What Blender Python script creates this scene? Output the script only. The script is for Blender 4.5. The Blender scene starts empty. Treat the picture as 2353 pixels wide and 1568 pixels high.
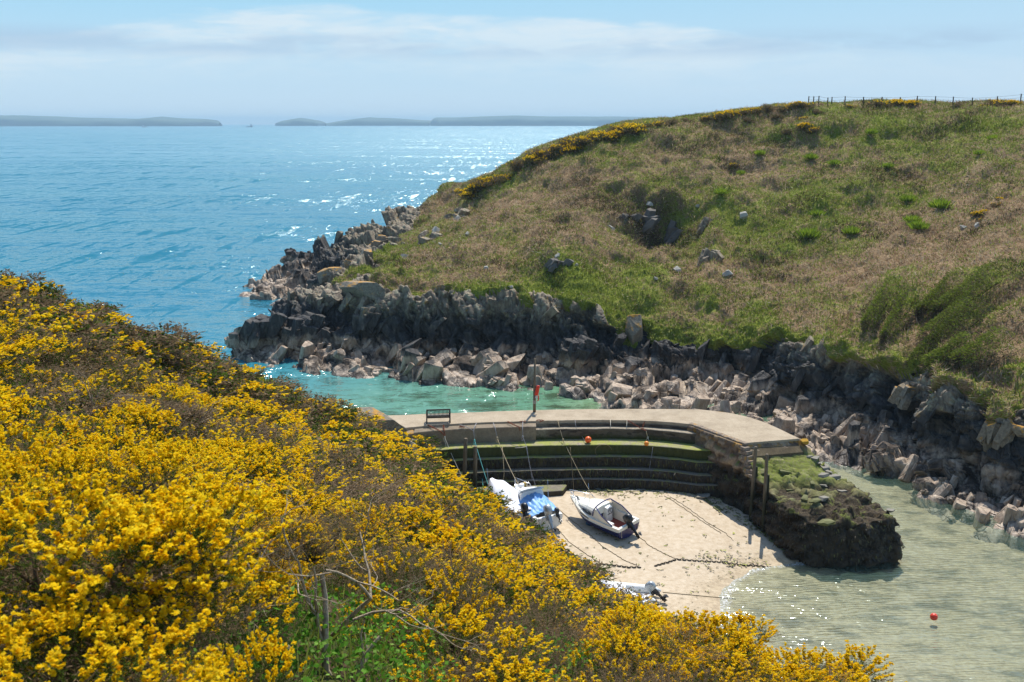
import bpy, bmesh, math, random
import numpy as np
from mathutils import Vector, Matrix, Euler
random.seed(11)
RNG = np.random.default_rng(7)
SC = bpy.context.scene
COL = SC.collection
# ------------------------------------------------------------------ camera
FPX, CAMH = 1050.0, 24.5
PITCH = math.atan((341 - 122.8) / FPX)
CP, SP = math.cos(PITCH), math.sin(PITCH)
cam = bpy.data.cameras.new('camera')
cam.lens = FPX / 1024 * 36.0
cam.sensor_width = 36.0
cam.clip_start = 0.2
cam.clip_end = 40000
cam.dof.use_dof = True
cam.dof.focus_distance = 62
cam.dof.aperture_fstop = 9.0
camo = bpy.data.objects.new('camera', cam)
COL.objects.link(camo)
camo.location = (0, 0, CAMH)
camo.rotation_euler = (math.pi / 2 - PITCH, 0, 0)
SC.camera = camo


def ray(x, y):
    X = (x * 1024 / 2353 - 512) / FPX
    Y = (341 - y * 682 / 1568) / FPX
    return X, CP + Y * SP, -SP + Y * CP


def P(x, y, z):      # survey helper: the point at height z seen at plan sheet coordinate x, y
    r = ray(x, y)
    t = (z - CAMH) / r[2]
    return Vector((t * r[0], t * r[1], z))


def D(x, y, d):      # the point d metres north
    r = ray(x, y)
    t = d / r[1]
    return Vector((t * r[0], d, CAMH + t * r[2]))


def project(p):      # numpy points -> sheet coords
    p = np.asarray(p, float)
    x, y, z = p[..., 0], p[..., 1], p[..., 2] - CAMH
    f = y * CP - z * SP
    u = y * SP + z * CP
    return (x / f * FPX + 512) * 2353 / 1024, (341 - u / f * FPX) * 1568 / 682


# ------------------------------------------------------------------ tagging
def tag(o, label=None, cat=None, group=None, kind=None):
    if label: o['label'] = label
    if cat: o['category'] = cat
    if group: o['group'] = group
    if kind: o['kind'] = kind
    return o


def empty(name, loc, rz=0.0):
    o = bpy.data.objects.new(name, None)
    o.location = loc
    o.rotation_euler = (0, 0, rz)
    o.empty_display_size = 0.3
    COL.objects.link(o)
    return o


def link(name, me, parent=None, mats=None):
    o = bpy.data.objects.new(name, me)
    COL.objects.link(o)
    if parent is not None: o.parent = parent
    if mats is not None:
        if not isinstance(mats, (list, tuple)): mats = [mats]
        for m in mats: me.materials.append(m)
    return o


def npmesh(name, V, F, smooth=False, mi=None):
    V = np.ascontiguousarray(V, np.float32)
    F = np.ascontiguousarray(F, np.int32)
    me = bpy.data.meshes.new(name)
    me.vertices.add(len(V))
    me.vertices.foreach_set('co', V.ravel())
    k = F.shape[1]
    me.loops.add(F.size)
    me.loops.foreach_set('vertex_index', F.ravel())
    me.polygons.add(len(F))
    me.polygons.foreach_set('loop_start', np.arange(0, F.size, k, dtype=np.int32))
    if smooth: me.polygons.foreach_set('use_smooth', np.ones(len(F), bool))
    if mi is not None: me.polygons.foreach_set('material_index', np.asarray(mi, np.int32))
    me.update(calc_edges=True)
    me.validate()
    return me


def add_attr(me, name, vals):
    vals = np.asarray(vals, np.float32)
    if vals.ndim == 1:
        a = me.attributes.new(name, 'FLOAT', 'POINT')
        a.data.foreach_set('value', vals)
    else:
        a = me.attributes.new(name, 'FLOAT_COLOR', 'POINT')
        if vals.shape[1] == 3: vals = np.hstack([vals, np.ones((len(vals), 1), np.float32)])
        a.data.foreach_set('color', np.ascontiguousarray(vals).ravel())


class MB:
    """collects simple shapes and links them as one mesh object"""
    def __init__(s): s.v = []; s.f = []; s.m = []; s.mat = 0

    def add(s, vs, fs):
        b = len(s.v)
        s.v += [tuple(v) for v in vs]
        for f in fs:
            s.f.append(tuple(b + i for i in f)); s.m.append(s.mat)

    def box(s, c, size, rot=None, taper=None):
        hx, hy, hz = size[0] / 2, size[1] / 2, size[2] / 2
        vs = []
        for z in (-1, 1):
            k = taper if (taper and z > 0) else 1
            for (x, y) in ((-1, -1), (1, -1), (1, 1), (-1, 1)):
                vs.append(Vector((x * hx * k, y * hy * k, z * hz)))
        if rot is not None:
            R = rot if isinstance(rot, Matrix) else Euler(rot).to_matrix()
            vs = [R @ v for v in vs]
        c = Vector(c)
        s.add([v + c for v in vs], [(3, 2, 1, 0), (4, 5, 6, 7), (0, 1, 5, 4), (1, 2, 6, 5), (2, 3, 7, 6), (3, 0, 4, 7)])

    def tube(s, pts, r, n=8, cap=True):
        pts = [Vector(p) for p in pts]
        N = len(pts)
        rs = r if isinstance(r, (list, tuple)) else [r] * N
        vs = []; prev = None
        for i, p in enumerate(pts):
            t = (pts[min(i + 1, N - 1)] - pts[max(i - 1, 0)])
            if t.length < 1e-9: t = Vector((0, 0, 1))
            t.normalize()
            if prev is None:
                a = Vector((0, 0, 1)) if abs(t.z) < .9 else Vector((1, 0, 0))
                u = t.cross(a).normalized()
            else:
                u = (prev - t * prev.dot(t))
                u = u.normalized() if u.length > 1e-6 else t.orthogonal().normalized()
            prev = u
            w = t.cross(u)
            for k in range(n):
                a = 2 * math.pi * k / n
                vs.append(p + (u * math.cos(a) + w * math.sin(a)) * rs[i])
        fs = []
        for i in range(N - 1):
            for k in range(n):
                k2 = (k + 1) % n
                fs.append((i * n + k, i * n + k2, (i + 1) * n + k2, (i + 1) * n + k))
        if cap:
            fs.append(tuple(range(n - 1, -1, -1)))
            fs.append(tuple((N - 1) * n + k for k in range(n)))
        s.add(vs, fs)

    def grid(s, rows, closed=False):
        n = len(rows[0]); vs = [v for r in rows for v in r]; fs = []
        for i in range(len(rows) - 1):
            for k in range(n if closed else n - 1):
                k2 = (k + 1) % n
                fs.append((i * n + k, i * n + k2, (i + 1) * n + k2, (i + 1) * n + k))
        s.add(vs, fs)

    def prism(s, poly, z0, z1):
        n = len(poly)
        zt = z1 if callable(z1) else (lambda x, y: z1)
        zb = z0 if callable(z0) else (lambda x, y: z0)
        vs = [(p[0], p[1], zb(p[0], p[1])) for p in poly] + [(p[0], p[1], zt(p[0], p[1])) for p in poly]
        fs = [tuple(range(n - 1, -1, -1)), tuple(range(n, 2 * n))]
        for i in range(n):
            j = (i + 1) % n
            fs.append((i, j, n + j, n + i))
        s.add(vs, fs)

    def sphere(s, c, r, seg=14, ring=9, sc=(1, 1, 1)):
        vs = []; c = Vector(c)
        rows = []
        for i in range(ring + 1):
            th = math.pi * i / ring
            rows.append([c + Vector((r * sc[0] * math.sin(th) * math.cos(2 * math.pi * k / seg), r * sc[1] * math.sin(th) * math.sin(2 * math.pi * k / seg), r * sc[2] * math.cos(th))) for k in range(seg)])
        s.grid(rows[::-1], closed=True)

    def mesh(s, name, smooth=False, weld=False):
        me = bpy.data.meshes.new(name)
        me.from_pydata([tuple(v) for v in s.v], [], s.f)
        if any(s.m): me.polygons.foreach_set('material_index', s.m)
        bm = bmesh.new(); bm.from_mesh(me)
        if weld: bmesh.ops.remove_doubles(bm, verts=bm.verts, dist=1e-4)
        bmesh.ops.recalc_face_normals(bm, faces=bm.faces)
        bm.to_mesh(me); bm.free()
        if smooth: me.polygons.foreach_set('use_smooth', [True] * len(me.polygons))
        me.update()
        return me

    def build(s, name, mats, parent=None, smooth=False, bevel=0, weld=False, auto=None):
        o = link(name, s.mesh(name, smooth, weld), parent, mats)
        if bevel:
            b = o.modifiers.new('bevel', 'BEVEL'); b.width = bevel; b.segments = 2; b.limit_method = 'ANGLE'
            b.angle_limit = 0.6
        return o


# ------------------------------------------------------------------ numpy noise
def _h(ix, iy, iz, s):
    with np.errstate(over='ignore'):
        h = (ix.astype(np.int64) * 374761393 + iy.astype(np.int64) * 668265263 + iz.astype(np.int64) * 2147483647 + s * 1274126177) & 0xffffffff
        h = ((h ^ (h >> 13)) * 1274126177) & 0xffffffff
        h = ((h ^ (h >> 16)) * 2246822519) & 0xffffffff
        h = h ^ (h >> 15)
    return (h & 0xffffff) / float(0xffffff)


def vnoise(p, s=0):
    p = np.asarray(p, float)
    i = np.floor(p).astype(np.int64); f = p - i; f = f * f * (3 - 2 * f)
    r = 0
    for dx in (0, 1):
        for dy in (0, 1):
            for dz in (0, 1):
                w = (f[:, 0] if dx else 1 - f[:, 0]) * (f[:, 1] if dy else 1 - f[:, 1]) * (f[:, 2] if dz else 1 - f[:, 2])
                r = r + w * _h(i[:, 0] + dx, i[:, 1] + dy, i[:, 2] + dz, s)
    return r * 2 - 1


def fbm(p, octv=4, s=0, gain=.5):
    p = np.asarray(p, float); a = 1.0; r = 0; t = 0
    for o in range(octv):
        r = r + a * vnoise(p * (2.03 ** o) + o * 17.3, s + o); t += a; a *= gain
    return r / t


def facets(p, M, s=0, tilt=.5):
    """blocky fracture: each jittered cell gets a random offset and a random tilt.  returns disp, crack(0 at joints)"""
    q = np.asarray(p, float) @ np.asarray(M, float).T
    i = np.floor(q).astype(np.int64)
    best = np.full(len(q), 1e9); second = np.full(len(q), 1e9)
    val = np.zeros(len(q))
    for dx in (-1, 0, 1):
        for dy in (-1, 0, 1):
            for dz in (-1, 0, 1):
                c = i + np.array([dx, dy, dz])
                cx = c + np.stack([_h(c[:, 0], c[:, 1], c[:, 2], s + k) for k in range(3)], 1) * .9 + .05
                d = np.abs(q - cx)
                dist = np.sum(d ** 2, 1)
                h = _h(c[:, 0], c[:, 1], c[:, 2], s + 5)
                t = np.stack([_h(c[:, 0], c[:, 1], c[:, 2], s + 6 + k) - .5 for k in range(3)], 1)
                v = h - .5 + tilt * 2 * np.sum((q - cx) * t, 1)
                m = dist < best
                second = np.where(m, best, np.minimum(second, dist))
                val = np.where(m, v, val)
                best = np.where(m, dist, best)
    return val, np.sqrt(second) - np.sqrt(best)


def rotm(a, axis): return np.array(Matrix.Rotation(a, 3, axis))


def sstep(a, b, x):
    t = np.clip((x - a) / (b - a), 0, 1); return t * t * (3 - 2 * t)


def catmull(Pn, t):
    """Pn (n,...) control rows, t float array in 0..n-1"""
    n = len(Pn); i = np.clip(np.floor(t).astype(int), 0, n - 2); f = t - i
    sh = (len(t),) + (1,) * (Pn.ndim - 1)
    f = f.reshape(sh)
    p0 = Pn[np.clip(i - 1, 0, n - 1)]; p1 = Pn[i]; p2 = Pn[i + 1]; p3 = Pn[np.clip(i + 2, 0, n - 1)]
    k = .5 * .8
    m1 = (p2 - p0) * k; m2 = (p3 - p1) * k
    f2 = f * f; f3 = f2 * f
    return (2 * f3 - 3 * f2 + 1) * p1 + (f3 - 2 * f2 + f) * m1 + (-2 * f3 + 3 * f2) * p2 + (f3 - f2) * m2


class RBF:
    def __init__(s, xy, z, reg=0.0):
        s.c = np.asarray(xy, float); n = len(s.c); z = np.asarray(z, float)
        A = np.linalg.norm(s.c[:, None] - s.c[None], axis=2)
        A = A + 0 * A
        Q = np.hstack([np.ones((n, 1)), s.c])
        M = np.zeros((n + 3, n + 3)); M[:n, :n] = -A - reg * np.eye(n) * -1 * 0 - np.eye(n) * -0.0
        M[:n, :n] = A - reg * np.eye(n)
        M[:n, n:] = Q; M[n:, :n] = Q.T
        b = np.zeros(n + 3); b[:n] = z
        s.w = np.linalg.lstsq(M, b, rcond=None)[0]

    def __call__(s, xy):
        xy = np.asarray(xy, float); out = np.zeros(len(xy))
        for k in range(0, len(xy), 60000):
            q = xy[k:k + 60000]
            A = np.linalg.norm(q[:, None] - s.c[None], axis=2)
            out[k:k + 60000] = A @ s.w[:-3] + s.w[-3] + q @ s.w[-2:]
        return out


# ------------------------------------------------------------------ node helpers
class NT:
    def __init__(s, name, disp=False):
        s.m = bpy.data.materials.new(name); s.m.use_nodes = True
        s.t = s.m.node_tree; s.t.nodes.clear()
        s.out = s.t.nodes.new('ShaderNodeOutputMaterial')

    def n(s, typ, **kw):
        nd = s.t.nodes.new(typ)
        for k, v in kw.items():
            if k.startswith('_'): setattr(nd, k[1:], v)
            else: s.set(nd.inputs[k.replace('__', ' ')] if not k.isdigit() else nd.inputs[int(k)], v)
        return nd

    def set(s, inp, v):
        if isinstance(v, bpy.types.NodeSocket): s.t.links.new(v, inp)
        elif isinstance(v, bpy.types.Node): s.t.links.new(v.outputs[0], inp)
        else:
            try: inp.default_value = v
            except Exception:
                inp.default_value = tuple(v) + (1,)

    def pos(s): return s.n('ShaderNodeNewGeometry').outputs['Position']
    def obj(s): return s.n('ShaderNodeTexCoord').outputs['Object']
    def attr(s, name, col=False): return s.n('ShaderNodeAttribute', _attribute_name=name).outputs['Color' if col else 'Fac']

    def math(s, op, a, b=0.0, c=None, clamp=False):
        nd = s.t.nodes.new('ShaderNodeMath'); nd.operation = op; nd.use_clamp = clamp
        s.set(nd.inputs[0], a); s.set(nd.inputs[1], b)
        if c is not None: s.set(nd.inputs[2], c)
        return nd.outputs[0]

    def vscale(s, v, sc, rot=(0, 0, 0)):
        nd = s.n('ShaderNodeMapping', Vector=v); nd.inputs['Scale'].default_value = sc if hasattr(sc, '__len__') else (sc,) * 3
        nd.inputs['Rotation'].default_value = rot
        return nd.outputs[0]

    def noise(s, v, scale, detail=4, rough=.55, dist=0, col=False):
        nd = s.n('ShaderNodeTexNoise', Vector=v, Scale=scale, Detail=detail, Roughness=rough, Distortion=dist)
        return nd.outputs['Color' if col else 'Fac']

    def voro(s, v, scale, feature='F1', out='Distance', rand=1.0):
        nd = s.n('ShaderNodeTexVoronoi', Vector=v, Scale=scale, Randomness=rand, _feature=feature)
        return nd.outputs[out]

    def ramp(s, fac, stops, interp='LINEAR'):
        nd = s.n('ShaderNodeValToRGB', Fac=fac); cr = nd.color_ramp; cr.interpolation = interp
        while len(cr.elements) < len(stops): cr.elements.new(.5)
        for e, (p, c) in zip(cr.elements, stops):
            e.position = p
            e.color = (c, c, c, 1) if not hasattr(c, '__len__') else tuple(c) + (1,)
        return nd.outputs[0]

    def mix(s, fac, a, b, mode='MIX'):
        nd = s.t.nodes.new('ShaderNodeMix'); nd.data_type = 'RGBA'; nd.blend_type = mode
        s.set(nd.inputs[0], fac); s.set(nd.inputs[6], a); s.set(nd.inputs[7], b)
        return nd.outputs[2]

    def mapr(s, v, a, b, c=0.0, d=1.0, smooth=False):
        nd = s.n('ShaderNodeMapRange'); s.set(nd.inputs[0], v)
        if smooth: nd.interpolation_type = 'SMOOTHSTEP'
        for k, x in zip((1, 2, 3, 4), (a, b, c, d)): s.set(nd.inputs[k], x)
        return nd.outputs[0]

    def bump(s, h, strength=.5, dist=.1, normal=None):
        nd = s.n('ShaderNodeBump', Strength=strength, Distance=dist, Height=h)
        if normal is not None: s.set(nd.inputs['Normal'], normal)
        return nd.outputs[0]

    def princ(s, col, rough=.8, normal=None, **kw):
        nd = s.n('ShaderNodeBsdfPrincipled'); s.set(nd.inputs['Base Color'], col); s.set(nd.inputs['Roughness'], rough)
        if normal is not None: s.set(nd.inputs['Normal'], normal)
        for k, v in kw.items(): s.set(nd.inputs[k.replace('_', ' ')], v)
        return nd.outputs[0]

    def done(s, sh, vol=None):
        if sh is not None: s.t.links.new(sh, s.out.inputs['Surface'])
        if vol is not None: s.t.links.new(vol, s.out.inputs['Volume'])
        return s.m


def sep(N, v):
    nd = N.n('ShaderNodeSeparateXYZ', Vector=v); return nd.outputs


def rgb(h, g=None, b=None):
    """sRGB 0..255 -> linear"""
    if g is not None: h = (h, g, b)
    return tuple(((c / 255) / 12.92 if c / 255 < .04045 else ((c / 255 + .055) / 1.055) ** 2.4) for c in h)


def simple(name, col, rough=.6, var=.12, bump=.15, scale=12, metal=0.0, space='obj', **kw):
    N = NT(name)
    v = N.obj() if space == 'obj' else N.pos()
    n1 = N.noise(v, scale, 5, .6)
    c = N.mix(n1, tuple(x * (1 - var) for x in col), tuple(min(1, x * (1 + var)) for x in col))
    n2 = N.noise(v, scale * .35, 3)
    c = N.mix(N.mapr(n2, .35, .7, 0, .5), c, tuple(x * (1 - 1.5 * var) for x in col))
    return N.done(N.princ(c, rough, N.bump(n1, bump, .02), Metallic=metal, **kw))


# ------------------------------------------------------------------ light
SUN_EL, SUN_AZ = math.radians(58), math.radians(15)      # azimuth east of north (camera looks north)
sd = Vector((math.sin(SUN_AZ) * math.cos(SUN_EL), math.cos(SUN_AZ) * math.cos(SUN_EL), math.sin(SUN_EL)))
sl = bpy.data.lights.new('sun', 'SUN'); sl.energy = 4.6; sl.angle = math.radians(.53); sl.color = (1, .955, .88)
so = bpy.data.objects.new('sun', sl); COL.objects.link(so)
so.rotation_euler = sd.to_track_quat('Z', 'Y').to_euler()
W = bpy.data.worlds.new('World'); SC.world = W; W.use_nodes = True
wt = W.node_tree; wt.nodes.clear()


class WNT(NT):
    def __init__(s): s.t = wt


N = WNT()
sky = N.n('ShaderNodeTexSky', _sky_type='NISHITA', _sun_disc=False, _sun_elevation=SUN_EL, _sun_rotation=SUN_AZ,
          _air_density=1.0, _dust_density=0.6, _ozone_density=2.5, _altitude=0)
gen = N.n('ShaderNodeTexCoord').outputs['Generated']
sx = sep(N, gen)
elev = N.math('ARCSINE', sx[2])
azim = N.math('ARCTAN2', sx[0], sx[1])
# clouds live on the dome: azimuth / elevation
cv = N.n('ShaderNodeCombineXYZ', X=N.math('MULTIPLY', azim, 3.2), Y=N.math('MULTIPLY', elev, 16.0), Z=0.0).outputs[0]
warp = N.noise(cv, 1.4, 4, .6)
cv2 = N.n('ShaderNodeVectorMath', _operation='ADD'); N.set(cv2.inputs[0], cv)
N.set(cv2.inputs[1], N.n('ShaderNodeCombineXYZ', X=N.math('MULTIPLY', warp, .5), Y=N.math('MULTIPLY', warp, .35), Z=3.1).outputs[0])
cn = N.noise(cv2.outputs[0], 1.5, 9, .58)
fine = N.noise(cv2.outputs[0], 5.0, 7, .6)
edge = N.math('ADD', elev, N.math('MULTIPLY', N.math('SUBTRACT', cn, .5), .045))
edge = N.math('SUBTRACT', edge, N.math('MULTIPLY', N.math('POWER', N.math('ABSOLUTE', N.math('ADD', azim, .10)), 2.0), -.16))
band = N.math('MULTIPLY', N.mapr(edge, .089, .096, 1, 0, True), N.mapr(edge, .03, .085, 0, 1, True))
side = N.mapr(azim, .12, .36, 1, .30, True)
cloud = N.math('MULTIPLY', N.math('MULTIPLY', band, side), N.mapr(fine, .34, .58, .25, 1.0))
shade = N.math('MULTIPLY', N.mapr(cn, .42, .6, 0, 1, True), N.math('MULTIPLY', N.mapr(elev, .052, .068, 0, 1, True), N.mapr(elev, .07, .086, 1, 0, True)))
skyc = N.mix(1.0, sky.outputs[0], (.92, 1.0, 1.04), 'MULTIPLY')
lowsky = N.mix(N.mapr(elev, 0.0, .115, 0, 1), (3.45, 4.25, 4.90), (2.15, 3.85, 5.05))
lowsky = N.mix(N.mapr(azim, -.1, .5, 0, .35), lowsky, (3.3, 4.1, 4.9))
hz = N.mix(N.mapr(elev, .12, .45, 0, 1, True), lowsky, skyc)
c1 = N.mix(N.math('MULTIPLY', cloud, .80), hz, (4.15, 4.70, 5.05))
c1 = N.mix(N.math('MULTIPLY', shade, .75), c1, (2.40, 3.35, 4.35))
bg = N.n('ShaderNodeBackground', Color=c1, Strength=.15)
wo = wt.nodes.new('ShaderNodeOutputWorld')
wt.links.new(bg.outputs[0], wo.inputs[0])
SC.view_settings.view_transform = 'Standard'; SC.view_settings.look = 'None'
SC.view_settings.exposure = 0.3; SC.view_settings.gamma = 1.0
SC.view_settings.use_curve_mapping = False
SC.render.engine = 'CYCLES'
SC.cycles.max_bounces = 6; SC.cycles.diffuse_bounces = 2; SC.cycles.glossy_bounces = 2
SC.cycles.transmission_bounces = 4; SC.cycles.transparent_max_bounces = 8; SC.cycles.volume_bounces = 0
SC.cycles.sample_clamp_indirect = 4.0
SC.cycles.use_denoising = True
# ================================================================== TERRAIN
# stations along the far shore; per level (sheet x, sheet y, metres north)
# levels: 0 under water, 1 waterline, 2 cliff foot, 3 mid cliff, 4 cliff top, 5 lower slope, 6 mid slope, 7 upper slope, 8 ridge, 9 behind
ST = [
 [(640,602,178),(660,598,180),(700,588,181),(780,560,182),(860,520,182),(950,480,183),(1010,450,184),(1060,430,186)],
 [(592,640,162),(650,628,165),(720,604,168),(790,574,170),(870,536,171),(950,502,173),(1020,467,176),(1080,428,180)],
 [(600,690,0),(680,664,149),(740,642,151),(790,612,153),(850,572,155),(940,532,160),(1030,480,166),(1092,424,175)],
 [(760,705,134),(775,684,136),(800,655,137),(840,612,138),(880,580,141),(960,540,148),(1050,490,157),(1110,410,172)],
 [(560,812,0),(590,772,113),(650,716,115),(720,684,117),(810,632,122),(910,585,132),(1040,510,148),(1130,400,169)],
 [(620,837,0),(680,790,109),(745,745,112),(800,695,114),(860,640,119),(945,588,129),(1072,508,146),(1155,387,166)],
 [(850,864,0),(852,800,106),(855,740,108),(855,680,109.5),(900,620,116),(985,570,127),(1095,498,144),(1185,370,164)],
 [(1000,877,0),(1000,815,104),(1000,750,106),(1002,690,107.5),(1020,620,114.5),(1065,550,126),(1145,470,142),(1235,343,161)],
 [(1150,894,0),(1150,832,101),(1150,765,103.5),(1150,705,105),(1160,630,112.5),(1182,550,124),(1235,450,140),(1335,308,159)],
 [(1300,906,0),(1300,842,99),(1300,770,102),(1300,697,104),(1310,620,112),(1335,530,124),(1375,420,140),(1435,285,158)],
 [(1400,936,0),(1420,852,97),(1430,780,100.5),(1440,718,102.5),(1452,640,110.5),(1475,540,124),(1505,400,140),(1545,273,157)],
 [(1495,985,0),(1545,862,96),(1560,805,99),(1572,745,101.5),(1585,660,109.5),(1605,535,124),(1630,390,140),(1685,254,157)],
 [(1575,1015,0),(1680,872,95),(1680,810,97),(1682,745,99.5),(1692,660,108),(1722,530,124),(1752,380,140),(1805,239,157)],
 [(1770,1035,0),(1800,928,86),(1808,850,88.5),(1815,757,91.5),(1825,670,103),(1845,530,120),(1885,380,138),(1955,238,155)],
 [(1895,1052,0),(1915,965,81.3),(1905,862,83.3),(1900,767,86.2),(1922,670,99),(1962,530,117),(2005,380,135),(2085,238,154)],
 [(2010,1072,0),(2012,1005,76),(2003,900,78.2),(2002,806,81.2),(2032,680,95),(2082,530,114),(2135,380,133),(2205,237,152)],
 [(2110,1130,0),(2118,1050,71.3),(2112,945,73),(2102,852,76),(2145,680,90),(2205,530,108),(2265,370,127),(2335,235,148)],
 [(2250,1196,0),(2262,1110,66),(2272,990,67.3),(2272,892,70),(2305,690,84),(2365,520,101),(2425,360,121),(2485,231,143)],
 [(2362,1224,0),(2402,1130,64.5),(2425,1000,66),(2425,902,68.5),(2465,690,82),(2505,500,99),(2565,350,118),(2645,226,139)],
 [(2560,1320,0),(2620,1200,60),(2660,1050,62),(2690,940,65),(2740,690,78),(2800,480,95),(2850,330,113),(2900,218,132)],
]
rows = []
for st in ST:
    r = []
    for k, (x, y, d) in enumerate(st):
        if k == 0:
            v = P(x, y, 0.0) if d == 0 else D(x, y, d)
            if d: v.z = 0.0
            r.append(v)
        else: r.append(D(x, y, d))
    inl = (r[3] - r[0]); inl.z = 0; inl.normalize()
    under = r[0] - inl * 6; under.z = -2.2
    dirb = (r[7] - r[5]); dirb.z = 0; dirb.normalize()
    back = r[7] + dirb * 30; back.z = r[7].z - 4.0
    back2 = r[7] + dirb * 75; back2.z = r[7].z - 16.0
    rows.append([under] + r + [back, back2])
CTRL = np.array([[tuple(p) for p in r] for r in rows])          # (S,11,3)
NS, NL = CTRL.shape[0], CTRL.shape[1]
cxy = np.array([[(p[0], p[1]) for p in r] for r in np.moveaxis(np.array(project(CTRL)), 0, -1)])


def loft(u, v):
    """u station param, v level param arrays -> points (nu,nv,3)"""
    A = catmull(CTRL, u)
    B = catmull(np.moveaxis(A, 1, 0), v)
    return np.moveaxis(B, 0, 1)


seg = np.linalg.norm(np.diff(CTRL[:, 1:5].mean(1), axis=0), axis=1)
us = np.interp(np.linspace(0, 1, 1150), np.concatenate([[0], np.cumsum(seg)]) / seg.sum(), np.arange(NS))
vs = np.concatenate([np.linspace(0, 1, 16, endpoint=False), np.linspace(1, 2, 40, endpoint=False), np.linspace(2, 4, 86, endpoint=False),
                     np.linspace(4, 5, 36, endpoint=False), np.linspace(5, 8, 150, endpoint=False), np.linspace(8, 10, 24)])
G0 = loft(us, vs)
nu, nv = G0.shape[:2]


def normals(G):
    du = np.gradient(G, axis=0); dv = np.gradient(G, axis=1)
    n = np.cross(du, dv); n /= (np.linalg.norm(n, axis=2, keepdims=True) + 1e-9)
    n *= np.sign(n[..., 2:3] + .35 * -n[..., 1:2] + 1e-6)
    return n


def blur(A, k=2):
    for _ in range(k):
        B = A.copy(); B[1:-1] = (A[:-2] + 2 * A[1:-1] + A[2:]) / 4; A = B
        B = A.copy(); B[:, 1:-1] = (A[:, :-2] + 2 * A[:, 1:-1] + A[:, 2:]) / 4; A = B
    return A


NRM = blur(normals(G0), 6); NRM /= np.linalg.norm(NRM, axis=2, keepdims=True)
flat = G0.reshape(-1, 3); UU, VV = np.meshgrid(us, vs, indexing='ij'); uf, vf = UU.ravel(), VV.ravel()
sxx, syy = project(flat)
# rock mask : 1 on rock, 0 on turf.  boundary wanders around level 4
wob = fbm(flat * .16, 4, 3) * 1.3 + fbm(flat * .6, 3, 9) * .5
left = sstep(7.2, 4.5, uf)                              # bare rock climbs the seaward nose
bound = 3.72 + left * 1.6 + wob * (1.0 + .0 * left)
rock = sstep(.10, -.10, vf - bound)
veryleft = sstep(3.4, 2.0, uf); rock = np.maximum(rock, veryleft * sstep(6.6, 5.8, vf + wob * .4))


def blob(cx, cy, rx, ry, ang=0):
    a = math.radians(ang); dx, dy = sxx - cx, syy - cy
    x = (dx * math.cos(a) + dy * math.sin(a)) / rx; y = (-dx * math.sin(a) + dy * math.cos(a)) / ry
    return np.exp(-(x * x + y * y))


# strata: steep slabs leaning to the left
Mst = np.diag([1 / 1.9, 1 / 2.9, 1 / 4.6]) @ rotm(math.radians(24), 'Y') @ rotm(math.radians(-28), 'Z')
Mst2 = np.diag([1 / .75, 1 / 1.2, 1 / 1.9]) @ rotm(math.radians(18), 'Y') @ rotm(math.radians(-20), 'Z')
Mbig = np.diag([1 / 4.6, 1 / 4.6, 1 / 5.5]) @ rotm(math.radians(20), 'Y') @ rotm(math.radians(-25), 'Z')
disp = np.zeros(len(flat))
near = np.where((rock > .02) | (vf < 4.6))[0]
wp = flat[near] + np.stack([fbm(flat[near] * .5, 2, 50 + k) for k in range(3)], 1) * .35
b1, e0 = facets(wp, Mbig, 1, .45); b2, e1 = facets(wp, Mst, 20, .5); b3, e2 = facets(wp, Mst2, 40, .5)
b4, e3 = facets(wp * 1.0, Mst2 * 2.1, 60, .5)
Mv = np.diag([1 / .62, 1 / 1.1, 1 / 3.2]) @ rotm(math.radians(14), 'Y') @ rotm(math.radians(-24), 'Z'); b5, e5 = facets(wp, Mv, 160, .75)
vk = sstep(1.9, 2.3, vf[near])
lowk = .55 + .45 * sstep(2.3, 3.2, vf[near]); lowk = np.maximum(lowk, left[near])
und = np.where(vf[near] < 1, .35 + .65 * vf[near], 1)
rd = (b1 * 2.7 * lowk + b2 * 1.25 + b3 * .24 + b4 * .07 + b5 * (.45 + .5 * fbm(wp * .12, 2, 171)) * vk - .26 * vk * np.exp(-e5 / .05) - .28 * np.exp(-e1 / .05) - .10 * np.exp(-e2 / .08)) * und
disp[near] = rd * rock[near]
turf = 1 - rock
hum = fbm(flat * .09, 4, 70) * 1.7 + fbm(flat * .30, 4, 80) * 1.35 + np.abs(fbm(flat * 1.1, 3, 85)) * .5
disp += turf * hum * sstep(10.2, 8.6, vf) * (1 - .6 * sstep(7.6, 8.0, vf))
disp += turf * np.exp(-((vf - bound - .16) / .16) ** 2) * (.55 + .5 * fbm(flat * .5, 2, 88))      # turf lip over the cliff
# the hollow with a dark scarp in the middle of the hill, spur on its right, folds on the right
disp -= 3.3 * blob(1520, 545, 98, 60, 8) * (.8 + .9 * fbm(flat * .28, 3, 95))
disp += (2.3 * blob(1490, 440, 95, 20, 8) - 1.5 * blob(1505, 505, 85, 30, 6)) * (.8 + .8 * fbm(flat * .4, 3, 96)) + 2.2 * blob(1640, 560, 26, 75, 4) + 1.0 * blob(1690, 470, 60, 30)
disp += 1.9 * blob(2060, 690, 70, 90, 40) - 1.3 * blob(1960, 720, 60, 60) + 1.6 * blob(1300, 600, 60, 40) - .9 * blob(1200, 650, 70, 40)
disp += 1.2 * blob(2250, 400, 140, 30, -32) - 1.2 * blob(2050, 470, 160, 50, -25)
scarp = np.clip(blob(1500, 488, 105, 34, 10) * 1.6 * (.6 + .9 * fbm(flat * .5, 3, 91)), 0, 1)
G1 = (flat + NRM.reshape(-1, 3) * disp[:, None])
G1[:, 2] -= .0
GG = G1.reshape(nu, nv, 3)
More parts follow.
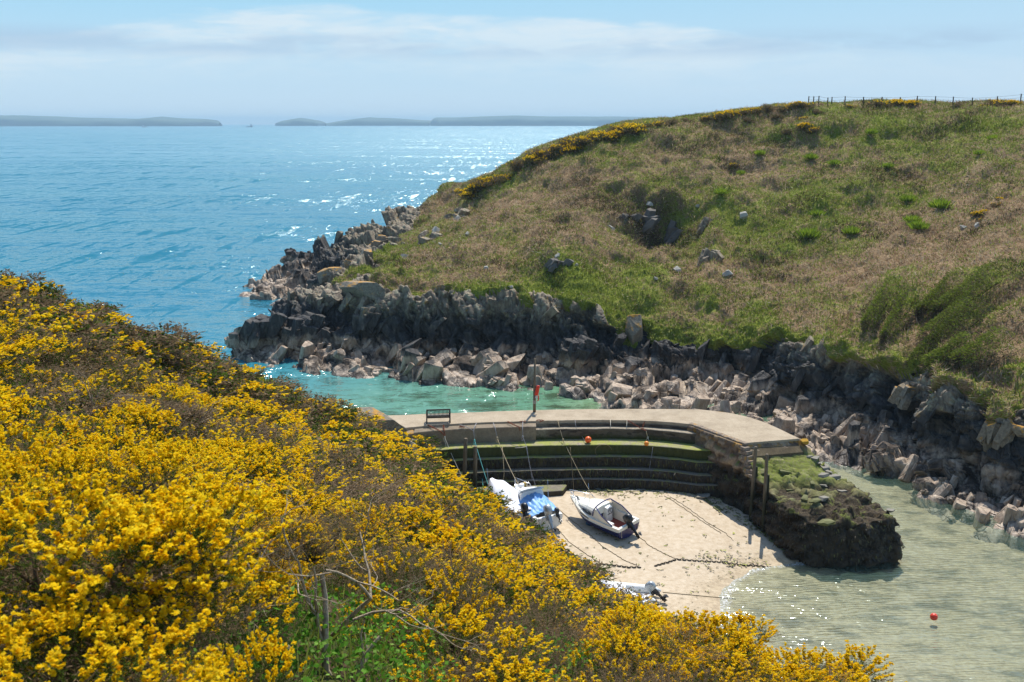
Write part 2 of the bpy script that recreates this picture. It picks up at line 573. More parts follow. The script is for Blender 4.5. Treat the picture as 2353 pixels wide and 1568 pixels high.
# faces
idx = np.arange(nu * nv).reshape(nu, nv)
F = np.stack([idx[:-1, :-1], idx[1:, :-1], idx[1:, 1:], idx[:-1, 1:]], -1).reshape(-1, 4)
ctr = G1[F].mean(1); fr = rock[F].mean(1)


def submesh(name, mask):
    f = F[mask]; u_, inv = np.unique(f, return_inverse=True)
    return u_, npmesh(name, G1[u_], inv.reshape(f.shape), smooth=(name != 'cliff'))


FN = np.cross(G1[F[:, 1]] - G1[F[:, 0]], G1[F[:, 3]] - G1[F[:, 0]])
if FN[:, 2].mean() < 0: F = F[:, ::-1]


# ------------------------------------------------ rock material : zones by height above the sea
def rock_material(name, lichen=.5, weed=0.0, base=None):
    N = NT(name)
    p = N.pos(); z = sep(N, p)[2]
    st = N.vscale(p, (1.0, .55, .35), (0, math.radians(24), math.radians(-28)))
    n1 = N.noise(p, .9, 6, .62); n2 = N.noise(st, 2.6, 7, .65); n3 = N.noise(p, 6.0, 6, .65); n4 = N.noise(p, .22, 3)
    zz = N.math('ADD', z, N.math('MULTIPLY', N.math('SUBTRACT', n1, .5), 2.6))
    zz = N.math('ADD', zz, N.math('MULTIPLY', N.math('SUBTRACT', n4, .5), 2.5))
    tan = N.ramp(n2, [(.25, rgb(120, 100, 84)), (.5, rgb(172, 152, 130)), (.75, rgb(206, 188, 164))])
    blk = N.ramp(n2, [(.3, rgb(38, 36, 36)), (.55, rgb(70, 67, 64)), (.8, rgb(120, 114, 104))])
    gry = N.ramp(n2, [(.25, rgb(76, 66, 56)), (.5, rgb(126, 112, 94)), (.8, rgb(172, 160, 134))])
    c = N.mix(N.mapr(zz, 1.9, 2.6, 0, 1), tan, blk)
    c = N.mix(N.mapr(zz, 4.8, 6.4, 0, 1), c, gry)
    up = sep(N, N.n('ShaderNodeNewGeometry').outputs['Normal'])[2]
    li = N.math('MULTIPLY', N.mapr(N.noise(p, 1.7, 7, .7), .52, .62, 0, 1), N.mapr(zz, 4.2, 6.0, 0, lichen))
    c = N.mix(li, c, N.mix(n3, rgb(146, 150, 122), rgb(186, 182, 150)))
    ol = N.math('MULTIPLY', N.mapr(N.noise(p, .8, 6, .7), .60, .68, 0, .85), N.mapr(zz, 4.6, 6.0, 0, 1))
    c = N.mix(ol, c, rgb(168, 128, 50))
    bar = N.mapr(N.voro(p, 9.0), .1, .3, .45, 0)                # barnacle and mussel specks low down
    c = N.mix(N.math('MULTIPLY', bar, N.mapr(zz, .5, 2.2, .8, 0)), c, rgb(78, 68, 62))
    if weed:
        w = N.math('MULTIPLY', N.mapr(N.noise(p, .55, 6, .65), .5 - .12 * weed, .56, 0, 1), N.mapr(zz, 2.4, 3.6, 1, 0))
        w = N.math('MULTIPLY', w, N.mapr(up, .0, .5, .45, 1))
        c = N.mix(w, c, N.mix(n3, rgb(40, 32, 26), rgb(74, 60, 46)))
    h = N.math('ADD', N.math('MULTIPLY', n2, 1.0), N.math('MULTIPLY', n3, .45))
    crack = N.mapr(N.n('ShaderNodeTexVoronoi', Vector=N.vscale(p, (1.0, .7, .45), (0, math.radians(24), math.radians(-28))), Scale=1.1, _feature='DISTANCE_TO_EDGE').outputs['Distance'], 0, .045, 0, 1)
    h = N.math('ADD', h, N.math('MULTIPLY', crack, .6))
    wet = N.mapr(zz, .2, 1.2, .42, .82)
    return N.done(N.princ(c, wet, N.bump(h, .75, .16), **{'Specular_IOR_Level': .35}))


M_CLIFF = rock_material('cliff_rock', .55, .5)
M_BOULDER = rock_material('boulder_rock', .4, .35)
M_WEEDROCK = rock_material('weedy_rock', .3, 2.0)


def turf_material():
    N = NT('hill_turf')
    p = N.pos()
    n1 = N.noise(p, .16, 6, .62); n2 = N.noise(p, 1.3, 6, .7); n3 = N.noise(N.vscale(p, (1, 1, 2.5)), 5.0, 5, .7)
    dry = N.ramp(n3, [(.3, rgb(104, 80, 54)), (.55, rgb(154, 130, 98)), (.8, rgb(192, 170, 134))])
    grn = N.ramp(n3, [(.3, rgb(84, 92, 32)), (.55, rgb(132, 140, 56)), (.8, rgb(170, 172, 82))])
    a = N.attr('green')
    k = N.math('ADD', N.math('MULTIPLY', N.math('SUBTRACT', n2, .5), 1.6), a)
    c = N.mix(N.mapr(k, .35, .65, 0, 1), dry, grn)
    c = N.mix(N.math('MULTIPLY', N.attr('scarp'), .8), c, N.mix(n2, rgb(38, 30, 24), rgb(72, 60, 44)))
    return N.done(N.princ(c, .95, N.bump(N.math('ADD', n2, N.math('MULTIPLY', n3, .6)), .9, .3), **{'Specular_IOR_Level': .1}))


M_TURF = turf_material()
green = .39 + .42 * fbm(flat * .07, 3, 120) + .42 * fbm(flat * .3, 4, 130)
green += .30 * sstep(.8, .15, vf - bound) + .18 * blob(1900, 330, 260, 70) + .3 * blob(2230, 290, 160, 45) - .20 * blob(1900, 600, 300, 70) - .22 * blob(1300, 500, 130, 60)
green += .35 * blob(1480, 640, 90, 50) + .5 * blob(1320, 660, 90, 35) + .30 * blob(1960, 560, 90, 35)
green = np.clip(green, 0, 1)
u_, me = submesh('hillside', fr <= .5)
add_attr(me, 'green', green[u_]); add_attr(me, 'scarp', scarp[u_])
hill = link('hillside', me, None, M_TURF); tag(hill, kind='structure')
u_, me = submesh('cliff', fr > .5)
cliff = link('cliff', me, None, M_CLIFF); tag(cliff, kind='structure')

# quick lookup of hill / cliff surface points by sheet position
GSX, GSY = project(GG)
_cell = {}
vis_rows = (vs > .6) & (vs < 8.6)


def surf(x, y):
    """surface point nearest to sheet position (front-most)"""
    d = (GSX - x) ** 2 + (GSY - y) ** 2
    d = np.where(vis_rows[None, :], d, 1e12)
    k = np.argpartition(d.ravel(), 6)[:6]
    k = k[np.argmin(G1[k, 1])]
    i, j = divmod(int(k), nv)
    return Vector(GG[i, j]), Vector(NRM[i, j])


# ------------------------------------------------------------------ islands on the horizon
def island(name, y, prof, depth, seed):
    """prof: (sheet x, sheet y top) outline; a real plateau with sloping sea cliffs"""
    xs = [p[0] for p in prof]
    n = 140
    X = np.linspace(xs[0], xs[-1], n); T = np.interp(X, xs, [p[1] for p in prof])
    wx = np.array([ray(a, 284)[0] / ray(a, 284)[1] * y for a in X])
    hz = np.array([CAMH + ray(a, b)[2] / ray(a, b)[1] * y for a, b in zip(X, T)])
    hz = np.maximum(hz + fbm(np.stack([wx * .004, wx * 0, wx * 0 + seed], 1), 4, seed) * 5 - 0, 1.0)
    prof_v = [(-1.0, -.15), (-.985, .12), (-.95, .50), (-.90, .66), (-.7, .80), (-.35, .93), (0, 1.0), (.4, .9), (.8, .6), (1, -.15)]
    V = []
    for i in range(n):
        e = min(1, min(i, n - 1 - i) / 8 + .15)
        for a, b in prof_v:
            j = vnoise(np.array([[wx[i] * .01, a * 5, seed]]), seed)[0]
            V.append((wx[i], y + (a * e + .05 * j) * depth, hz[i] * b * (1 + .1 * j if b < .9 else 1)))
    k = len(prof_v); I = np.arange(n * k).reshape(n, k)
    Fi = np.stack([I[:-1, :-1], I[1:, :-1], I[1:, 1:], I[:-1, 1:]], -1).reshape(-1, 4)[:, ::1]
    N = NT('island_' + name)
    nn = N.noise(N.vscale(N.pos(), (.006, .006, .03)), 1.0, 6, .6)
    up = sep(N, N.n('ShaderNodeNewGeometry').outputs['Normal'])[2]
    up = N.math('ADD', up, N.math('MULTIPLY', N.math('SUBTRACT', nn, .5), .4))
    c = N.mix(N.mapr(up, .45, .7, 0, 1), N.ramp(nn, [(.3, rgb(44, 50, 60)), (.7, rgb(70, 76, 84))]), N.ramp(nn, [(.35, rgb(58, 78, 72)), (.65, rgb(82, 98, 82))]))
    o = link('island', npmesh('island', np.array(V), Fi), None, N.done(N.princ(c, .95)))
    tag(o, kind='structure')


island('a', 8200, [(-420, 282), (-260, 268), (0, 265), (70, 266), (160, 269), (260, 271), (330, 273), (372, 268), (420, 272), (470, 273), (498, 276), (506, 282)], 420, 3)
island('b', 8800, [(642, 283), (655, 277), (690, 271), (715, 274), (735, 277), (748, 283)], 260, 8)
island('c', 9100, [(752, 283), (785, 277), (815, 273), (850, 269), (910, 272), (970, 276), (990, 277), (1005, 284)], 330, 12)
island('d', 9000, [(985, 283), (1000, 270), (1060, 269), (1130, 267), (1190, 266), (1260, 268), (1330, 268), (1420, 268), (1490, 270), (1520, 277), (1545, 284)], 420, 17)

# ------------------------------------------------------------------ foreground slope (heightfield from surveyed canopy points)
CAN = [(2130,1568,8.5),(1850,1450,9.6),(1600,1400,12),(1450,1350,15),(1320,1300,18.5),(1250,1220,24),(1140,1130,34),(1000,1070,44),(930,1000,54),(885,955,62),
       (0,600,34),(150,665,38),(320,740,44),(420,780,48),(520,830,53),(700,900,58),(790,930,62),
       (0,1568,2.7),(300,1568,3.3),(700,1568,4.2),(1100,1568,5.0),(1500,1568,6.3),(0,1250,4.3),(250,1170,5.2),(480,1130,6.4),(1060,1420,5.9),(900,1250,8.8),(1100,1250,13.5),
       (0,1000,8.2),(300,1000,10.3),(700,1030,14.5),(900,1080,24),(0,850,14),(300,880,18.5),(600,930,27),(760,965,39),(0,720,22.5),(200,760,28.5),(400,850,33),(1300,1420,10.5),(1400,1500,7.6)]
cpts = []
for q_, (x, y, d) in enumerate(CAN):
    off_ = (.40 + .046 * d) if q_ < 10 else ((.55 + .022 * d) if q_ < 17 else (.50 + .034 * d))
    v = D(x, y, d); cpts.append((v.x, v.y, v.z - min(2.6, off_)))
sil_r = [D(*c) for c in CAN[:10]]; sil_l = [D(*c) for c in CAN[10:17]]
for v in sil_r: cpts.append((v.x + 4.5, v.y + 1.5, max(.4, v.z - 6.2)))
for v in sil_r[:5]: cpts.append((v.x + 9, v.y + 3, max(-.3, v.z - 13)))
for v in sil_l: cpts.append((v.x - 2, v.y + 7, max(-2.5, v.z - 8.5)))
for v in sil_l: cpts.append((v.x - 5, v.y + 15, -3.0))
cpts += [(-9.5, 69.5, 3.6), (-13, 68, 2.0), (-8.8, 65.6, 5.2), (-6.6, 63.5, 3.2), (-4.4, 60, 2.6), (-16, 3, 25.5), (-30, 20, 27), (-30, 45, 16), (0, -3, 23.6), (4, 0, 22.0), (-5, -4, 25)]
FG = RBF([(a, b) for a, b, c in cpts], [c for a, b, c in cpts], .06)
xs_ = np.concatenate([np.linspace(-46, -12, 90, endpoint=False), np.linspace(-12, 10, 150), np.linspace(10.3, 16, 20)])
ys_ = np.concatenate([np.linspace(-5, 14, 120, endpoint=False), np.linspace(14, 76, 200)])
gx, gy = np.meshgrid(xs_, ys_, indexing='ij')
gp = np.stack([gx.ravel(), gy.ravel()], 1)


def fg_height(xy):
    xy = np.asarray(xy, float)
    h = FG(xy)
    q = np.hstack([xy, np.zeros((len(xy), 1))])
    return np.maximum(h, -3.2) + fbm(q * .7, 3, 300) * .14 + fbm(q * .2, 2, 310) * .2


gz = fg_height(gp)
I = np.arange(len(gp)).reshape(gx.shape)
Fq = np.stack([I[:-1, :-1], I[1:, :-1], I[1:, 1:], I[:-1, 1:]], -1).reshape(-1, 4)
low = gz[Fq].max(1) > -2.9
N = NT('heath_ground')
p = N.pos(); n1 = N.noise(p, 1.2, 6, .65); n2 = N.noise(p, 14, 5, .7)
c = N.mix(N.mapr(n1, .4, .6, 0, 1), N.ramp(n2, [(.3, rgb(44, 34, 24)), (.7, rgb(96, 78, 58))]), N.ramp(n2, [(.3, rgb(34, 44, 18)), (.7, rgb(78, 92, 40))]))
z = sep(N, p)[2]
fgm = N.done(N.princ(c, .95, N.bump(n2, .8, .05), **{'Specular_IOR_Level': .1}))
o = link('near_slope', npmesh('near_slope', np.hstack([gp, gz[:, None]]), Fq[low], True), None, fgm); tag(o, kind='structure')

# ------------------------------------------------------------------ beach and sea bed
bp = []
for x, y, h in [(1050,1135,1.25),(1200,1135,1.25),(1300,1128,1.3),(1450,1126,1.32),(1600,1126,1.3),(1300,1200,.95),(1450,1200,.95),(1600,1180,1.0),(1700,1190,.85),(1350,1300,.62),(1500,1280,.66),(1600,1270,.6),(1450,1350,.4),
                (1680,1330,0),(1720,1305,.0),(1790,1292,.02),(1870,1297,.0),(1660,1360,.0),(1655,1400,.0),(1640,1450,.0),(1600,1330,.25),(1600,1390,.18),(1690,1260,.40),(1780,1270,.25),
                (1800,1350,-.16),(1750,1420,-.14),(1900,1330,-.3),(2070,1290,-.5),(2100,1400,-.42),(1900,1450,-.22),(1800,1500,-.12),(2250,1450,-.4),(2200,1300,-.55),(2100,1200,-.5),(2000,1120,-.4),(1940,1065,-.25),(1890,1050,.02),(2300,1560,-.25),(2050,1560,-.12),(2353,1350,-.5)]:
    v = P(x, y, h); bp.append((v.x, v.y, h))
bp += [(-14, 60, 1.2), (-6, 55, 1.3), (0, 45, .7), (6, 38, .1), (12, 30, -.3), (25, 30, -.6), (45, 40, -1.5), (40, 25, -1), (-8, 72, -1.0), (0, 74, -1.1), (8, 74, -.9), (14, 76, -.3), (-6, 85, -1.6), (2, 85, -1.5), (-14, 92, -2.6), (-30, 95, -4), (-60, 120, -7), (-40, 160, -6), (-60, 60, -6), (5, 92, -.8), (-8, 97, -1.6), (20, 76, -.1)]
BD = RBF([(a, b) for a, b, c in bp], [c for a, b, c in bp], .4)
bx, by = np.meshgrid(np.concatenate([np.linspace(-60, -10, 60, endpoint=False), np.linspace(-10, 36, 260), np.linspace(36.5, 60, 20)]), np.concatenate([np.linspace(18, 84, 300), np.linspace(84.5, 175, 60)]), indexing='ij')
bq = np.stack([bx.ravel(), by.ravel()], 1)


def bed(xy):
    xy = np.asarray(xy, float); q = np.hstack([xy, np.zeros((len(xy), 1))])
    h = BD(xy)
    dry = sstep(-.3, .5, h)
    return h + fbm(q * .35, 3, 400) * .05 + fbm(q * 1.6, 3, 420) * .022 - np.abs(fbm(q * .16, 3, 460)) * .12 * (1 - dry)


bz = bed(bq)
I = np.arange(len(bq)).reshape(bx.shape)
Fq = np.stack([I[:-1, :-1], I[1:, :-1], I[1:, 1:], I[:-1, 1:]], -1).reshape(-1, 4)
N = NT('sand')
p = N.pos(); z = sep(N, p)[2]
n1 = N.noise(p, .5, 5, .6); n2 = N.noise(p, 3.0, 6, .65); n3 = N.noise(N.vscale(p, (.7, 2.2, 1)), 4.0, 5, .6); n4 = N.noise(p, 40, 3)
dryc = N.ramp(n2, [(.25, rgb(172, 152, 124)), (.5, rgb(192, 174, 147)), (.75, rgb(205, 189, 165))])
wetc = N.ramp(n2, [(.25, rgb(142, 122, 94)), (.55, rgb(178, 158, 126)), (.8, rgb(200, 182, 150))])
zz = N.math('ADD', z, N.math('MULTIPLY', N.math('SUBTRACT', n1, .5), .16))
c = N.mix(N.mapr(zz, .02, .30, 0, 1, True), wetc, dryc)
dim = N.mapr(N.voro(N.vscale(p, (1, 2.0, 1)), 1.7, 'F1'), .08, .16, .5, 0)       # footprints and little hollows
c = N.mix(N.math('MULTIPLY', dim, N.mapr(n1, .45, .6, 0, 1)), c, rgb(168, 146, 112))
dirt = N.math('MULTIPLY', N.mapr(N.noise(p, .8, 7, .72), .57, .66, 0, .55), N.mapr(z, -.1, .25, 1, .25))
c = N.mix(dirt, c, rgb(112, 92, 66))
wd = N.math('MULTIPLY', N.mapr(N.noise(N.vscale(p, (.55, 1.1, 1)), .75, 7, .7), .49, .62, 0, .62), N.mapr(z, -.05, -.16, 0, 1))   # weed on the bed
c = N.mix(wd, c, rgb(62, 54, 34))
tideline = N.math('MULTIPLY', N.mapr(N.noise(p, 5, 6, .75), .56, .63, 0, .9), N.mapr(zz, .0, .10, 0, 1))
tideline = N.math('MULTIPLY', tideline, N.mapr(zz, .16, .32, 1, 0))
c = N.mix(tideline, c, rgb(84, 74, 48))
h = N.math('ADD', N.math('MULTIPLY', n3, .6), N.math('MULTIPLY', dim, -.6)); h = N.math('ADD', h, N.math('MULTIPLY', n4, .15))
sandm = N.done(N.princ(c, N.mapr(zz, 0, .25, .5, .9), N.bump(h, .45, .06), **{'Specular_IOR_Level': .25}))
o = link('sand', npmesh('sand', np.hstack([bq, bz[:, None]]), Fq, True), None, sandm); tag(o, kind='structure')

# ------------------------------------------------------------------ sea
sp = []
for x, y, s in [(2200,1400,1.0),(2000,1450,1.0),(1800,1350,1),(2100,1200,.98),(1950,1080,.97),(2300,1500,1),(1700,1500,1),(1700,1320,1),
                (1350,935,.66),(1250,915,.52),(1100,920,.47),(1000,930,.46),(900,935,.45),(800,905,.38),(700,870,.28),(640,850,.22),(560,830,.14),(500,760,.08),(850,880,.34),(1000,890,.42),(1100,900,.5),
                (600,700,.08),(450,700,.04),(300,650,0),(600,560,.0)]:
    v = P(x, y, 0); sp.append((v.x, v.y, s))
sp += [(-10, 78, .46), (0, 78, .5), (8, 80, .6), (14, 78, .85), (-40, 80, .0), (-60, 140, -.05), (40, 40, 1), (60, 60, 1), (20, 20, 1), (-60, 200, -.05), (0, 200, -.05), (60, 200, 0)]
SHR = RBF([(a, b) for a, b, c in sp], [c for a, b, c in sp], .2)


def grow(a, b, n):      # geometric spacing outwards
    return a * (b / a) ** np.linspace(0, 1, n)


sx_ = np.concatenate([-grow(60, 14000, 40)[::-1], np.linspace(-59, 59, 140), grow(60, 14000, 40)])
sy_ = np.concatenate([np.linspace(14, 205, 220), grow(207, 14500, 60)])
wx_, wy_ = np.meshgrid(sx_, sy_, indexing='ij')
wq = np.stack([wx_.ravel(), wy_.ravel()], 1)
inn = (np.abs(wq[:, 0]) < 75) & (wq[:, 1] < 215)
sh = np.zeros(len(wq)); sh[inn] = np.clip(SHR(wq[inn]), 0, 1)
shore = np.full(len(wq), -9.0); shore[inn] = BD(wq[inn])
I = np.arange(len(wq)).reshape(wx_.shape)
Fq = np.stack([I[:-1, :-1], I[1:, :-1], I[1:, 1:], I[:-1, 1:]], -1).reshape(-1, 4)
me = npmesh('sea', np.hstack([wq, np.zeros((len(wq), 1))]), Fq, True)
add_attr(me, 'shallow', sh); add_attr(me, 'bedheight', shore)
N = NT('sea_water')
p = N.pos(); s = N.attr('shallow'); bh = N.attr('bedheight'); ps = sep(N, p)
dist = N.math('SQRT', N.math('ADD', N.math('POWER', ps[0], 2), N.math('POWER', ps[1], 2)))
body = N.ramp(s, [(0.0, rgb(33, 106, 126)), (.18, rgb(40, 118, 134)), (.40, rgb(92, 138, 122)), (.52, rgb(92, 134, 106)), (.68, rgb(112, 138, 100)), (1.0, rgb(112, 150, 130))])
far = N.mapr(dist, 200, 1500, 0, 1)
wind = N.noise(N.vscale(p, (.004, .012, 1)), 1.0, 5, .6)
body = N.mix(N.math('MULTIPLY', N.mapr(wind, .38, .62, 0, .45), N.mapr(s, 0, .3, 1, 0)), body, rgb(28, 98, 126))
weed = N.math('MULTIPLY', N.mapr(N.noise(N.vscale(p, (.6, 1, 1)), .35, 6, .65), .52, .60, 0, .75), N.math('MULTIPLY', N.mapr(s, .36, .5, 0, 1), N.mapr(s, .75, .9, 1, 0)))
body = N.mix(weed, body, rgb(52, 66, 40))
# waves at many scales
wv = N.vscale(p, (.55, 1.0, 1), (0, 0, math.radians(12)))
amp_near = N.mapr(dist, 60, 150, 1, 1)
h1 = N.math('MULTIPLY', N.noise(wv, 2.6, 2, .5), .08)
h2 = N.math('MULTIPLY', N.noise(wv, .62, 3, .55), .26)
h3 = N.math('MULTIPLY', N.noise(wv, .11, 3, .6), N.mapr(s, .1, .6, 1.15, .0))
h4 = N.math('MULTIPLY', N.noise(wv, .025, 3, .6), N.mapr(s, .0, .3, 1.8, .0))
rip = N.n('ShaderNodeTexWave', Vector=N.vscale(p, (.5, 1, 1), (0, 0, math.radians(-8))), Scale=1.15, Distortion=11.0, Detail=3, Detail__Scale=.9, _wave_type='BANDS', _bands_direction='Y').outputs['Fac']
h5 = N.math('MULTIPLY', N.math('MULTIPLY', rip, N.mapr(s, .8, .97, 0, 1)), .020)
calm = N.mapr(s, .3, .95, 1.0, .42)
hh = N.math('ADD', N.math('MULTIPLY', N.math('ADD', h1, h2), calm), N.math('ADD', N.math('ADD', h3, h4), h5))
nb = N.bump(hh, 1.0, 1.0)
tilt = None                                            # wave facets: random slopes at several sizes
for sc_, w_ in (((2.6, 4.2, 1), .30), ((.8, 1.3, 1), .34), ((.16, .34, 1), .36), ((.035, .09, 1), .20)):
    cN = N.noise(N.vscale(p, sc_), 1.0, 3, .65, col=True)
    v1 = N.n('ShaderNodeVectorMath', _operation='SUBTRACT'); N.set(v1.inputs[0], cN); v1.inputs[1].default_value = (.5, .5, .5)
    v2 = N.n('ShaderNodeVectorMath', _operation='MULTIPLY'); N.set(v2.inputs[0], v1); v2.inputs[1].default_value = (w_ * 1.7, w_ * 2.6, 0)
    if tilt is None: tilt = v2.outputs[0]
    else:
        v3 = N.n('ShaderNodeVectorMath', _operation='ADD'); N.set(v3.inputs[0], tilt); N.set(v3.inputs[1], v2); tilt = v3.outputs[0]
v4 = N.n('ShaderNodeVectorMath', _operation='SCALE'); N.set(v4.inputs[0], tilt); N.set(v4.inputs['Scale'], N.mapr(s, .2, 1.0, 1.0, .32))
v5 = N.n('ShaderNodeVectorMath', _operation='ADD'); N.set(v5.inputs[0], nb); N.set(v5.inputs[1], v4)
fac_ = None                                            # sparse steep wave faces that catch the sun
gust = N.mapr(N.noise(N.vscale(p, (.006, .02, 1)), 1.0, 5, .65), .36, .62, -.05, .06)
for sc_, th in (((2.6, 1.0, 1), .655), ((1.4, .36, 1), .64), ((.7, .13, 1), .635), ((.34, .045, 1), .635), ((.16, .018, 1), .635)):
    g_ = N.math('ADD', N.noise(N.vscale(p, sc_), 1.0, 2, .5), gust)
    g_ = N.mapr(g_, th, th + .05, 0, 1)
    fac_ = g_ if fac_ is None else N.math('MAXIMUM', fac_, g_)
fac_ = N.math('MULTIPLY', fac_, N.mapr(s, .10, .36, 1.0, .40)); fac_ = N.math('MULTIPLY', fac_, N.mapr(s, .5, .9, 1.0, .55))
v6 = N.n('ShaderNodeVectorMath', _operation='SCALE'); v6.inputs[0].default_value = (.17, -.44, 0); N.set(v6.inputs['Scale'], fac_)
v7 = N.n('ShaderNodeVectorMath', _operation='ADD'); N.set(v7.inputs[0], v5); N.set(v7.inputs[1], v6); v5 = v7
nrm = N.n('ShaderNodeVectorMath', _operation='NORMALIZE'); N.set(nrm.inputs[0], v5); nrm = nrm.outputs[0]
lw = N.n('ShaderNodeFresnel', IOR=1.33, Normal=nrm).outputs[0]
opa = N.math('MAXIMUM', N.mapr(s, .62, .98, 1.0, .13), 0.0)
opa = N.math('MULTIPLY', opa, N.mapr(bh, -.30, 0.02, 1, .12))
opa = N.math('MAXIMUM', opa, N.mapr(s, .6, .45, 0, 1))
dif = N.n('ShaderNodeBsdfDiffuse', Color=body, Normal=N.bump(hh, .35, 1.0))
tr = N.n('ShaderNodeBsdfTransparent', Color=(.86, .93, .90, 1))
mx = N.n('ShaderNodeMixShader'); N.set(mx.inputs[0], opa); N.set(mx.inputs[1], tr.outputs[0]); N.set(mx.inputs[2], dif.outputs[0])
gl = N.n('ShaderNodeBsdfGlossy', Color=(.85, .97, .94, 1), Roughness=N.mapr(s, .2, .95, N.mapr(dist, 80, 900, .11, .24), .10), Normal=nrm)
m2 = N.n('ShaderNodeMixShader'); N.set(m2.inputs[0], N.math('MINIMUM', lw, .62)); N.set(m2.inputs[1], mx.outputs[0]); N.set(m2.inputs[2], gl.outputs[0])
# thin foam where the water laps the sand
fz = N.math('ADD', bh, N.math('MULTIPLY', N.math('SUBTRACT', N.noise(p, 1.6, 6, .7), .5), .10))
foam = N.math('MULTIPLY', N.mapr(fz, -.045, -.015, 0, 1), N.mapr(N.noise(p, 7, 5, .7), .45, .62, .0, .75))
foam = N.math('MULTIPLY', foam, N.mapr(s, .9, .98, 0, 1))
fd = N.n('ShaderNodeBsdfDiffuse', Color=(.78, .78, .76, 1))
m3 = N.n('ShaderNodeMixShader'); N.set(m3.inputs[0], foam); N.set(m3.inputs[1], m2.outputs[0]); N.set(m3.inputs[2], fd.outputs[0])
M_SEA = N.done(m3.outputs[0])
sea = link('sea', me, None, M_SEA); tag(sea, kind='structure')
# deep ocean floor keeps the sea opaque from any side
# ------------------------------------------------------------------ haze
N = NT('haze_air')
vol = N.n('ShaderNodeVolumePrincipled', Color=(.56, .83, 1.0, 1), Density=1.1e-4, Anisotropy=0.0)
hm = N.done(None, vol.outputs[0])
b = MB(); b.box((0, 7200, 40), (29500, 15200, 100))
hzo = b.build('haze', hm); hzo.location = (0, 0, 0); tag(hzo, kind='stuff')
# ================================================================== HARBOUR WALL
DZ = 5.0


def c1(x, y): return 861.7 + .34182 * x, 890.45 + .34182 * y          # survey sheet of the harbour
def c2(x, y): return 1551.1 + .34084 * x, 890.45 + .34084 * y         # survey sheet of the arm
def P1(x, y, z): return P(*c1(x, y), z)
def P2(x, y, z): return P(*c2(x, y), z)
def bz_(v): return float(bed([(v[0], v[1])])[0])


def conc_material(name, cols, mossline=None, rough=.9):
    N = NT(name); p = N.pos(); z = sep(N, p)[2]
    n1 = N.noise(p, 1.1, 6, .65); n2 = N.noise(p, 9, 6, .7); n3 = N.noise(N.vscale(p, (2.5, .35, 1), (0, 0, .9)), 5.0, 4, .7)
    c = N.ramp(N.math('ADD', N.math('MULTIPLY', n1, .55), N.math('MULTIPLY', n2, .45)), [(.3, cols[0]), (.5, cols[1]), (.72, cols[2])])
    c = N.mix(N.mapr(n3, .5, .75, 0, .28), c, tuple(x * .62 for x in cols[0]))
    st = N.mapr(N.noise(p, .45, 5, .7), .5, .68, 0, .45)
    c = N.mix(st, c, tuple(x * .75 for x in cols[0]))
    h = N.math('ADD', n2, N.math('MULTIPLY', n3, .6))
    return N.done(N.princ(c, rough, N.bump(h, .35, .03), **{'Specular_IOR_Level': .2}))


def step_material():
    """concrete and masonry steps: clean above, green algae at mid tide, black weed below"""
    N = NT('tidal_steps'); p = N.pos(); z = sep(N, p)[2]; ps = sep(N, p)
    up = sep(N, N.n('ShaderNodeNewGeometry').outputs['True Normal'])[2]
    n1 = N.noise(p, 1.0, 6, .68); n2 = N.noise(p, 7, 6, .7); n3 = N.noise(N.vscale(p, (1, 1, .22)), 6.0, 5, .7)
    con = N.ramp(n2, [(.3, rgb(112, 100, 86)), (.5, rgb(150, 138, 118)), (.75, rgb(176, 164, 142))])
    br = N.voro(N.vscale(p, (1.0, 1.0, 2.6)), 2.2, 'F1', 'Color')
    brick = N.mix(sep(N, br)[0], rgb(70, 60, 52), rgb(122, 108, 92))
    face = N.mix(N.mapr(ps[0], 2.2, 2.5, 0, 1), con, brick)
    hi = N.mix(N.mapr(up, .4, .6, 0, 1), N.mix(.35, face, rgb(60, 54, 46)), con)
    grn = N.mix(n2, rgb(92, 104, 30), rgb(176, 178, 78))
    grd = N.mix(n3, rgb(34, 36, 16), rgb(82, 86, 40))
    gm = N.mix(N.mapr(up, .4, .6, 0, 1), grd, N.mix(N.mapr(N.math('ADD', N.math('MULTIPLY', n1, .6), N.math('MULTIPLY', n2, .4)), .42, .56, 0, .95), con, grn))  # algae paler on treads, darker on faces: sun and shade put into the colour
    zz = N.math('ADD', z, N.math('MULTIPLY', N.math('SUBTRACT', n1, .5), .9))
    c = N.mix(N.mapr(zz, 3.95, 4.2, 1, 0), hi, gm)
    blk = N.mix(n3, rgb(28, 24, 18), rgb(84, 74, 56))
    bt = N.mix(N.mapr(n1, .5, .62, 0, .8), N.mix(n2, rgb(62, 54, 44), rgb(158, 148, 128)), rgb(122, 126, 60))  # weed on the treads kept pale: sunlit step edges put into the colour
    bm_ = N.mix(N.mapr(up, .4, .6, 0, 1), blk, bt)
    gb = N.math('MULTIPLY', N.mapr(zz, 2.5, 3.1, 0, .75), N.mapr(n2, .4, .6, 0, 1))
    bm_ = N.mix(gb, bm_, grd)
    c = N.mix(N.mapr(zz, 2.9, 3.25, 1, 0), c, bm_)
    return N.done(N.princ(c, .85, N.bump(N.math('ADD', n2, n3), .6, .05), **{'Specular_IOR_Level': .25}))


M_DECK = conc_material('pier_concrete', (rgb(140, 124, 102), rgb(168, 152, 128), rgb(188, 173, 149)))
M_STEP = step_material()


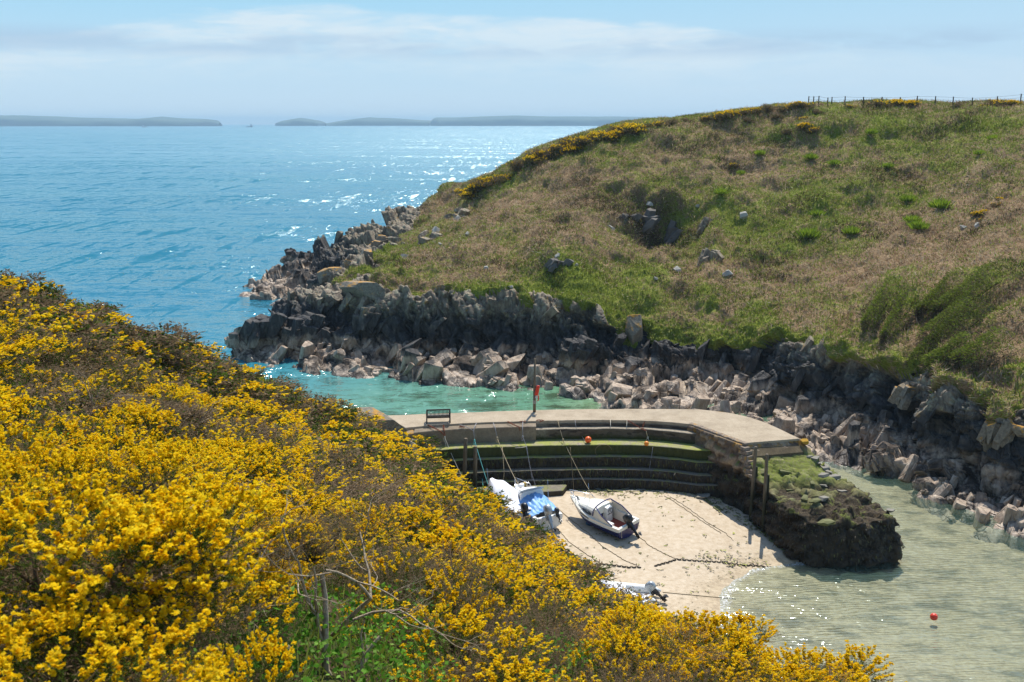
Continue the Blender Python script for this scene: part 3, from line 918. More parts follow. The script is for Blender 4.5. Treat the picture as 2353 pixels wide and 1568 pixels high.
def wall_material():
    N = NT('rubble_wall'); p = N.pos(); z = sep(N, p)[2]
    up = sep(N, N.n('ShaderNodeNewGeometry').outputs['Normal'])[2]
    n1 = N.noise(p, 1.0, 6, .68); n2 = N.noise(p, 8, 6, .7); n3 = N.noise(N.vscale(p, (1, 1, .25)), 5.0, 6, .72)
    st = N.attr('stone')
    c = N.ramp(st, [(.0, rgb(84, 70, 60)), (.5, rgb(130, 112, 94)), (1, rgb(176, 158, 132))])
    c = N.mix(N.mapr(n2, .35, .7, 0, .6), c, rgb(70, 62, 54))
    ol = N.math('MULTIPLY', N.mapr(N.noise(p, 2.2, 6, .7), .48, .6, 0, .9), N.mapr(z, 4.2, 4.9, 0, 1))
    c = N.mix(ol, c, rgb(170, 124, 40))
    zz = N.math('ADD', z, N.math('MULTIPLY', N.math('SUBTRACT', n1, .5), 1.0))
    blk = N.mix(N.mapr(st, .2, .8, 0, .45), N.mix(n3, rgb(22, 18, 14), rgb(66, 57, 42)), rgb(82, 72, 58))
    grn = N.mix(n2, rgb(64, 76, 24), rgb(132, 140, 58))
    topw = N.mix(N.mapr(n2, .42, .66, 0, 1), rgb(46, 38, 28), rgb(92, 80, 60))
    topg = N.mix(N.mapr(zz, 2.85, 3.35, 0, 1), topw, grn)
    topg = N.mix(N.math('MULTIPLY', N.mapr(n1, .54, .62, 0, .8), N.mapr(zz, 2.2, 2.9, .5, 1)), topg, grn)
    low_ = N.mix(N.mapr(up, .45, .75, 0, 1), blk, topg)
    c = N.mix(N.mapr(zz, 2.9, 3.4, 1, 0), c, low_)
    ms = N.math('MULTIPLY', N.mapr(up, .25, .6, 0, 1), N.math('MULTIPLY', N.mapr(z, 4.6, 4.0, 0, 1), N.mapr(z, 3.0, 3.4, 0, 1)))
    c = N.mix(N.math('MULTIPLY', ms, N.mapr(n2, .35, .55, .5, 1)), c, grn)
    return N.done(N.princ(c, .88, N.bump(N.math('ADD', n2, N.math('MULTIPLY', n3, .8)), .7, .06), **{'Specular_IOR_Level': .2}))


M_WALL = wall_material()
pier = empty('stone_pier', P(1300, 960, DZ))
tag(pier, 'curved concrete topped stone pier with wide weed covered steps down to the sand', 'pier')
PO = Vector(pier.location)


def pchild(o):      # keep world placement under the pier's empty
    o.parent = pier; o.matrix_parent_inverse = Matrix.Translation(-PO); return o


FRONT = [P(x, y, DZ) for x, y in [(890, 1000), (915, 986), (1000, 977), (1110, 971), (1240, 967.5), (1340, 965.5), (1440, 966), (1520, 969), (1590, 975)]]
ENDF = [P(x, y, DZ) for x, y in [(1650, 995), (1716, 1018)]]
BACK = [P(x, y, DZ) for x, y in [(1838, 1008), (1800, 990), (1760, 972), (1710, 956), (1660, 947), (1590, 940.5), (1400, 940), (1290, 941), (1180, 944), (1050, 949), (960, 952), (870, 956)]]


def smoothline(pts, n):
    A = np.array([tuple(p) for p in pts]); return catmull(A, np.linspace(0, len(A) - 1, n))


fr_ = smoothline(FRONT, 60); bk_ = smoothline(BACK, 60)
# slightly uneven hand-cast edges
jit = fbm(np.hstack([fr_[:, :2] * 1.3, fr_[:, :1] * 0]), 3, 500) * .05; fr_[:, 1] += jit
bk_[:, 1] += fbm(np.hstack([bk_[:, :2] * 1.3, bk_[:, :1] * 0]), 3, 501) * .09
poly = [tuple(v[:2]) for v in fr_] + [tuple(v[:2]) for v in ENDF] + [tuple(v[:2]) for v in bk_]
mb = MB(); mb.prism(poly, DZ - .22, DZ)
pchild(mb.build('deck', M_DECK, None, bevel=.03))
cen = np.mean(np.array(poly), 0)
seaw = [(v[0], v[1] + .12) for v in bk_[::3]]
mb = MB()
inner = [(v[0], v[1] - .05) for v in fr_[::3]] + [(13.1, 65.5)]
mb.prism(inner + [(a, b - .10) for a, b in seaw], -1.6, DZ - .222)
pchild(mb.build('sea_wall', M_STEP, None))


def strip(name, off, z, xa, xb, back=-.4, mat=None, z0=.2, amp=.03, seed=0, thick=None):
    """a step: follows the front edge of the deck, `off` metres out from it"""
    xs = np.linspace(xa, xb, 90)
    fy = np.interp(xs, fr_[:, 0], fr_[:, 1])
    fy = fy - .05 * np.clip(xs - 9, 0, 9)
    w = fbm(np.stack([xs * .9, xs * 0 + seed, xs * 0], 1), 4, seed) * amp
    R = []
    prof = [(-back, 1), (-off + .03, 1), (-off, .93), (-off, .35), (-off, 0)]
    for i, x in enumerate(xs):
        row = []
        for a, hfr in prof:
            zz = z0 + (z - z0) * hfr if hfr < .9 else (z if hfr == 1 else z - .035)
            ww = w[i] if a < 0 else 0
            row.append(Vector((x, fy[i] + a + ww, zz + (w[i] * .5 if hfr > .9 else 0))))
        R.append(row)
    m = MB(); m.grid(R)
    m.add(R[0], [(0, 1, 2, 3, 4)]); m.add(R[-1], [(4, 3, 2, 1, 0)])
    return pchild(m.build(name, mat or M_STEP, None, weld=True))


strip('masonry_ledge', .57, 4.57, -6.4, 14.2, seed=1, amp=.05)
strip('broad_terrace', 1.84, 3.85, -7.2, 14.6, seed=2, amp=.04)
strip('step', 2.21, 3.16, -7.0, 14.9, seed=3, amp=.05)
strip('step', 2.71, 2.45, -6.6, 15.2, seed=4, amp=.05)
strip('step', 3.06, 1.89, -6.0, 15.4, seed=5, amp=.06)
xs = [P1(262, 298, 4.86).x, P1(1083, 262, 4.86).x]
# raised concrete seat block with two small stairs at its left end
def fy_at(x): return float(np.interp(x, fr_[:, 0], fr_[:, 1]))
mb = MB(); R = []
for x in np.linspace(xs[0], xs[1], 30):
    y = fy_at(x); w = float(fbm(np.array([[x * .8, 3, 0]]), 3, 9)[0]) * .03
    R.append([Vector((x, y - .02, 4.87)), Vector((x, y - .80 + w, 4.85)), Vector((x, y - .83 + w, 4.81)), Vector((x, y - .86 + w, 3.8))])
mb.grid(R); mb.add(R[0], [(0, 1, 2, 3)]); mb.add(R[-1] + [Vector((xs[1], fy_at(xs[1]) - .02, 3.8))], [(0, 1, 2, 3, 4)])
M_BLOCK = conc_material('block_concrete', (rgb(104, 92, 78), rgb(134, 120, 100), rgb(158, 144, 122)))
pchild(mb.build('seat_block', M_BLOCK, None, weld=True))
for k, (dx, z, dd) in enumerate([(.45, 4.50, 1.15), (.95, 4.16, 1.5)]):
    x = xs[0] + .02; y = fy_at(x)
    mb = MB(); mb.box((x + dx / 2 + .05, y - dd / 2 - .3, (z + 3.7) / 2), (dx + .5, dd, z - 3.7), (0, 0, .12))
    pchild(mb.build('stair', M_BLOCK, None, bevel=.02))
mb = MB(); V_ = P1(235, 345, 4.3)
mb.box((V_.x - .5, V_.y + .6, 3.6), (1.7, 2.2, 2.35), (.05, -.12, .1))
o = mb.build('bank_wall', M_WALL, None, bevel=.12); pchild(o)
add_attr(o.data, 'stone', np.full(len(o.data.vertices), .8))
# low weedy apron at the foot of the steps
a0 = P1(560, 690, 1.62); a1 = P1(1275, 690, 1.62)
ap = [(a0.x - 1, a0.y - .9), (P1(1000, 722, 1.6).x, P1(1000, 700, 1.6).y - .35), (a1.x - .1, a1.y - .1), (a1.x + .2, a1.y + .9), (a1.x, 66.2), (a0.x - 1, 66.0)]
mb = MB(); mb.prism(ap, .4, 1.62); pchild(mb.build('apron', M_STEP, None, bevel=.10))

# the arm : closed outline with height, rubble displaced
ARM = [((11.6, 66.85), 4.96), ((12.82, 64.75), 4.96), ((14.2, 62.5), 4.96), ((14.5, 62.1), 4.05), ((15.0, 60.9), 3.2), ((15.35, 58.9), 2.9), ((16.45, 56.05), 2.45), ((19.4, 55.75), 2.35), ((21.9, 56.5), 2.4),
       ((21.3, 59.0), 2.7), ((20.4, 61.0), 3.05), ((19.3, 62.8), 3.4), ((18.45, 63.6), 4.1), ((18.2, 64.2), 4.90), ((16.9, 67.2), 4.92), ((15.2, 69.9), 4.92), ((13.0, 70.9), 4.92), ((12.2, 69.5), 4.92)]
ring = np.array([(a[0], a[1], z) for a, z in ARM])
seg_ = np.linalg.norm(np.diff(np.vstack([ring, ring[:1]])[:, :2], axis=0), axis=1); cum = np.concatenate([[0], np.cumsum(seg_)])
nP = 420; tt = np.linspace(0, cum[-1], nP, endpoint=False)
rp = np.stack([np.interp(tt, cum, np.append(ring[:, k], ring[0, k])) for k in range(3)], 1)
for _ in range(1): rp[:, :2] = (np.roll(rp[:, :2], 1, 0) + 2 * rp[:, :2] + np.roll(rp[:, :2], -1, 0)) / 4
EN = np.array([ENDF[1].y - BACK[0].y, BACK[0].x - ENDF[1].x]); EN /= np.linalg.norm(EN); EN *= -np.sign(EN[1])


def arm_z(xy):
    s_ = (xy - np.array([ENDF[1].x, ENDF[1].y])) @ EN
    return np.interp(s_, [-.15, .0, .10, .55, 2.3, 4.0, 8.0], [4.95, 4.95, 4.75, 4.22, 3.35, 2.95, 2.38])


rp[:, 2] = arm_z(rp[:, :2])
tg = np.roll(rp[:, :2], -1, 0) - np.roll(rp[:, :2], 1, 0); on = np.stack([tg[:, 1], -tg[:, 0]], 1); on /= np.linalg.norm(on, axis=1, keepdims=True)
armc = np.array([17.5, 61.0])
if np.mean(np.sum(on * (rp[:, :2] - armc), 1)) < 0: on = -on
LV = 34
rowsA = []
for k in range(LV):
    t = k / (LV - 1); z = -.6 + (rp[:, 2] + .6) * t
    o_ = (1 - t) * .45
    rowsA.append(np.column_stack([rp[:, :2] + on * o_, z]))
# spine the cap converges to
axis_y = np.linspace(56.6, 69, nP)
for k in range(1, 16):
    t = k / 15
    sx_c = np.interp(rp[:, 1], [55.8, 57.5, 60, 63, 66, 70], [19.2, 19.2, 17.9, 16.6, 14.9, 13.6]); sy_c = np.clip(rp[:, 1], 57.3, 69)
    xy = rp[:, :2] * (1 - t) + np.column_stack([sx_c, sy_c]) * t
    rowsA.append(np.column_stack([xy, arm_z(xy) + .10 * np.sin(t * 1.5) * (arm_z(xy) < 4)]))
AA = np.array(rowsA); nk = len(AA)
fl = AA.reshape(-1, 3)
an = np.zeros_like(AA); an[:LV, :, :2] = on[None]; an[LV:, :, 2] = 1; an[LV - 1, :, 2] = .7; an[LV - 2, :, 2] = .3
Mstn = np.diag([1 / .7, 1 / .7, 1 / .34]); f1, ee = facets(fl + .05 * fbm(fl * 2, 2, 2)[:, None], Mstn, 210, .4)
f2, ee2 = facets(fl, np.diag([1 / 1.1, 1 / 1.1, 1 / .8]), 230, .5)
lowz = sstep(4.1, 3.4, fl[:, 2])
dA = f1 * (.20 + .12 * lowz) + f2 * .36 * lowz - .14 * np.exp(-ee / .07) + fbm(fl * 3, 3, 240) * .10 * lowz
isdeck = (fl[:, 2] > 4.6) & (np.repeat(np.arange(nk), nP) >= LV - 1)
dA[isdeck] = -.05
fl2 = fl + an.reshape(-1, 3) * dA[:, None]
fl2[:, 2] = np.where((fl[:, 2] > 4.4), np.minimum(fl2[:, 2], DZ - .03), fl2[:, 2])
I = np.arange(nk * nP).reshape(nk, nP); Iw = np.concatenate([I, I[:, :1]], 1)
Fa = np.stack([Iw[:-1, :-1], Iw[:-1, 1:], Iw[1:, 1:], Iw[1:, :-1]], -1).reshape(-1, 4)
me = npmesh('arm', fl2, Fa, False); add_attr(me, 'stone', np.clip(f1 + .5, 0, 1))
pchild(link('arm', me, None, M_WALL))
ARM_TOP = fl2.reshape(nk, nP, 3)[LV:].reshape(-1, 3); ARM_SIDE = fl2.reshape(nk, nP, 3)[:LV].reshape(-1, 3); ARM_SN = an.reshape(nk, nP, 3)[:LV].reshape(-1, 3)
# concrete ramp face at the end of the deck
q0, q1 = P(1716, 1018, DZ), P(1838, 1008, DZ)
mb = MB(); dn = Vector((EN[0] * .62, EN[1] * .62, 0))
mb.add([q0 + Vector((.05, .25, -.06)), q1 + Vector((-.1, .25, -.06)), q1 + dn + Vector((-.05, 0, -.70)), q0 + dn + Vector((.1, 0, -.70)),
        q0 + Vector((.05, .25, -1.6)), q1 + Vector((-.1, .25, -1.6)), q1 + dn + Vector((.2, .1, -1.6)), q0 + dn + Vector((.35, -.1, -1.6))],
       [(0, 1, 2, 3), (7, 6, 5, 4), (0, 4, 5, 1), (1, 5, 6, 2), (2, 6, 7, 3), (3, 7, 4, 0)])
pchild(mb.build('ramp', conc_material('ramp_concrete', (rgb(66, 56, 42), rgb(94, 82, 62), rgb(124, 110, 84))), None))

# rough corner and coping stones of the inner wall, lichened on top
M_COPE = lichen_stone_mat = None
N = NT('coping_stone'); p = N.pos(); n1 = N.noise(p, 2.0, 6, .7); n2 = N.noise(p, 9, 5, .7)
c = N.ramp(n2, [(.3, rgb(92, 78, 66)), (.55, rgb(136, 120, 102)), (.8, rgb(172, 156, 134))]); c = N.mix(N.mapr(n1, .52, .64, 0, .85), c, rgb(178, 134, 48))
M_COPE = N.done(N.princ(c, .9, N.bump(n2, .6, .04)))
CS = []
for t in np.linspace(0, 1, 17):
    CS.append((118 + (465 - 118) * t, 252 + (378 - 252) * t, 4.93, .30, .16, -.98))
for x, y, z, s_ in [(468, 408, 4.72, .42), (476, 436, 4.48, .46), (484, 468, 4.24, .44), (494, 498, 4.0, .46), (505, 528, 3.78, .44), (512, 560, 3.55, .5), (520, 592, 3.34, .5), (470, 470, 4.0, .4), (478, 520, 3.6, .4)]:
    CS.append((x, y, z, s_, .20, -.98))
for x, y, z, s_, hgt, a_ in CS:
    v = P2(x, y, z); m = MB(); r_ = random.uniform(.85, 1.2)
    m.box(v, (s_ * 2.0 * r_ if s_ < .35 else s_ * 1.5, s_ * 1.3, hgt * random.uniform(.8, 1.2)), (random.uniform(-.06, .06), random.uniform(-.06, .06), a_ + random.uniform(-.15, .15)), random.uniform(.82, .95))
    pchild(m.build('coping_stone', M_COPE, None, bevel=.035))

# hanging weed: strands on the low faces of steps and arm (uncountable)
def strands(n):
    V = []; F_ = []; C = []
    def put(p, nrm, L, w):
        b = len(V); s_ = Vector((-nrm[1], nrm[0], 0)) * w
        j = Vector(RNG.normal(0, .03, 3)); o_ = Vector((nrm[0], nrm[1], 0)) * (.03 + .05 * RNG.random())
        p = Vector(p)
        V.extend([tuple(p - s_), tuple(p + s_), tuple(p + o_ + s_ * .5 + j + Vector((0, 0, -L * .55))), tuple(p + o_ * .7 + j * 1.5 + Vector((0, 0, -L)))])
        F_.append((b, b + 1, b + 2, b + 3)); C.extend([RNG.random()] * 4)
    sel = np.where((ARM_SIDE[:, 2] > .15) & (ARM_SIDE[:, 2] < 3.2))[0]
    for k in RNG.choice(sel, int(n * .62)):
        put(ARM_SIDE[k], ARM_SN[k], (.08 + .22 * RNG.random()), .025 + .04 * RNG.random())
    for k in range(int(n * .38)):
        i = RNG.integers(0, 3); off, z = [(2.21, 3.12), (2.71, 2.42), (3.06, 1.87)][i]
        x = RNG.uniform(-5.5, 14.2); z -= RNG.random() ** 2 * .5
        put((x, fy_at(x) - off - .03 - .05 * max(0, x - 9), z), (0, -1, 0), .12 + .25 * RNG.random(), .02 + .03 * RNG.random())
    return V, F_, C


V_, F_, C_ = strands(9000)
N = NT('hanging_weed'); a = N.attr('tint')
c = N.ramp(a, [(0, rgb(18, 14, 10)), (.7, rgb(50, 42, 28)), (.9, rgb(70, 62, 34)), (1, rgb(92, 96, 40))])
me = npmesh('weed', np.array(V_), np.array(F_)); add_attr(me, 'tint', C_)
tag(link('seaweed', me, None, N.done(N.princ(c, .6))), 'black bladder weed hanging from the lower pier faces', 'seaweed', kind='stuff')

# ------------------------------------------------------------------ rocks as objects: cut blocks
def rock_mesh(name, seed, dims, cuts=9, sub=0, rough=.03):
    r = random.Random(seed)
    bm = bmesh.new(); bmesh.ops.create_cube(bm, size=2)
    for k in range(cuts):
        n = Vector((r.gauss(0, 1), r.gauss(0, 1), r.gauss(0, .8))).normalized()
        d = r.uniform(.62, .95)
        geom = bm.verts[:] + bm.edges[:] + bm.faces[:]
        res = bmesh.ops.bisect_plane(bm, geom=geom, plane_co=n * d, plane_no=n, clear_outer=True)
        ed = [e for e in res['geom_cut'] if isinstance(e, bmesh.types.BMEdge)]
        if ed: bmesh.ops.contextual_create(bm, geom=ed)
    bmesh.ops.bevel(bm, geom=bm.edges[:], offset=.05, segments=1, affect='EDGES')
    bmesh.ops.triangulate(bm, faces=bm.faces[:])
    for _ in range(1 + sub): bmesh.ops.subdivide_edges(bm, edges=[e for e in bm.edges if e.calc_length() > .35], cuts=1)
    co = np.array([v.co for v in bm.verts]); nn = fbm(co * 1.7 + seed, 4, seed % 90) * rough * 3
    bm.normal_update()
    for v, d in zip(bm.verts, nn):
        v.co += v.normal * float(d)
        v.co = Vector((v.co.x * dims[0] / 2, v.co.y * dims[1] / 2, v.co.z * dims[2] / 2))
    me = bpy.data.meshes.new(name); bm.to_mesh(me); bm.free(); return me


ROCKS = []
for k in range(14):
    d = [(1.0, .8, .75), (1.3, .8, .6), (.9, .7, 1.1), (1.5, 1.0, .7), (.8, .8, .7)][k % 5]
    ROCKS.append(rock_mesh('boulder', 100 + k, d, 7 + k % 5, 1, .035))
    ROCKS[-1].materials.append(M_BOULDER)
SLABS = [rock_mesh('slab', 200 + k, (.9, .6, .16), 6, 0, .015) for k in range(4)]
M_SLATE = simple('slate', rgb(128, 122, 108), .8, .3, .4, 5); M_GREENSLATE = simple('algae_slate', rgb(104, 104, 58), .85, .35, .4, 6)
for k, s_ in enumerate(SLABS): s_.materials.append(M_SLATE if k % 2 == 0 else M_GREENSLATE)


def inst(me, name, loc, rot, sc, label, cat, group=None, mat=None):
    o = bpy.data.objects.new(name, me); COL.objects.link(o)
    o.location = loc; o.rotation_euler = rot; o.scale = sc if hasattr(sc, '__len__') else (sc,) * 3
    if mat is not None:
        o.material_slots[0].link = 'OBJECT'; o.material_slots[0].material = mat
    return tag(o, label, cat, group)


# flat stones lying on the ruined arm
for k, (x, y, z, s_, g) in enumerate([(740, 625, 3.1, 1.2, 1), (590, 600, 3.3, 1.5, 1), (770, 690, 3.0, .8, 1), (800, 625, 3.2, .8, 1), (920, 670, 3.0, .8, 1), (1000, 635, 3.1, 1.3, 0), (1000, 670, 3.0, .8, 0), (1060, 630, 3.05, 1.5, 0), (1130, 690, 2.9, 1.1, 0),
                                      (760, 755, 2.85, 1.5, 1), (870, 790, 2.75, 1.0, 1), (940, 830, 2.65, 1.1, 1), (1000, 775, 2.75, 1.1, 0), (1020, 905, 2.45, 1.6, 1), (1450, 850, 2.45, 1.1, 0), (1040, 585, 3.3, .8, 0), (1010, 545, 3.5, 1.2, 0), (945, 490, 3.9, 1.1, 0), (925, 455, 4.2, .8, 0), (910, 425, 4.5, .7, 0), (960, 515, 3.7, .9, 0)]):
    v = P2(x, y, z)
    d2 = (ARM_TOP[:, 0] - v.x) ** 2 + (ARM_TOP[:, 1] - v.y) ** 2; v.z = ARM_TOP[np.argmin(d2), 2] + .05
    inst(SLABS[(0 if not g else 1) + 2 * (k % 2)], 'flat_stone', v, (random.uniform(-.12, .12), random.uniform(-.12, .12), random.uniform(0, 6)), (s_ * .62, s_ * .62, s_ * 1.1),
         'green algae covered flat stone lying on the ruined end of the pier' if g else 'bare grey slab edging the seaward side of the ruined pier end', 'stone', 'green slabs on the pier end' if g else 'grey slabs on the pier end')
v = P2(868, 362, 4.9)
inst(ROCKS[4], 'lichen_stone', v + Vector((.1, .1, -.1)), (.2, .1, .5), .62, 'yellow lichen covered stone at the outer corner of the concrete deck', 'stone', None, simple('orange_lichen', rgb(196, 150, 44), .9, .25, .4, 6))
v = P2(470, 415, 4.6)
v = P2(180, 750, 1.1); v.z = bz_(v) + .06
inst(SLABS[0], 'slate_slab', v, (.06, -.1, -.3), 1.15, 'single grey slate slab lying on dry sand near the wall', 'stone')

# ------------------------------------------------------------------ timber posts, pole
def timber(name, x): 
    N = NT(name); p = N.pos(); z = sep(N, p)[2]
    n = N.noise(N.vscale(N.obj(), (9, 9, .7)), 3.0, 6, .65)
    c = N.ramp(n, [(.3, rgb(70, 60, 46)), (.55, rgb(116, 102, 80)), (.8, rgb(150, 136, 110))])
    zz = N.math('ADD', z, N.math('MULTIPLY', n, .5))
    c = N.mix(N.mapr(zz, 2.2 + x, 3.2 + x, 1, 0), c, N.mix(n, rgb(22, 20, 14), rgb(58, 60, 28)))
    return N.done(N.princ(c, .85, N.bump(n, .5, .02)))


M_TIMBER = timber('weathered_timber', .35); M_TIMBER2 = timber('pole_timber', -9)


def post(base, top, r, label, group=None, mat=M_TIMBER, name='mooring_post', cat='post'):
    o = empty(name, base)
    d = top - base; m = MB(); n = 10
    pts = [d * t for t in (0, .25, .5, .75, .985, 1.0)]
    m.tube([Vector((0, 0, -.4))] + pts, [r * 1.05, r * 1.05, r, r, r * .97, r * .93, r * .8], 12)
    link('shaft', m.mesh('shaft', True), o, mat)
    return tag(o, label, cat, group)


for (bx_, by_, tx, ty, r, zb, lab) in [(598, 690, 610, 343, .13, 1.55, 'taller timber mooring post in front of the left steps'), (672, 700, 675, 397, .125, 1.55, 'shorter timber mooring post just right of the tallest left one')]:
    b_ = P1(bx_, by_, zb); o = post(b_, D(*c1(tx, ty), b_.y), r, lab)
b_ = P1(587, 690, 1.55); o = post(b_ + Vector((-.05, -.22, 0)), D(*c1(585, 598), b_.y - .22), .12, 'stub of a dark rotten post beside the taller left mooring post')
for (bx_, by_, tx, ty, r, lab) in [(508, 900, 545, 388, .11, 'tall timber post leaning against the pier arm, left of the pair'), (594, 955, 620, 438, .11, 'tall timber post leaning against the pier arm, right of the pair')]:
    b_ = P2(bx_, by_, .72); post(b_, D(*c2(tx, ty + 12), b_.y + .15), r, lab)
for (bx_, by_, tx, ty, r, lab) in [(530, 895, 549, 535, .10, 'dark shorter fender post backing the left leaning post'), (614, 950, 628, 590, .10, 'dark shorter fender post backing the right leaning post')]:
    b_ = P2(bx_, by_ - 8, .75); post(b_, D(*c2(tx, ty), b_.y + .1), r, lab, None, timber('weedy_timber', 2.2))
b_ = P(1228, 947, DZ); top = D(1228.5, 824, b_.y)
pole = empty('timber_pole', b_); m = MB(); h = top.z - DZ
m.tube([(0, 0, -.05), (.005, 0, h * .3), (.0, 0, h * .6), (.03, 0, h)], [.105, .10, .09, .065], 12)
link('shaft', m.mesh('shaft', True), pole, M_TIMBER2)
m = MB()
for k in range(5): m.tube([(math.cos(a) * .115, math.sin(a) * .115, .62 + k * .05 + .02 * math.sin(a * 2)) for a in np.linspace(0, 6.28, 14)], .014, 5)
m.tube([(.1, -.06, .9), (.13, -.08, .75), (-.1, -.1, .6)], .012, 5)
M_ROPEW = simple('pale_rope', rgb(206, 198, 178), .9, .15, .3, 30)
link('lashing', m.mesh('lashing', True), pole, M_ROPEW)
tag(pole, 'tall slim weathered timber pole standing on the seaward edge of the pier deck', 'pole')
M_ORANGE = simple('orange_plastic', rgb(226, 62, 30), .45, .08, .05, 8)
M_WHITE = simple('white_gelcoat', (.80, .80, .77), .3, .05, .04, 3)
lb = empty('lifebuoy_case', b_ + Vector((.18, -.13, 1.52))); lb.scale = (.82, .82, .82)
m = MB(); R = []
for i, (z, w, dd) in enumerate([(-.36, .10, .09), (-.33, .15, .12), (-.1, .16, .13), (.2, .15, .13), (.40, .14, .12), (.46, .10, .08), (.47, .02, .02)]):
    R.append([Vector((w * math.copysign(abs(math.cos(a)) ** .55, math.cos(a)) + z * .20, dd * math.copysign(abs(math.sin(a)) ** .55, math.sin(a)), z)) for a in np.linspace(0, 2 * math.pi, 16, endpoint=False)])
m.grid(R, closed=True); m.add(R[0], [tuple(range(16))])
for z in (-.15, .05, .25): m.box((z * .2, -.14, z), (.16, .02, .03))
link('case', m.mesh('case', False), lb, M_ORANGE)
m = MB(); m.box((-.06, -.02, -.50), (.20, .14, .22), (0, .2, 0), .8); link('line_bag', m.mesh('line_bag'), lb, simple('canvas_white', rgb(208, 200, 190), .8))
m = MB(); m.tube([(.10, -.03, -.36), (.12, -.05, -.55), (.10, -.05, -.78), (.02, -.05, -.85)], .045, 8); link('strap', m.mesh('strap', True), lb, M_ORANGE)
tag(lb, 'orange lifebuoy rescue case hung on the tall timber pole', 'rescue case')

# ------------------------------------------------------------------ bench
bA, bB = P1(346, 243, DZ), P1(508, 238, DZ)
L_ = (bB - bA).length; ang = math.atan2(bB.y - bA.y, bB.x - bA.x)
bench = empty('park_bench', (bA + bB) / 2, ang)
M_BENCH = simple('dark_bench_wood', rgb(62, 52, 44), .7, .25, .3, 14); hw = L_ / 2
# back towards the harbour: sitters look out to sea (+y)
m = MB()
for k in range(6): m.box((0, .06 + k * .085, .43), (L_ - .08, .065, .028))
link('seat', m.mesh('seat'), bench, simple('grey_seat_wood', rgb(150, 146, 138), .6, .2, .2, 14))
m = MB(); m.box((0, -.06, .93), (L_, .05, .085)); m.box((0, -.02, .50), (L_, .045, .07))
for k in range(17): m.box((-hw + .1 + k * (L_ - .2) / 16, -.04, .715), (.048, .022, .37), (-.08, 0, 0))
link('backrest', m.mesh('backrest'), bench, M_BENCH)
for s_ in (-1, 1):
    for y_, z_ in ((-.03, .95), (.50, .64)):
        m = MB(); m.box((s_ * (hw - .03), y_, z_ / 2), (.07, .07, z_)); link('leg', m.mesh('leg'), bench, M_BENCH)
    m = MB(); m.box((s_ * (hw - .03), .24, .655), (.085, .62, .035)); link('armrest', m.mesh('armrest'), bench, M_BENCH); m = MB(); m.box((s_ * (hw - .03), .24, .18), (.05, .5, .06)); link('stretcher', m.mesh('stretcher'), bench, M_BENCH)
m = MB(); m.box((0, .03, .38), (L_ - .1, .04, .09)); m.box((0, .49, .38), (L_ - .1, .04, .09)); link('rail', m.mesh('rail'), bench, M_BENCH)
tag(bench, 'dark slatted wooden bench on the concrete pier deck, back turned to the harbour', 'bench')

# ------------------------------------------------------------------ ropes, chains, buoys
M_TEAL = simple('teal_rope', rgb(120, 206, 196), .85, .15, .2, 30)
M_ROPED = simple('muddy_rope', rgb(122, 106, 76), .9, .3, .3, 20)
M_ROPEB = simple('buff_rope', rgb(176, 158, 124), .9, .25, .3, 20)
M_RUST = simple('rusty_iron', rgb(128, 62, 30), .85, .35, .5, 18)
M_DARKCH = simple('weedy_chain', rgb(62, 52, 34), .8, .4, .5, 14)
M_GREYROPE = simple('grey_rope', rgb(150, 148, 150), .85, .2, .2, 20)


def hang(A, B, sag, n=16, wob=.0):
    out = []
    for i in range(n + 1):
        t = i / n; p = A.lerp(B, t); p.z -= sag * 4 * t * (1 - t)
        out.append(p + Vector((math.sin(t * 9 + A.x) * wob, math.cos(t * 7 + A.x) * wob, 0)))
    return out


def rope(pts, r, mat, label, group=None, knot=None, cat='rope', name='mooring_rope'):
    m = MB(); m.tube(pts, r, 6)
    if knot is not None: 
        for q in knot:
            m.sphere(q, r * 3.2, 8, 6, (1, 1, 1.5)); m.tube([q + Vector((0, 0, .03)), q + Vector((-.08, -.03, -.12)), q + Vector((-.07, -.03, -.26)), q + Vector((.0, -.03, -.28)), q + Vector((.03, 0, -.1))], r * .8, 5)
    return tag(link(name, m.mesh(name, True), None, mat), label, cat, group)


def chain(pts, link_len, r, mat, label, group=None, name='chain'):
    """interlocked links along a path"""
    A = np.array([tuple(p) for p in pts]); d = np.concatenate([[0], np.cumsum(np.linalg.norm(np.diff(A, axis=0), axis=1))])
    n = max(2, int(d[-1] / (link_len * .72))); m = MB()
    for i in range(n):
        t = (i + .5) / n * d[-1]
        c = Vector([np.interp(t, d, A[:, k]) for k in range(3)]); c2 = Vector([np.interp(min(t + .02, d[-1]), d, A[:, k]) for k in range(3)]); 
        dr = (c2 - c); dr = dr.normalized() if dr.length > 1e-6 else Vector((1, 0, 0))
        sd_ = dr.cross(Vector((0, 0, 1))).normalized(); up_ = dr.cross(sd_)
        b_ = sd_ if i % 2 == 0 else (up_ * .8 + sd_ * .6)
        ps_ = [c + dr * (math.cos(a) * link_len / 2) + b_ * (math.sin(a) * link_len * .3) for a in np.linspace(0, 2 * math.pi, 9)]
        m.tube(ps_, r, 5, cap=False)
    return tag(link(name, m.mesh(name, True), None, mat), label, 'chain', group)


def onsand(pts, r=.02, n=10):
    out = []
    for a, b in zip(pts[:-1], pts[1:]):
        for i in range(n):
            t = i / n; x = a[0] + (b[0] - a[0]) * t; y = a[1] + (b[1] - a[1]) * t
            q = P1(x, y, .7); 
            for _ in range(3): q = P1(x, y, bz_(q) + r)
            q.x += .04 * math.sin(t * 6 + x); out.append(q)
    return out


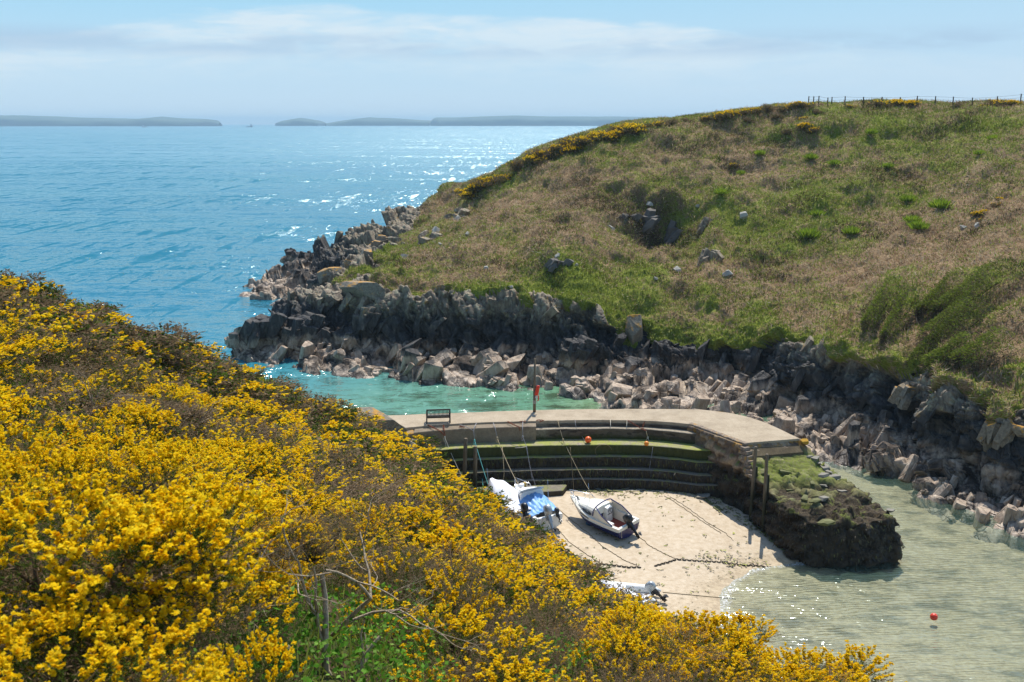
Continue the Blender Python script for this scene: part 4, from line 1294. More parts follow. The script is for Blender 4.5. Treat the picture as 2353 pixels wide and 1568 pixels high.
# rusty chains and rings lying on the deck edge and block
for pts, lab in [([P1(355, 252, 5.03), P1(400, 275, 5.0), P1(440, 295, 4.93), Vector(P1(468, 322, 4.55)) + Vector((0, -.1, 0))], 'rusty chain from the deck below the bench to the leftmost white rope'),
                 ([P1(460, 253, 5.03), P1(463, 285, 4.93), Vector(P1(470, 322, 4.55)) + Vector((0, -.1, 0))], 'rusty chain from the deck beside the bench to the leftmost white rope'),
                 ([P1(565, 268, 4.95), P1(590, 264, 4.98), P1(575, 262, 5.0), P1(600, 268, 4.93)], 'small rusty chain heap on the deck edge left of the teal rope'),
                 ([P1(892, 230, 5.03), P1(925, 248, 5.0), P1(970, 268, 4.95), P1(975, 290, 4.75)], 'orange rusted chain hanging over the right end of the concrete block'),
                 ([P1(975, 228, 5.03), P1(995, 231, 5.03), P1(1012, 226, 5.03)], 'rusty chain and ring at the deck edge above the grey rope'),
                 ([P1(1085, 222, 5.03), P1(1105, 219, 5.03), P1(1132, 223, 5.03), P1(1108, 232, 4.95)], 'rusty chain lying straight along the deck edge below the tall pole'),
                 ([P1(1698, 222, 5.03), P1(1725, 238, 4.95), P1(1790, 278, 4.62), P1(1822, 290, 4.6)], 'long rusty chain draped over the masonry ledge near the right corner'),
                 ([P1(1815, 228, 5.03), P1(1805, 250, 4.8), P1(1798, 275, 4.62)], 'short rusty chain hanging off the deck edge near the right corner')]:
    chain(pts, .15, .016, M_RUST, lab)
K = lambda x, y, z: P1(x, y, z)
t0 = K(470, 328, 4.45) + Vector((0, -.25, 0))
rope(hang(t0, K(512, 642, 1.66), .03), .018, M_ROPEW, 'leftmost white rope hanging down the steps from rusty chains', knot=[t0])
rope(hang(t0, K(596, 612, 2.2) + Vector((0, -.2, 0)), .12), .018, M_ROPEW, 'white rope slanting from the rusty chains to the tall left post')
t1 = K(664, 290, 4.75) + Vector((0, -.15, 0))
rope([K(568, 250, 5.03), K(620, 268, 4.95), t1], .018, M_GREYROPE, 'grey rope on the deck leading left to the teal rope')
rope([K(682, 240, 5.03), K(668, 268, 4.95), t1, K(670, 340, 4.25) + Vector((0, -.5, 0))], .02, M_GREYROPE, 'grey rope on the deck leading right to the teal rope')
t2 = K(671, 342, 4.25) + Vector((0, -.5, 0))
rope([t2] + hang(t2, K(705, 470, 3.0), .0, 4) + hang(K(705, 470, 3.0), K(728, 676, 1.64), .04, 8), .017, M_TEAL, 'teal rope hanging slack behind the tighter teal rope', knot=[t2])
rope(hang(t2, K(770, 684, 1.64), .06), .022, M_TEAL, 'teal rope stretched tight down the steps')
t3 = K(822, 330, 4.3) + Vector((0, -.4, 0))
rope([K(795, 238, 5.03), K(808, 275, 4.9), t3], .018, M_GREYROPE, 'grey rope over the concrete block to a knotted loop')
BOW_TARP = K(990, 688, 2.35) + Vector((0, -.3, 0))
rope(hang(t3, BOW_TARP, .22), .022, M_ROPEB, 'buff rope from the concrete block to the bow of the boat with the blue tarpaulin', knot=[t3])
rope(hang(K(856, 400, 3.9), K(868, 575, 2.6), .0, 6) + [K(862, 640, 1.7), K(880, 665, 1.66), K(872, 690, 1.66)], .016, M_ROPEB, 'buff rope hanging loose to the apron left of the yellow float')
t4 = K(993, 318, 4.4) + Vector((0, -.45, 0))
rope([K(994, 230, 5.03), K(992, 270, 4.9), t4], .018, M_GREYROPE, 'grey rope over the right end of the concrete block', knot=[t4])
rope(hang(t4, K(1020, 400, 3.87), .02, 5) + hang(K(1022, 410, 3.8), K(1062, 650, 1.66), .08), .016, M_GREYROPE, 'grey rope hanging down the steps to the right of the yellow float')
rope(hang(t4, K(1018, 395, 3.9), .05, 5) + hang(K(1018, 410, 3.8), K(1080, 662, 1.66), .25), .015, M_GREYROPE, 'slacker grey rope hanging beside its twin right of the yellow float')
rope([K(940, 408, 3.88), K(980, 405, 3.88), K(1018, 399, 3.88)], .018, M_ROPEW, 'short white rope lying on the edge of the broad terrace')
BOW_NAVY = K(1352, 770, 1.55)
t5 = K(1262, 338, 4.1) + Vector((0, -.5, 0))
rope([K(1228, 220, 5.03), K(1240, 270, 4.6), t5], .02, M_ROPEB, 'buff rope over the deck edge to a knot above the navy boat line', knot=[t5])
rope(hang(t5, K(1478, 756, 1.1), .15), .02, M_ROPEB, 'long buff rope from the terrace to the sand behind the navy boat')
rope(hang(K(1312, 402, 3.87), K(1338, 705, 1.3), .0, 8), .018, M_ROPED, 'brown rope hanging straight down the steps to the green stones')
buoyA = K(1433, 352, 4.07)
rope([K(1345, 222, 5.03), K(1352, 275, 4.6), K(1385, 320, 4.05), buoyA + Vector((-.2, 0, -.1))], .014, M_GREYROPE, 'thin grey line from the deck edge to the large orange buoy')
rope([K(1455, 218, 5.03), K(1456, 245, 4.7)], .014, M_GREYROPE, 'short grey line end at the deck edge right of the orange buoy line')
rope([K(1582, 218, 5.03), K(1584, 280, 4.6)], .016, M_ROPEW, 'short pale line hanging from the deck edge, third from the right corner')
rope([K(1695, 220, 5.03), K(1690, 280, 4.6)], .016, M_ROPEW, 'short pale line hanging from the deck edge, nearest the long rusty chain')
t6 = K(1830, 330, 4.0) + Vector((0, -.3, 0))
rope(hang(K(1822, 290, 4.6), t6, .0, 4) + hang(t6, K(1978, 690, 1.25), .1), .02, M_ROPEW, 'white rope running down the right end of the steps to the sand', knot=[t6])
rope(hang(K(1868, 400, 3.8), K(1845, 545, 2.5), .05, 6) + hang(K(1845, 545, 2.5), K(1930, 596, 2.1), .25, 8), .014, M_GREYROPE, 'thin grey line looping across the right end of the steps')
rope([K(1485, 392, 3.8) + Vector((math.cos(a) * .55 + .5, -.1, -.35 + .45 * math.sin(a))) for a in np.linspace(.2, 5.6, 18)], .014, M_ROPED, 'loop of thin brown line hanging on the mossy step face')
rope(onsand([(1945, 730), (2060, 800), (2200, 900), (2345, 992)]), .014, M_ROPED, 'upper of two mooring lines crossing the sand toward the pier arm')
rope(onsand([(1985, 735), (2090, 800), (2230, 905), (2350, 975), (2420, 1040)]), .014, M_ROPED, 'lower of two mooring lines crossing the sand toward the pier arm')
rope(onsand([(1155, 755), (1240, 825), (1330, 900), (1440, 985), (1530, 1070), (1680, 1165), (1775, 1203)]), .016, M_ROPED, 'mooring line on the sand between the tarpaulin boat and the navy boat')
rope(onsand([(1215, 935), (1300, 1035), (1420, 1120), (1525, 1190)]), .016, M_ROPED, 'mooring line from the tarpaulin boat stern to the ground chain')
rope(onsand([(1745, 975), (1850, 1068), (1950, 1120), (2030, 1158)]), .016, M_ROPED, 'mooring line from the navy boat stern to the ground chain')
rope(onsand([(1290, 1150), (1320, 1165), (1345, 1203)]), .016, M_ROPED, 'short mooring line emerging from the gorse to the ground chain')
rope(onsand([(1930, 1378), (2080, 1392), (2220, 1405), (2352, 1417), (2440, 1425)]), .016, M_ROPED, 'lowest mooring line on the sand leading to the water')
chain(onsand([(1335, 1207), (1430, 1198), (1525, 1190), (1620, 1200), (1700, 1212), (1800, 1211)]), .20, .024, M_DARKCH, 'dark weedy ground chain on the sand below the mooring lines, left one')
chain(onsand([(1880, 1203), (1960, 1180), (2030, 1158), (2150, 1168), (2290, 1175), (2352, 1180), (2450, 1196), (2640, 1208)]), .20, .024, M_DARKCH, 'dark weedy ground chain on the sand leading to the pier arm')


def buoy(v, r, mat, label, ring=True):
    e = empty('buoy', v); m = MB(); m.sphere((0, 0, 0), r, 20, 14)
    link('float', m.mesh('float', True), e, mat)
    m = MB(); m.tube([(0, 0, r * .9), (0, 0, r * 1.22)], r * .16, 8); m.tube([(0, math.cos(a) * r * .16, r * 1.28 + math.sin(a) * r * .16) for a in np.linspace(0, 6.28, 10)], r * .05, 5)
    o = link('eye', m.mesh('eye', True), e, mat); e.rotation_euler = (.9, .4, 0)
    return tag(e, label, 'buoy')


M_BUOYO = simple('orange_buoy', rgb(242, 100, 20), .4, .06, .05, 6)
buoy(K(1433, 352, 4.08) + Vector((0, 0, 0)), .22, M_BUOYO, 'larger orange buoy resting on the broad mossy terrace')
buoy(K(1825, 378, 3.99), .16, simple('amber_buoy', rgb(240, 140, 30), .4, .06, .05, 6), 'small amber buoy on the terrace edge near the right corner')
buoy(K(1008, 652, 1.78), .17, simple('yellow_float', rgb(206, 176, 96), .5, .08, .05, 6), 'dull yellow float on the weedy apron below the steps')
buoy(P2(1745, 1548, .06), .19, simple('red_buoy', rgb(222, 62, 34), .4, .06, .05, 6), 'red buoy floating alone in the shallow water')
# ================================================================== BOATS
M_NAVY = simple('navy_gelcoat', rgb(24, 26, 84), .25, .08, .03, 3)
M_CREAM = simple('cream_gelcoat', rgb(228, 224, 208), .35, .06, .05, 4)
M_GELW = simple('boat_white', rgb(232, 232, 226), .35, .06, .05, 4)
M_BLACKP = simple('black_plastic', rgb(28, 30, 34), .4, .15, .08, 8)
M_GREYM = simple('silver_engine', rgb(168, 174, 176), .35, .08, .05, 8, .3)
M_STEEL = simple('steel_rail', rgb(210, 212, 214), .25, .05, .02, 8, .9)
M_REDFLOOR = simple('red_floor', rgb(150, 66, 50), .8, .2, .2, 8)
M_TARPB = simple('blue_tarpaulin', rgb(116, 168, 222), .5, .10, .15, 3)
M_TARPW = simple('white_cover', rgb(236, 236, 240), .6, .05, .12, 3)
M_NAVYCL = simple('navy_canvas', rgb(34, 38, 104), .8, .1, .2, 10)
M_BLUEF = simple('blue_fender', rgb(34, 104, 160), .4, .1, .05, 8)
N = NT('tinted_pane')
M_PANE = N.done(N.princ(rgb(70, 72, 70), .12, None, **{'Specular_IOR_Level': .6}))


class Hull:
    def __init__(s, L=5.0, B=1.95, H=.95, rise=.30, full=.9):
        s.L, s.B, s.H, s.rise, s.full = L, B, H, rise, full

    def hb(s, t): return s.B / 2 * (s.full + (1 - s.full) * math.sin(min(t / .5, 1) * math.pi / 2)) * (1 if t < .45 else max(.015, 1 - ((t - .45) / .55) ** 2.3))
    def sheer(s, t): return s.H * .86 + s.rise * t ** 2.2
    def keel(s, t): return 0.0 if t < .62 else s.H * .78 * ((t - .62) / .38) ** 2.2
    def x(s, t, z): return t * s.L + .42 * (z / s.H) * t ** 6 - (.10 * z / s.H) * (1 - t) ** 6

    def section(s, t, f):       # half section from keel to sheer, f fractions
        b, k, sh = s.hb(t), s.keel(t), s.sheer(t)
        ch = k + (sh - k) * (.26 + .10 * t)
        out = []
        for (w, z) in ((0.0, k), (.45, k + (ch - k) * .42), (.84 - .14 * t, ch), (.90 - .08 * t, ch + (sh - ch) * .10), (.97, ch + (sh - ch) * .55), (1.0, ch + (sh - ch) * .70), (1.03, ch + (sh - ch) * .74), (1.01, ch + (sh - ch) * .80), (1.0, sh)):
            out.append(Vector((s.x(t, z), b * w, z)))
        return out

    def outer(s, mats, name, parent, split=5, n=26):
        m = MB(); T = [1 - (1 - i / (n - 1)) ** 1.25 for i in range(n)]
        S_ = [s.section(t, 0) for t in T]
        for lo, hi, mi in ((0, split, 0), (split, 8, 1)):
            m.mat = mi
            for sg in (1, -1):
                rows = [[Vector((p.x, sg * p.y, p.z)) for p in sec[lo:hi + 1]] for sec in S_]
                m.grid(rows)
        m.mat = 0
        tr = S_[0]; m.add([Vector((p.x, p.y, p.z)) for p in tr[:split + 1]] + [Vector((p.x, -p.y, p.z)) for p in tr[split::-1]], [tuple(range(2 * split + 2))])
        m.mat = 1
        up = tr[split:]; m.add([Vector((p.x, p.y, p.z)) for p in up] + [Vector((p.x, -p.y, p.z)) for p in up[::-1]], [tuple(range(2 * len(up)))])
        return link(name, m.mesh(name, False, True), parent, mats)

    def deck(s, t0, name, parent, mat, crown=.06, n=14):
        m = MB(); rows = []
        for i in range(n):
            t = t0 + (1 - t0) * i / (n - 1); b, z = s.hb(t) * .995, s.sheer(t) + .004
            rows.append([Vector((s.x(t, z), b * w, z + crown * (1 - w * w) * min(1, b * 2))) for w in (-1, -.7, -.35, 0, .35, .7, 1)])
        m.grid(rows); return link(name, m.mesh(name, True), parent, mat)

    def coaming(s, t0, t1, name, parent, mat, wd=.16, drop=.55, n=14):
        """side decks, inner lining of the cockpit"""
        m = MB()
        for sg in (1, -1):
            rows = []
            for i in range(n):
                t = t0 + (t1 - t0) * i / (n - 1); b, z = s.hb(t), s.sheer(t) + .004
                rows.append([Vector((s.x(t, z), sg * b, z)), Vector((s.x(t, z), sg * (b - wd), z + .02)), Vector((s.x(t, z), sg * (b - wd - .02), z - .03)), Vector((s.x(t, z), sg * (b - wd - .06), z - drop))])
            m.grid(rows)
        b, z = s.hb(t0), s.sheer(t0)
        m.add([Vector((s.x(t0, z) + .02, -b, z)), Vector((s.x(t0, z) + .02, b, z)), Vector((s.x(t0, z) + .2, b - .1, z)), Vector((s.x(t0, z) + .2, -(b - .1), z)), Vector((s.x(t0, z) + .2, b - .15, z - drop)), Vector((s.x(t0, z) + .2, -(b - .15), z - drop))], [(0, 1, 2, 3), (3, 2, 4, 5)])
        return link(name, m.mesh(name), parent, mat)

    def floor(s, t0, t1, z, name, parent, mat):
        m = MB(); rows = []
        for i in range(8):
            t = t0 + (t1 - t0) * i / 7; b = s.hb(t) - .2; rows.append([Vector((s.x(t, z), -b, z)), Vector((s.x(t, z), b, z))])
        m.grid(rows); return link(name, m.mesh(name), parent, mat)


def outboard(parent, x, y, z, cowl_mat, leg_mat, tiltdeg, k=1.0):
    o = empty('outboard_motor', (x, y, z)); o.parent = parent; o.rotation_euler = (0, math.radians(tiltdeg), 0); o.scale = (k,) * 3
    m = MB(); R = []
    for zz, w, l, dx in [(.02, .10, .15, 0), (.06, .155, .24, -.02), (.25, .17, .28, -.03), (.40, .155, .25, -.02), (.48, .11, .18, 0), (.50, .03, .05, .02)]:
        R.append([Vector((dx + l * math.copysign(abs(math.cos(a)) ** .7, math.cos(a)), w * math.copysign(abs(math.sin(a)) ** .7, math.sin(a)), zz)) for a in np.linspace(0, 2 * math.pi, 16, endpoint=False)])
    m.grid(R, closed=True); m.add(R[0], [tuple(range(16))])
    link('cowl', m.mesh('cowl', True), o, cowl_mat)
    m = MB(); m.box((-.02, 0, -.16), (.2, .13, .36)); m.box((-.03, 0, -.48), (.13, .07, .36)); m.box((-.10, 0, -.60), (.36, .20, .02)); m.box((-.04, 0, -.76), (.18, .03, .2), (0, .2, 0))
    R = [[Vector((-.16 + xx, r * math.cos(a), -.68 + r * math.sin(a))) for a in np.linspace(0, 2 * math.pi, 10, endpoint=False)] for xx, r in ((-.12, .03), (-.08, .055), (.12, .055), (.24, .01))]
    m.grid(R, closed=True); m.box((.14, 0, -.08), (.16, .2, .22))
    link('leg', m.mesh('leg'), o, leg_mat)
    m = MB()
    for q in range(3):
        a = q * 2.094
        m.box((-.29, .07 * math.cos(a), -.68 + .07 * math.sin(a)), (.02, .085, .12), (a, .5, 0))
    m.tube([(-.26, 0, -.68), (-.33, 0, -.68)], .03, 8)
    link('propeller', m.mesh('propeller'), o, M_BLACKP)
    return o


def place(o, stern, bow, roll, lift=.0, pitch=0):
    """put a boat so that its transom foot sits at stern and it points at bow"""
    d = bow - stern; o.location = (stern.x, stern.y, bz_(stern) + lift)
    o.rotation_euler = (math.radians(roll), math.radians(pitch), math.atan2(d.y, d.x))


def rail_bow(h, parent, t0, hgt, r=.018, mat=None):
    m = MB(); pts = []
    for t in [t0, t0 + .08, .90, .97, 1.0]:
        z = h.sheer(t); pts.append(Vector((h.x(t, z), h.hb(t) * .85, z + hgt * (0 if t == t0 else 1))))
    full = pts + [Vector((p.x, -p.y, p.z)) for p in pts[::-1]]
    m.tube(full, r, 8)
    for t in (.86, .97):
        for sg in (1, -1):
            z = h.sheer(t); m.tube([Vector((h.x(t, z), sg * h.hb(t) * .85, z - .02)), Vector((h.x(t, z), sg * h.hb(t) * .85, z + hgt))], r, 6)
    return link('bow_rail', m.mesh('bow_rail', True), parent, mat or M_STEEL)


# --- navy and cream cuddy boat ------------------------------------------------
h = Hull(4.3, 1.95, 1.0, .32)
nb = empty('cabin_boat', (0, 0, 0))
hl = h.outer([M_NAVY, M_CREAM], 'hull', nb, 5)
for sg in (1, -1):
    m = MB(); m.tube([Vector((h.x(t, 0), sg * h.hb(t) * 1.035, h.keel(t) + (h.sheer(t) - h.keel(t)) * (.80))) for t in np.linspace(.0, .97, 22)], .022, 6); link('rub_rail', m.mesh('rub_rail', True), hl, M_CREAM)
    m = MB(); m.box((h.x(.62, .8), sg * h.hb(.62) * 1.02, h.sheer(.62) - .09), (.9, .015, .05), (0, -.05, -sg * .20)); link('side_stripe', m.mesh('side_stripe'), hl, M_BLACKP)
h.deck(.55, 'foredeck', nb, M_CREAM, .10)
h.coaming(.0, .60, 'cockpit', nb, M_CREAM, .17, .62)
h.floor(.03, .62, .30, 'floor', nb, M_REDFLOOR)
# cuddy: raised coach roof with sloping sides and oval windows
m = MB(); rows = []
for i, t in enumerate(np.linspace(.46, .84, 12)):
    k = (t - .46) / .38; b = h.hb(t) * (.90 - .06 * k); z = h.sheer(t) + .01; hh_ = .42 * (1 - k ** 2.2) + .02
    rows.append([Vector((h.x(t, z), -b, z)), Vector((h.x(t, z), -b * .86, z + hh_ * .75)), Vector((h.x(t, z), -b * .70, z + hh_)), Vector((h.x(t, z), 0, z + hh_ + .05)), Vector((h.x(t, z), b * .70, z + hh_)), Vector((h.x(t, z), b * .86, z + hh_ * .75)), Vector((h.x(t, z), b, z))])
m.grid(rows); m.add([rows[0][i] for i in range(7)], [(0, 1, 2, 3, 4, 5, 6)])
cab = link('cabin', m.mesh('cabin', False, True), nb, M_CREAM)
for sg in (1, -1):
    m = MB(); ps_ = []
    for a in np.linspace(0, 2 * math.pi, 18, endpoint=False):
        t = .60 + .10 * math.copysign(abs(math.cos(a)) ** .8, math.cos(a)); q = .44 + .27 * math.sin(a); k = (t - .46) / .38
        b = h.hb(t) * (.90 - .06 * k); z = h.sheer(t) + .01; hh_ = .42 * (1 - k ** 2.2) + .02
        f_ = q; yy = b * (1 - .14 * f_) + .012; ps_.append(Vector((h.x(t, z), sg * yy, z + hh_ * .75 * f_)))
    m.add(ps_, [tuple(range(18))]); w_ = link('window', m.mesh('window'), cab, M_PANE)
    m = MB(); m.tube(ps_ + [ps_[0]], .014, 5); link('frame', m.mesh('frame', True), w_, M_BLACKP)
# open windscreen hoop in navy canvas and long side screens running aft
hoop = []
z0_ = h.sheer(.44)
for a in np.linspace(0, math.pi, 15):
    hoop.append(Vector((h.x(.50, z0_) - .10 - .22 * math.sin(a), h.hb(.46) * .86 * math.cos(a), z0_ + .12 + .72 * math.sin(a) ** .6)))
m = MB(); m.tube(hoop, .035, 8)
for sg in (1, -1):
    m.tube([hoop[3 if sg > 0 else 11], Vector((h.x(.30, z0_), sg * h.hb(.3) * .9, z0_ + .38)), Vector((h.x(.12, z0_), sg * h.hb(.12) * .92, h.sheer(.12) + .03))], .032, 8)
link('windscreen_frame', m.mesh('windscreen_frame', True), nb, M_NAVYCL)
m = MB()
for sg in (1, -1):
    a_ = [hoop[2 if sg > 0 else 12], Vector((h.x(.30, z0_), sg * h.hb(.3) * .9, z0_ + .36)), Vector((h.x(.12, z0_), sg * h.hb(.12) * .92, h.sheer(.12) + .02))]
    b_ = [Vector((h.x(.46, z0_), sg * h.hb(.46) * .88, h.sheer(.46))), Vector((h.x(.30, z0_), sg * h.hb(.3) * .92, h.sheer(.3))), Vector((h.x(.10, z0_), sg * h.hb(.1) * .93, h.sheer(.1)))]
    m.grid([a_, b_])
o = link('side_screen', m.mesh('side_screen'), nb, M_CREAM); o.modifiers.new('s', 'SOLIDIFY').thickness = .015
m = MB(); m.box((1.9, -.28, .78), (.34, .52, .98), (0, -.12, 0), .8); con_ = link('console', m.mesh('console'), nb, M_GELW)
m = MB(); m.box((1.725, -.38, .82), (.02, .16, .03), (0, -.12, 0)); m.box((1.725, -.18, .82), (.02, .16, .03), (0, -.12, 0)); link('dial_slot', m.mesh('dial_slot'), con_, M_BLACKP)
m = MB(); m.tube([Vector((1.65, -.28 + .17 * math.cos(a), 1.05 + .17 * math.sin(a))) for a in np.linspace(0, 6.283, 22)], .014, 6)
for a in (0, 2.09, 4.19): m.tube([Vector((1.70, -.28, 1.05)), Vector((1.65, -.28 + .17 * math.cos(a), 1.05 + .17 * math.sin(a)))], .011, 5)
link('steering_wheel', m.mesh('steering_wheel', True), con_, M_BLACKP)
m = MB(); m.box((1.15, .45, .5), (.5, .42, .38)); link('seat', m.mesh('seat'), nb, M_GELW)
m = MB()
for k in range(4): m.box((h.x(.88 + k * .022, 1.1) - .06, .12 - .08 * k, h.sheer(.9) + .085), (.20, .035, .02), (0, 0, .3))
link('deck_vent', m.mesh('deck_vent'), nb, M_BLACKP)
outboard(nb, -.18, 0.02, .98, M_BLACKP, M_BLACKP, 38, 1.15)
rail_bow(h, nb, .70, .36)
m = MB(); m.tube([(3.0, .1, 1.3), (3.1, .0, 2.5)], .012, 6); link('aerial', m.mesh('aerial', True), nb, M_STEEL)
S1, B1 = P1(1705, 960, .9), P1(1375, 868, 1.0)
place(nb, Vector((6.8, 57.5, .9)), Vector((3.95, 60.75, .9)), -8, .04, -2)
tag(nb, 'navy and cream cuddy cabin boat with open red floored cockpit on the sand', 'boat')


def fender(loc, rot, L, r, mat, label):
    e = empty('fender', loc); e.rotation_euler = rot
    m = MB(); R = [[Vector((rr * math.cos(a), rr * math.sin(a), zz)) for a in np.linspace(0, 2 * math.pi, 14, endpoint=False)] for zz, rr in ((-L / 2, .02), (-L / 2 + .04, r * .6), (-L / 2 + .12, r), (L / 2 - .12, r), (L / 2 - .04, r * .6), (L / 2, .02))]
    m.grid(R, closed=True); link('body', m.mesh('body', True), e, mat)
    m = MB(); m.tube([(0, 0, L / 2 - .02), (0, 0, L / 2 + .08)], .03, 6); link('cap', m.mesh('cap', True), e, M_BLUEF)
    return tag(e, label, 'fender')


fender(P1(1440, 915, 1.02), (0, 1.45, -.85), .5, .17, simple('teal_fender', rgb(28, 84, 118), .5, .1, .05, 8), 'dark teal fender lying under the navy boat hull')
fender(P1(1540, 948, 1.15), (0, 1.5, -.85), .48, .11, M_GELW, 'white fender with a blue end on the navy boat side')

# --- white boat under a blue tarpaulin ----------------------------------------
h2 = Hull(4.5, 1.9, 1.05, .30)
tb = empty('cabin_boat', (0, 0, 0))
hl = h2.outer([M_GELW, M_GELW], 'hull', tb, 5)
for sg in (1, -1):
    m = MB(); m.tube([Vector((h2.x(t, 0), sg * h2.hb(t) * 1.035, h2.keel(t) + (h2.sheer(t) - h2.keel(t)) * .80)) for t in np.linspace(.0, .97, 22)], .025, 6); link('rub_rail', m.mesh('rub_rail', True), hl, M_BLACKP)
h2.deck(.5, 'foredeck', tb, M_GELW, .08); h2.coaming(.0, .55, 'cockpit', tb, M_GELW, .17, .6); h2.floor(.03, .6, .32, 'floor', tb, M_GELW)
m = MB(); rows = []
for t in np.linspace(.52, .86, 10):
    k = (t - .52) / .34; b = h2.hb(t) * (.86 - .05 * k); z = h2.sheer(t) + .01; hh_ = .66 * (1 - k ** 1.9) + .03
    rows.append([Vector((h2.x(t, z), -b, z)), Vector((h2.x(t, z), -b * .88, z + hh_ * .8)), Vector((h2.x(t, z), -b * .72, z + hh_)), Vector((h2.x(t, z), 0, z + hh_ + .06)), Vector((h2.x(t, z), b * .72, z + hh_)), Vector((h2.x(t, z), b * .88, z + hh_ * .8)), Vector((h2.x(t, z), b, z))])
m.grid(rows); m.add(rows[0], [(0, 1, 2, 3, 4, 5, 6)])
cab = link('cabin', m.mesh('cabin', False, True), tb, M_GELW)
for sg in (1, -1):
    m = MB(); ps_ = []
    for t, q in ((.55, .2), (.70, .25), (.68, .75), (.56, .82)):
        k = (t - .52) / .34; b = h2.hb(t) * (.86 - .05 * k); z = h2.sheer(t) + .01; hh_ = .66 * (1 - k ** 1.9) + .03
        ps_.append(Vector((h2.x(t, z), sg * (b * (1 - .12 * q) + .012), z + hh_ * .8 * q)))
    m.add(ps_, [(0, 1, 2, 3)]); link('window', m.mesh('window'), cab, M_PANE)
m = MB(); rows = []
for k in range(2):
    rows.append([Vector((h2.x(.545, 1.2) - .05 - .30 * k * (1 - abs(w) * .5), w * h2.hb(.5) * (.86 - .06 * k), h2.sheer(.5) + .66 + .30 * k * (1 - .35 * w * w))) for w in np.linspace(-1, 1, 11)])
m.grid(rows); o = link('windscreen', m.mesh('windscreen'), cab, simple('hazy_screen', rgb(176, 182, 180), .2, .05, .02, 4)); o.modifiers.new('s', 'SOLIDIFY').thickness = .012
m = MB(); m.tube([(4.0, .03, 1.5), (4.0, .0, 1.4)], .2, 14); link('hatch', m.mesh('hatch', True), tb, M_GELW)
outboard(tb, -.22, .08, 1.05, M_GREYM, M_GREYM, 30, 1.3)
outboard(tb, -.14, -.52, 1.0, M_BLACKP, M_BLACKP, 40, .75)
rail_bow(h2, tb, .74, .42)
m = MB()
for y in (.42, .70): m.tube([(-.14, y, 1.0), (-.10, y, .35)], .014, 6)
for z in (.45, .6, .75, .9): m.tube([(-.12, .42, z), (-.12, .70, z)], .012, 6)
link('ladder', m.mesh('ladder', True), tb, M_STEEL)
m = MB(); m.tube([(2.0, -.9, 1.0), (2.05, -.95, 2.3)], .012, 6); link('aerial', m.mesh('aerial', True), tb, M_STEEL)
S2, B2 = P1(1178, 925, .95), P1(1010, 760, 1.2)
place(tb, Vector((2.2, 58.2, .9)), Vector((.66, 61.9, .9)), -4, .03, -1)
tag(tb, 'white cabin boat with a silver outboard, its cockpit covered by a blue tarpaulin', 'boat')
# tarpaulin, draped and creased over the cockpit (a thing of its own)
rows = []
for i, t in enumerate(np.linspace(.10, .60, 30)):
    k = i / 29; row = []
    for w in np.linspace(-1, 1, 33):
        b = h2.hb(t) * 1.0; z = h2.sheer(t)
        ridge = .10 + .55 * k ** 1.3
        top = z + ridge * (1 - abs(w) ** 1.6)
        cr = .045 * math.sin(w * 9 + k * 12) * (1 - abs(w)) + .03 * math.sin(w * 23 - k * 7) + .03 * math.sin(k * 20 + w * 4)
        y = w * b * (1.05 + .03 * math.sin(k * 17)); zz = top + cr * (1 - abs(w) ** 3) - (.10 + .05 * math.sin(k * 14) if abs(w) > .97 else 0)
        row.append(Vector((h2.x(t, z), y, zz + .02)))
    rows.append(row)
m = MB(); m.grid(rows); tp = link('tarpaulin', m.mesh('tarpaulin', True), None, M_TARPB); tp.modifiers.new('s', 'SOLIDIFY').thickness = .01
tp.location = tb.location; tp.rotation_euler = tb.rotation_euler
tag(tp, 'creased blue tarpaulin stretched over the cockpit of the white cabin boat', 'tarpaulin')
Mw = tb.matrix_basis.copy() if False else Matrix.Translation(tb.location) @ tb.rotation_euler.to_matrix().to_4x4()
fender(Mw @ Vector((.85, 1.08, .62)), (0.06, 0, .4), .62, .10, M_BLUEF, 'bright blue fender hanging on the white tarpaulin boat')

# --- boat under a white cover, half hidden by gorse ----------------------------
h3 = Hull(4.6, 1.8, .95, .25)
wb = empty('open_boat', (0, 0, 0)); h3.outer([M_GELW, M_GELW], 'hull', wb, 5); h3.coaming(.0, .99, 'gunwale', wb, M_GELW, .12, .4)
outboard(wb, -.18, 0, .92, M_BLACKP, M_BLACKP, 25, 1.15)
m = MB(); m.tube([(3.9, .5, .9), (3.95, .55, 2.5)], .012, 6); link('aerial', m.mesh('aerial', True), wb, M_STEEL)
S3, B3 = P1(1010, 890, 1.0), P1(835, 735, 1.25)
place(wb, Vector((.75, 58.6, .9)), Vector((-.85, 62.0, .9)), -3, .02)
tag(wb, 'white open boat with a black outboard hidden under a white cover beside the gorse', 'boat')
rows = []
for i, t in enumerate(np.linspace(.03, .93, 30)):
    k = i / 29; row = []
    for w in np.linspace(-1, 1, 25):
        z = h3.sheer(t); b = h3.hb(t)
        rid = .12 + .62 * sstep(.25, .62, np.array(k)) * (1 - .35 * sstep(.8, 1, np.array(k)))
        prof_ = max(0, 1 - abs(w) ** 3.2)
        cr = .02 * math.sin(w * 11 + k * 9) + .015 * math.sin(k * 26)
        row.append(Vector((h3.x(t, z), w * b * 1.06, z + float(rid) * prof_ + cr - (.22 if abs(w) > .95 else 0))))
    rows.append(row)
m = MB(); m.grid(rows); cv_ = link('boat_cover', m.mesh('boat_cover', True), None, M_TARPW); cv_.modifiers.new('s', 'SOLIDIFY').thickness = .01
cv_.location = wb.location; cv_.rotation_euler = wb.rotation_euler
tag(cv_, 'taut white cover over the boat left of the blue tarpaulin', 'cover')

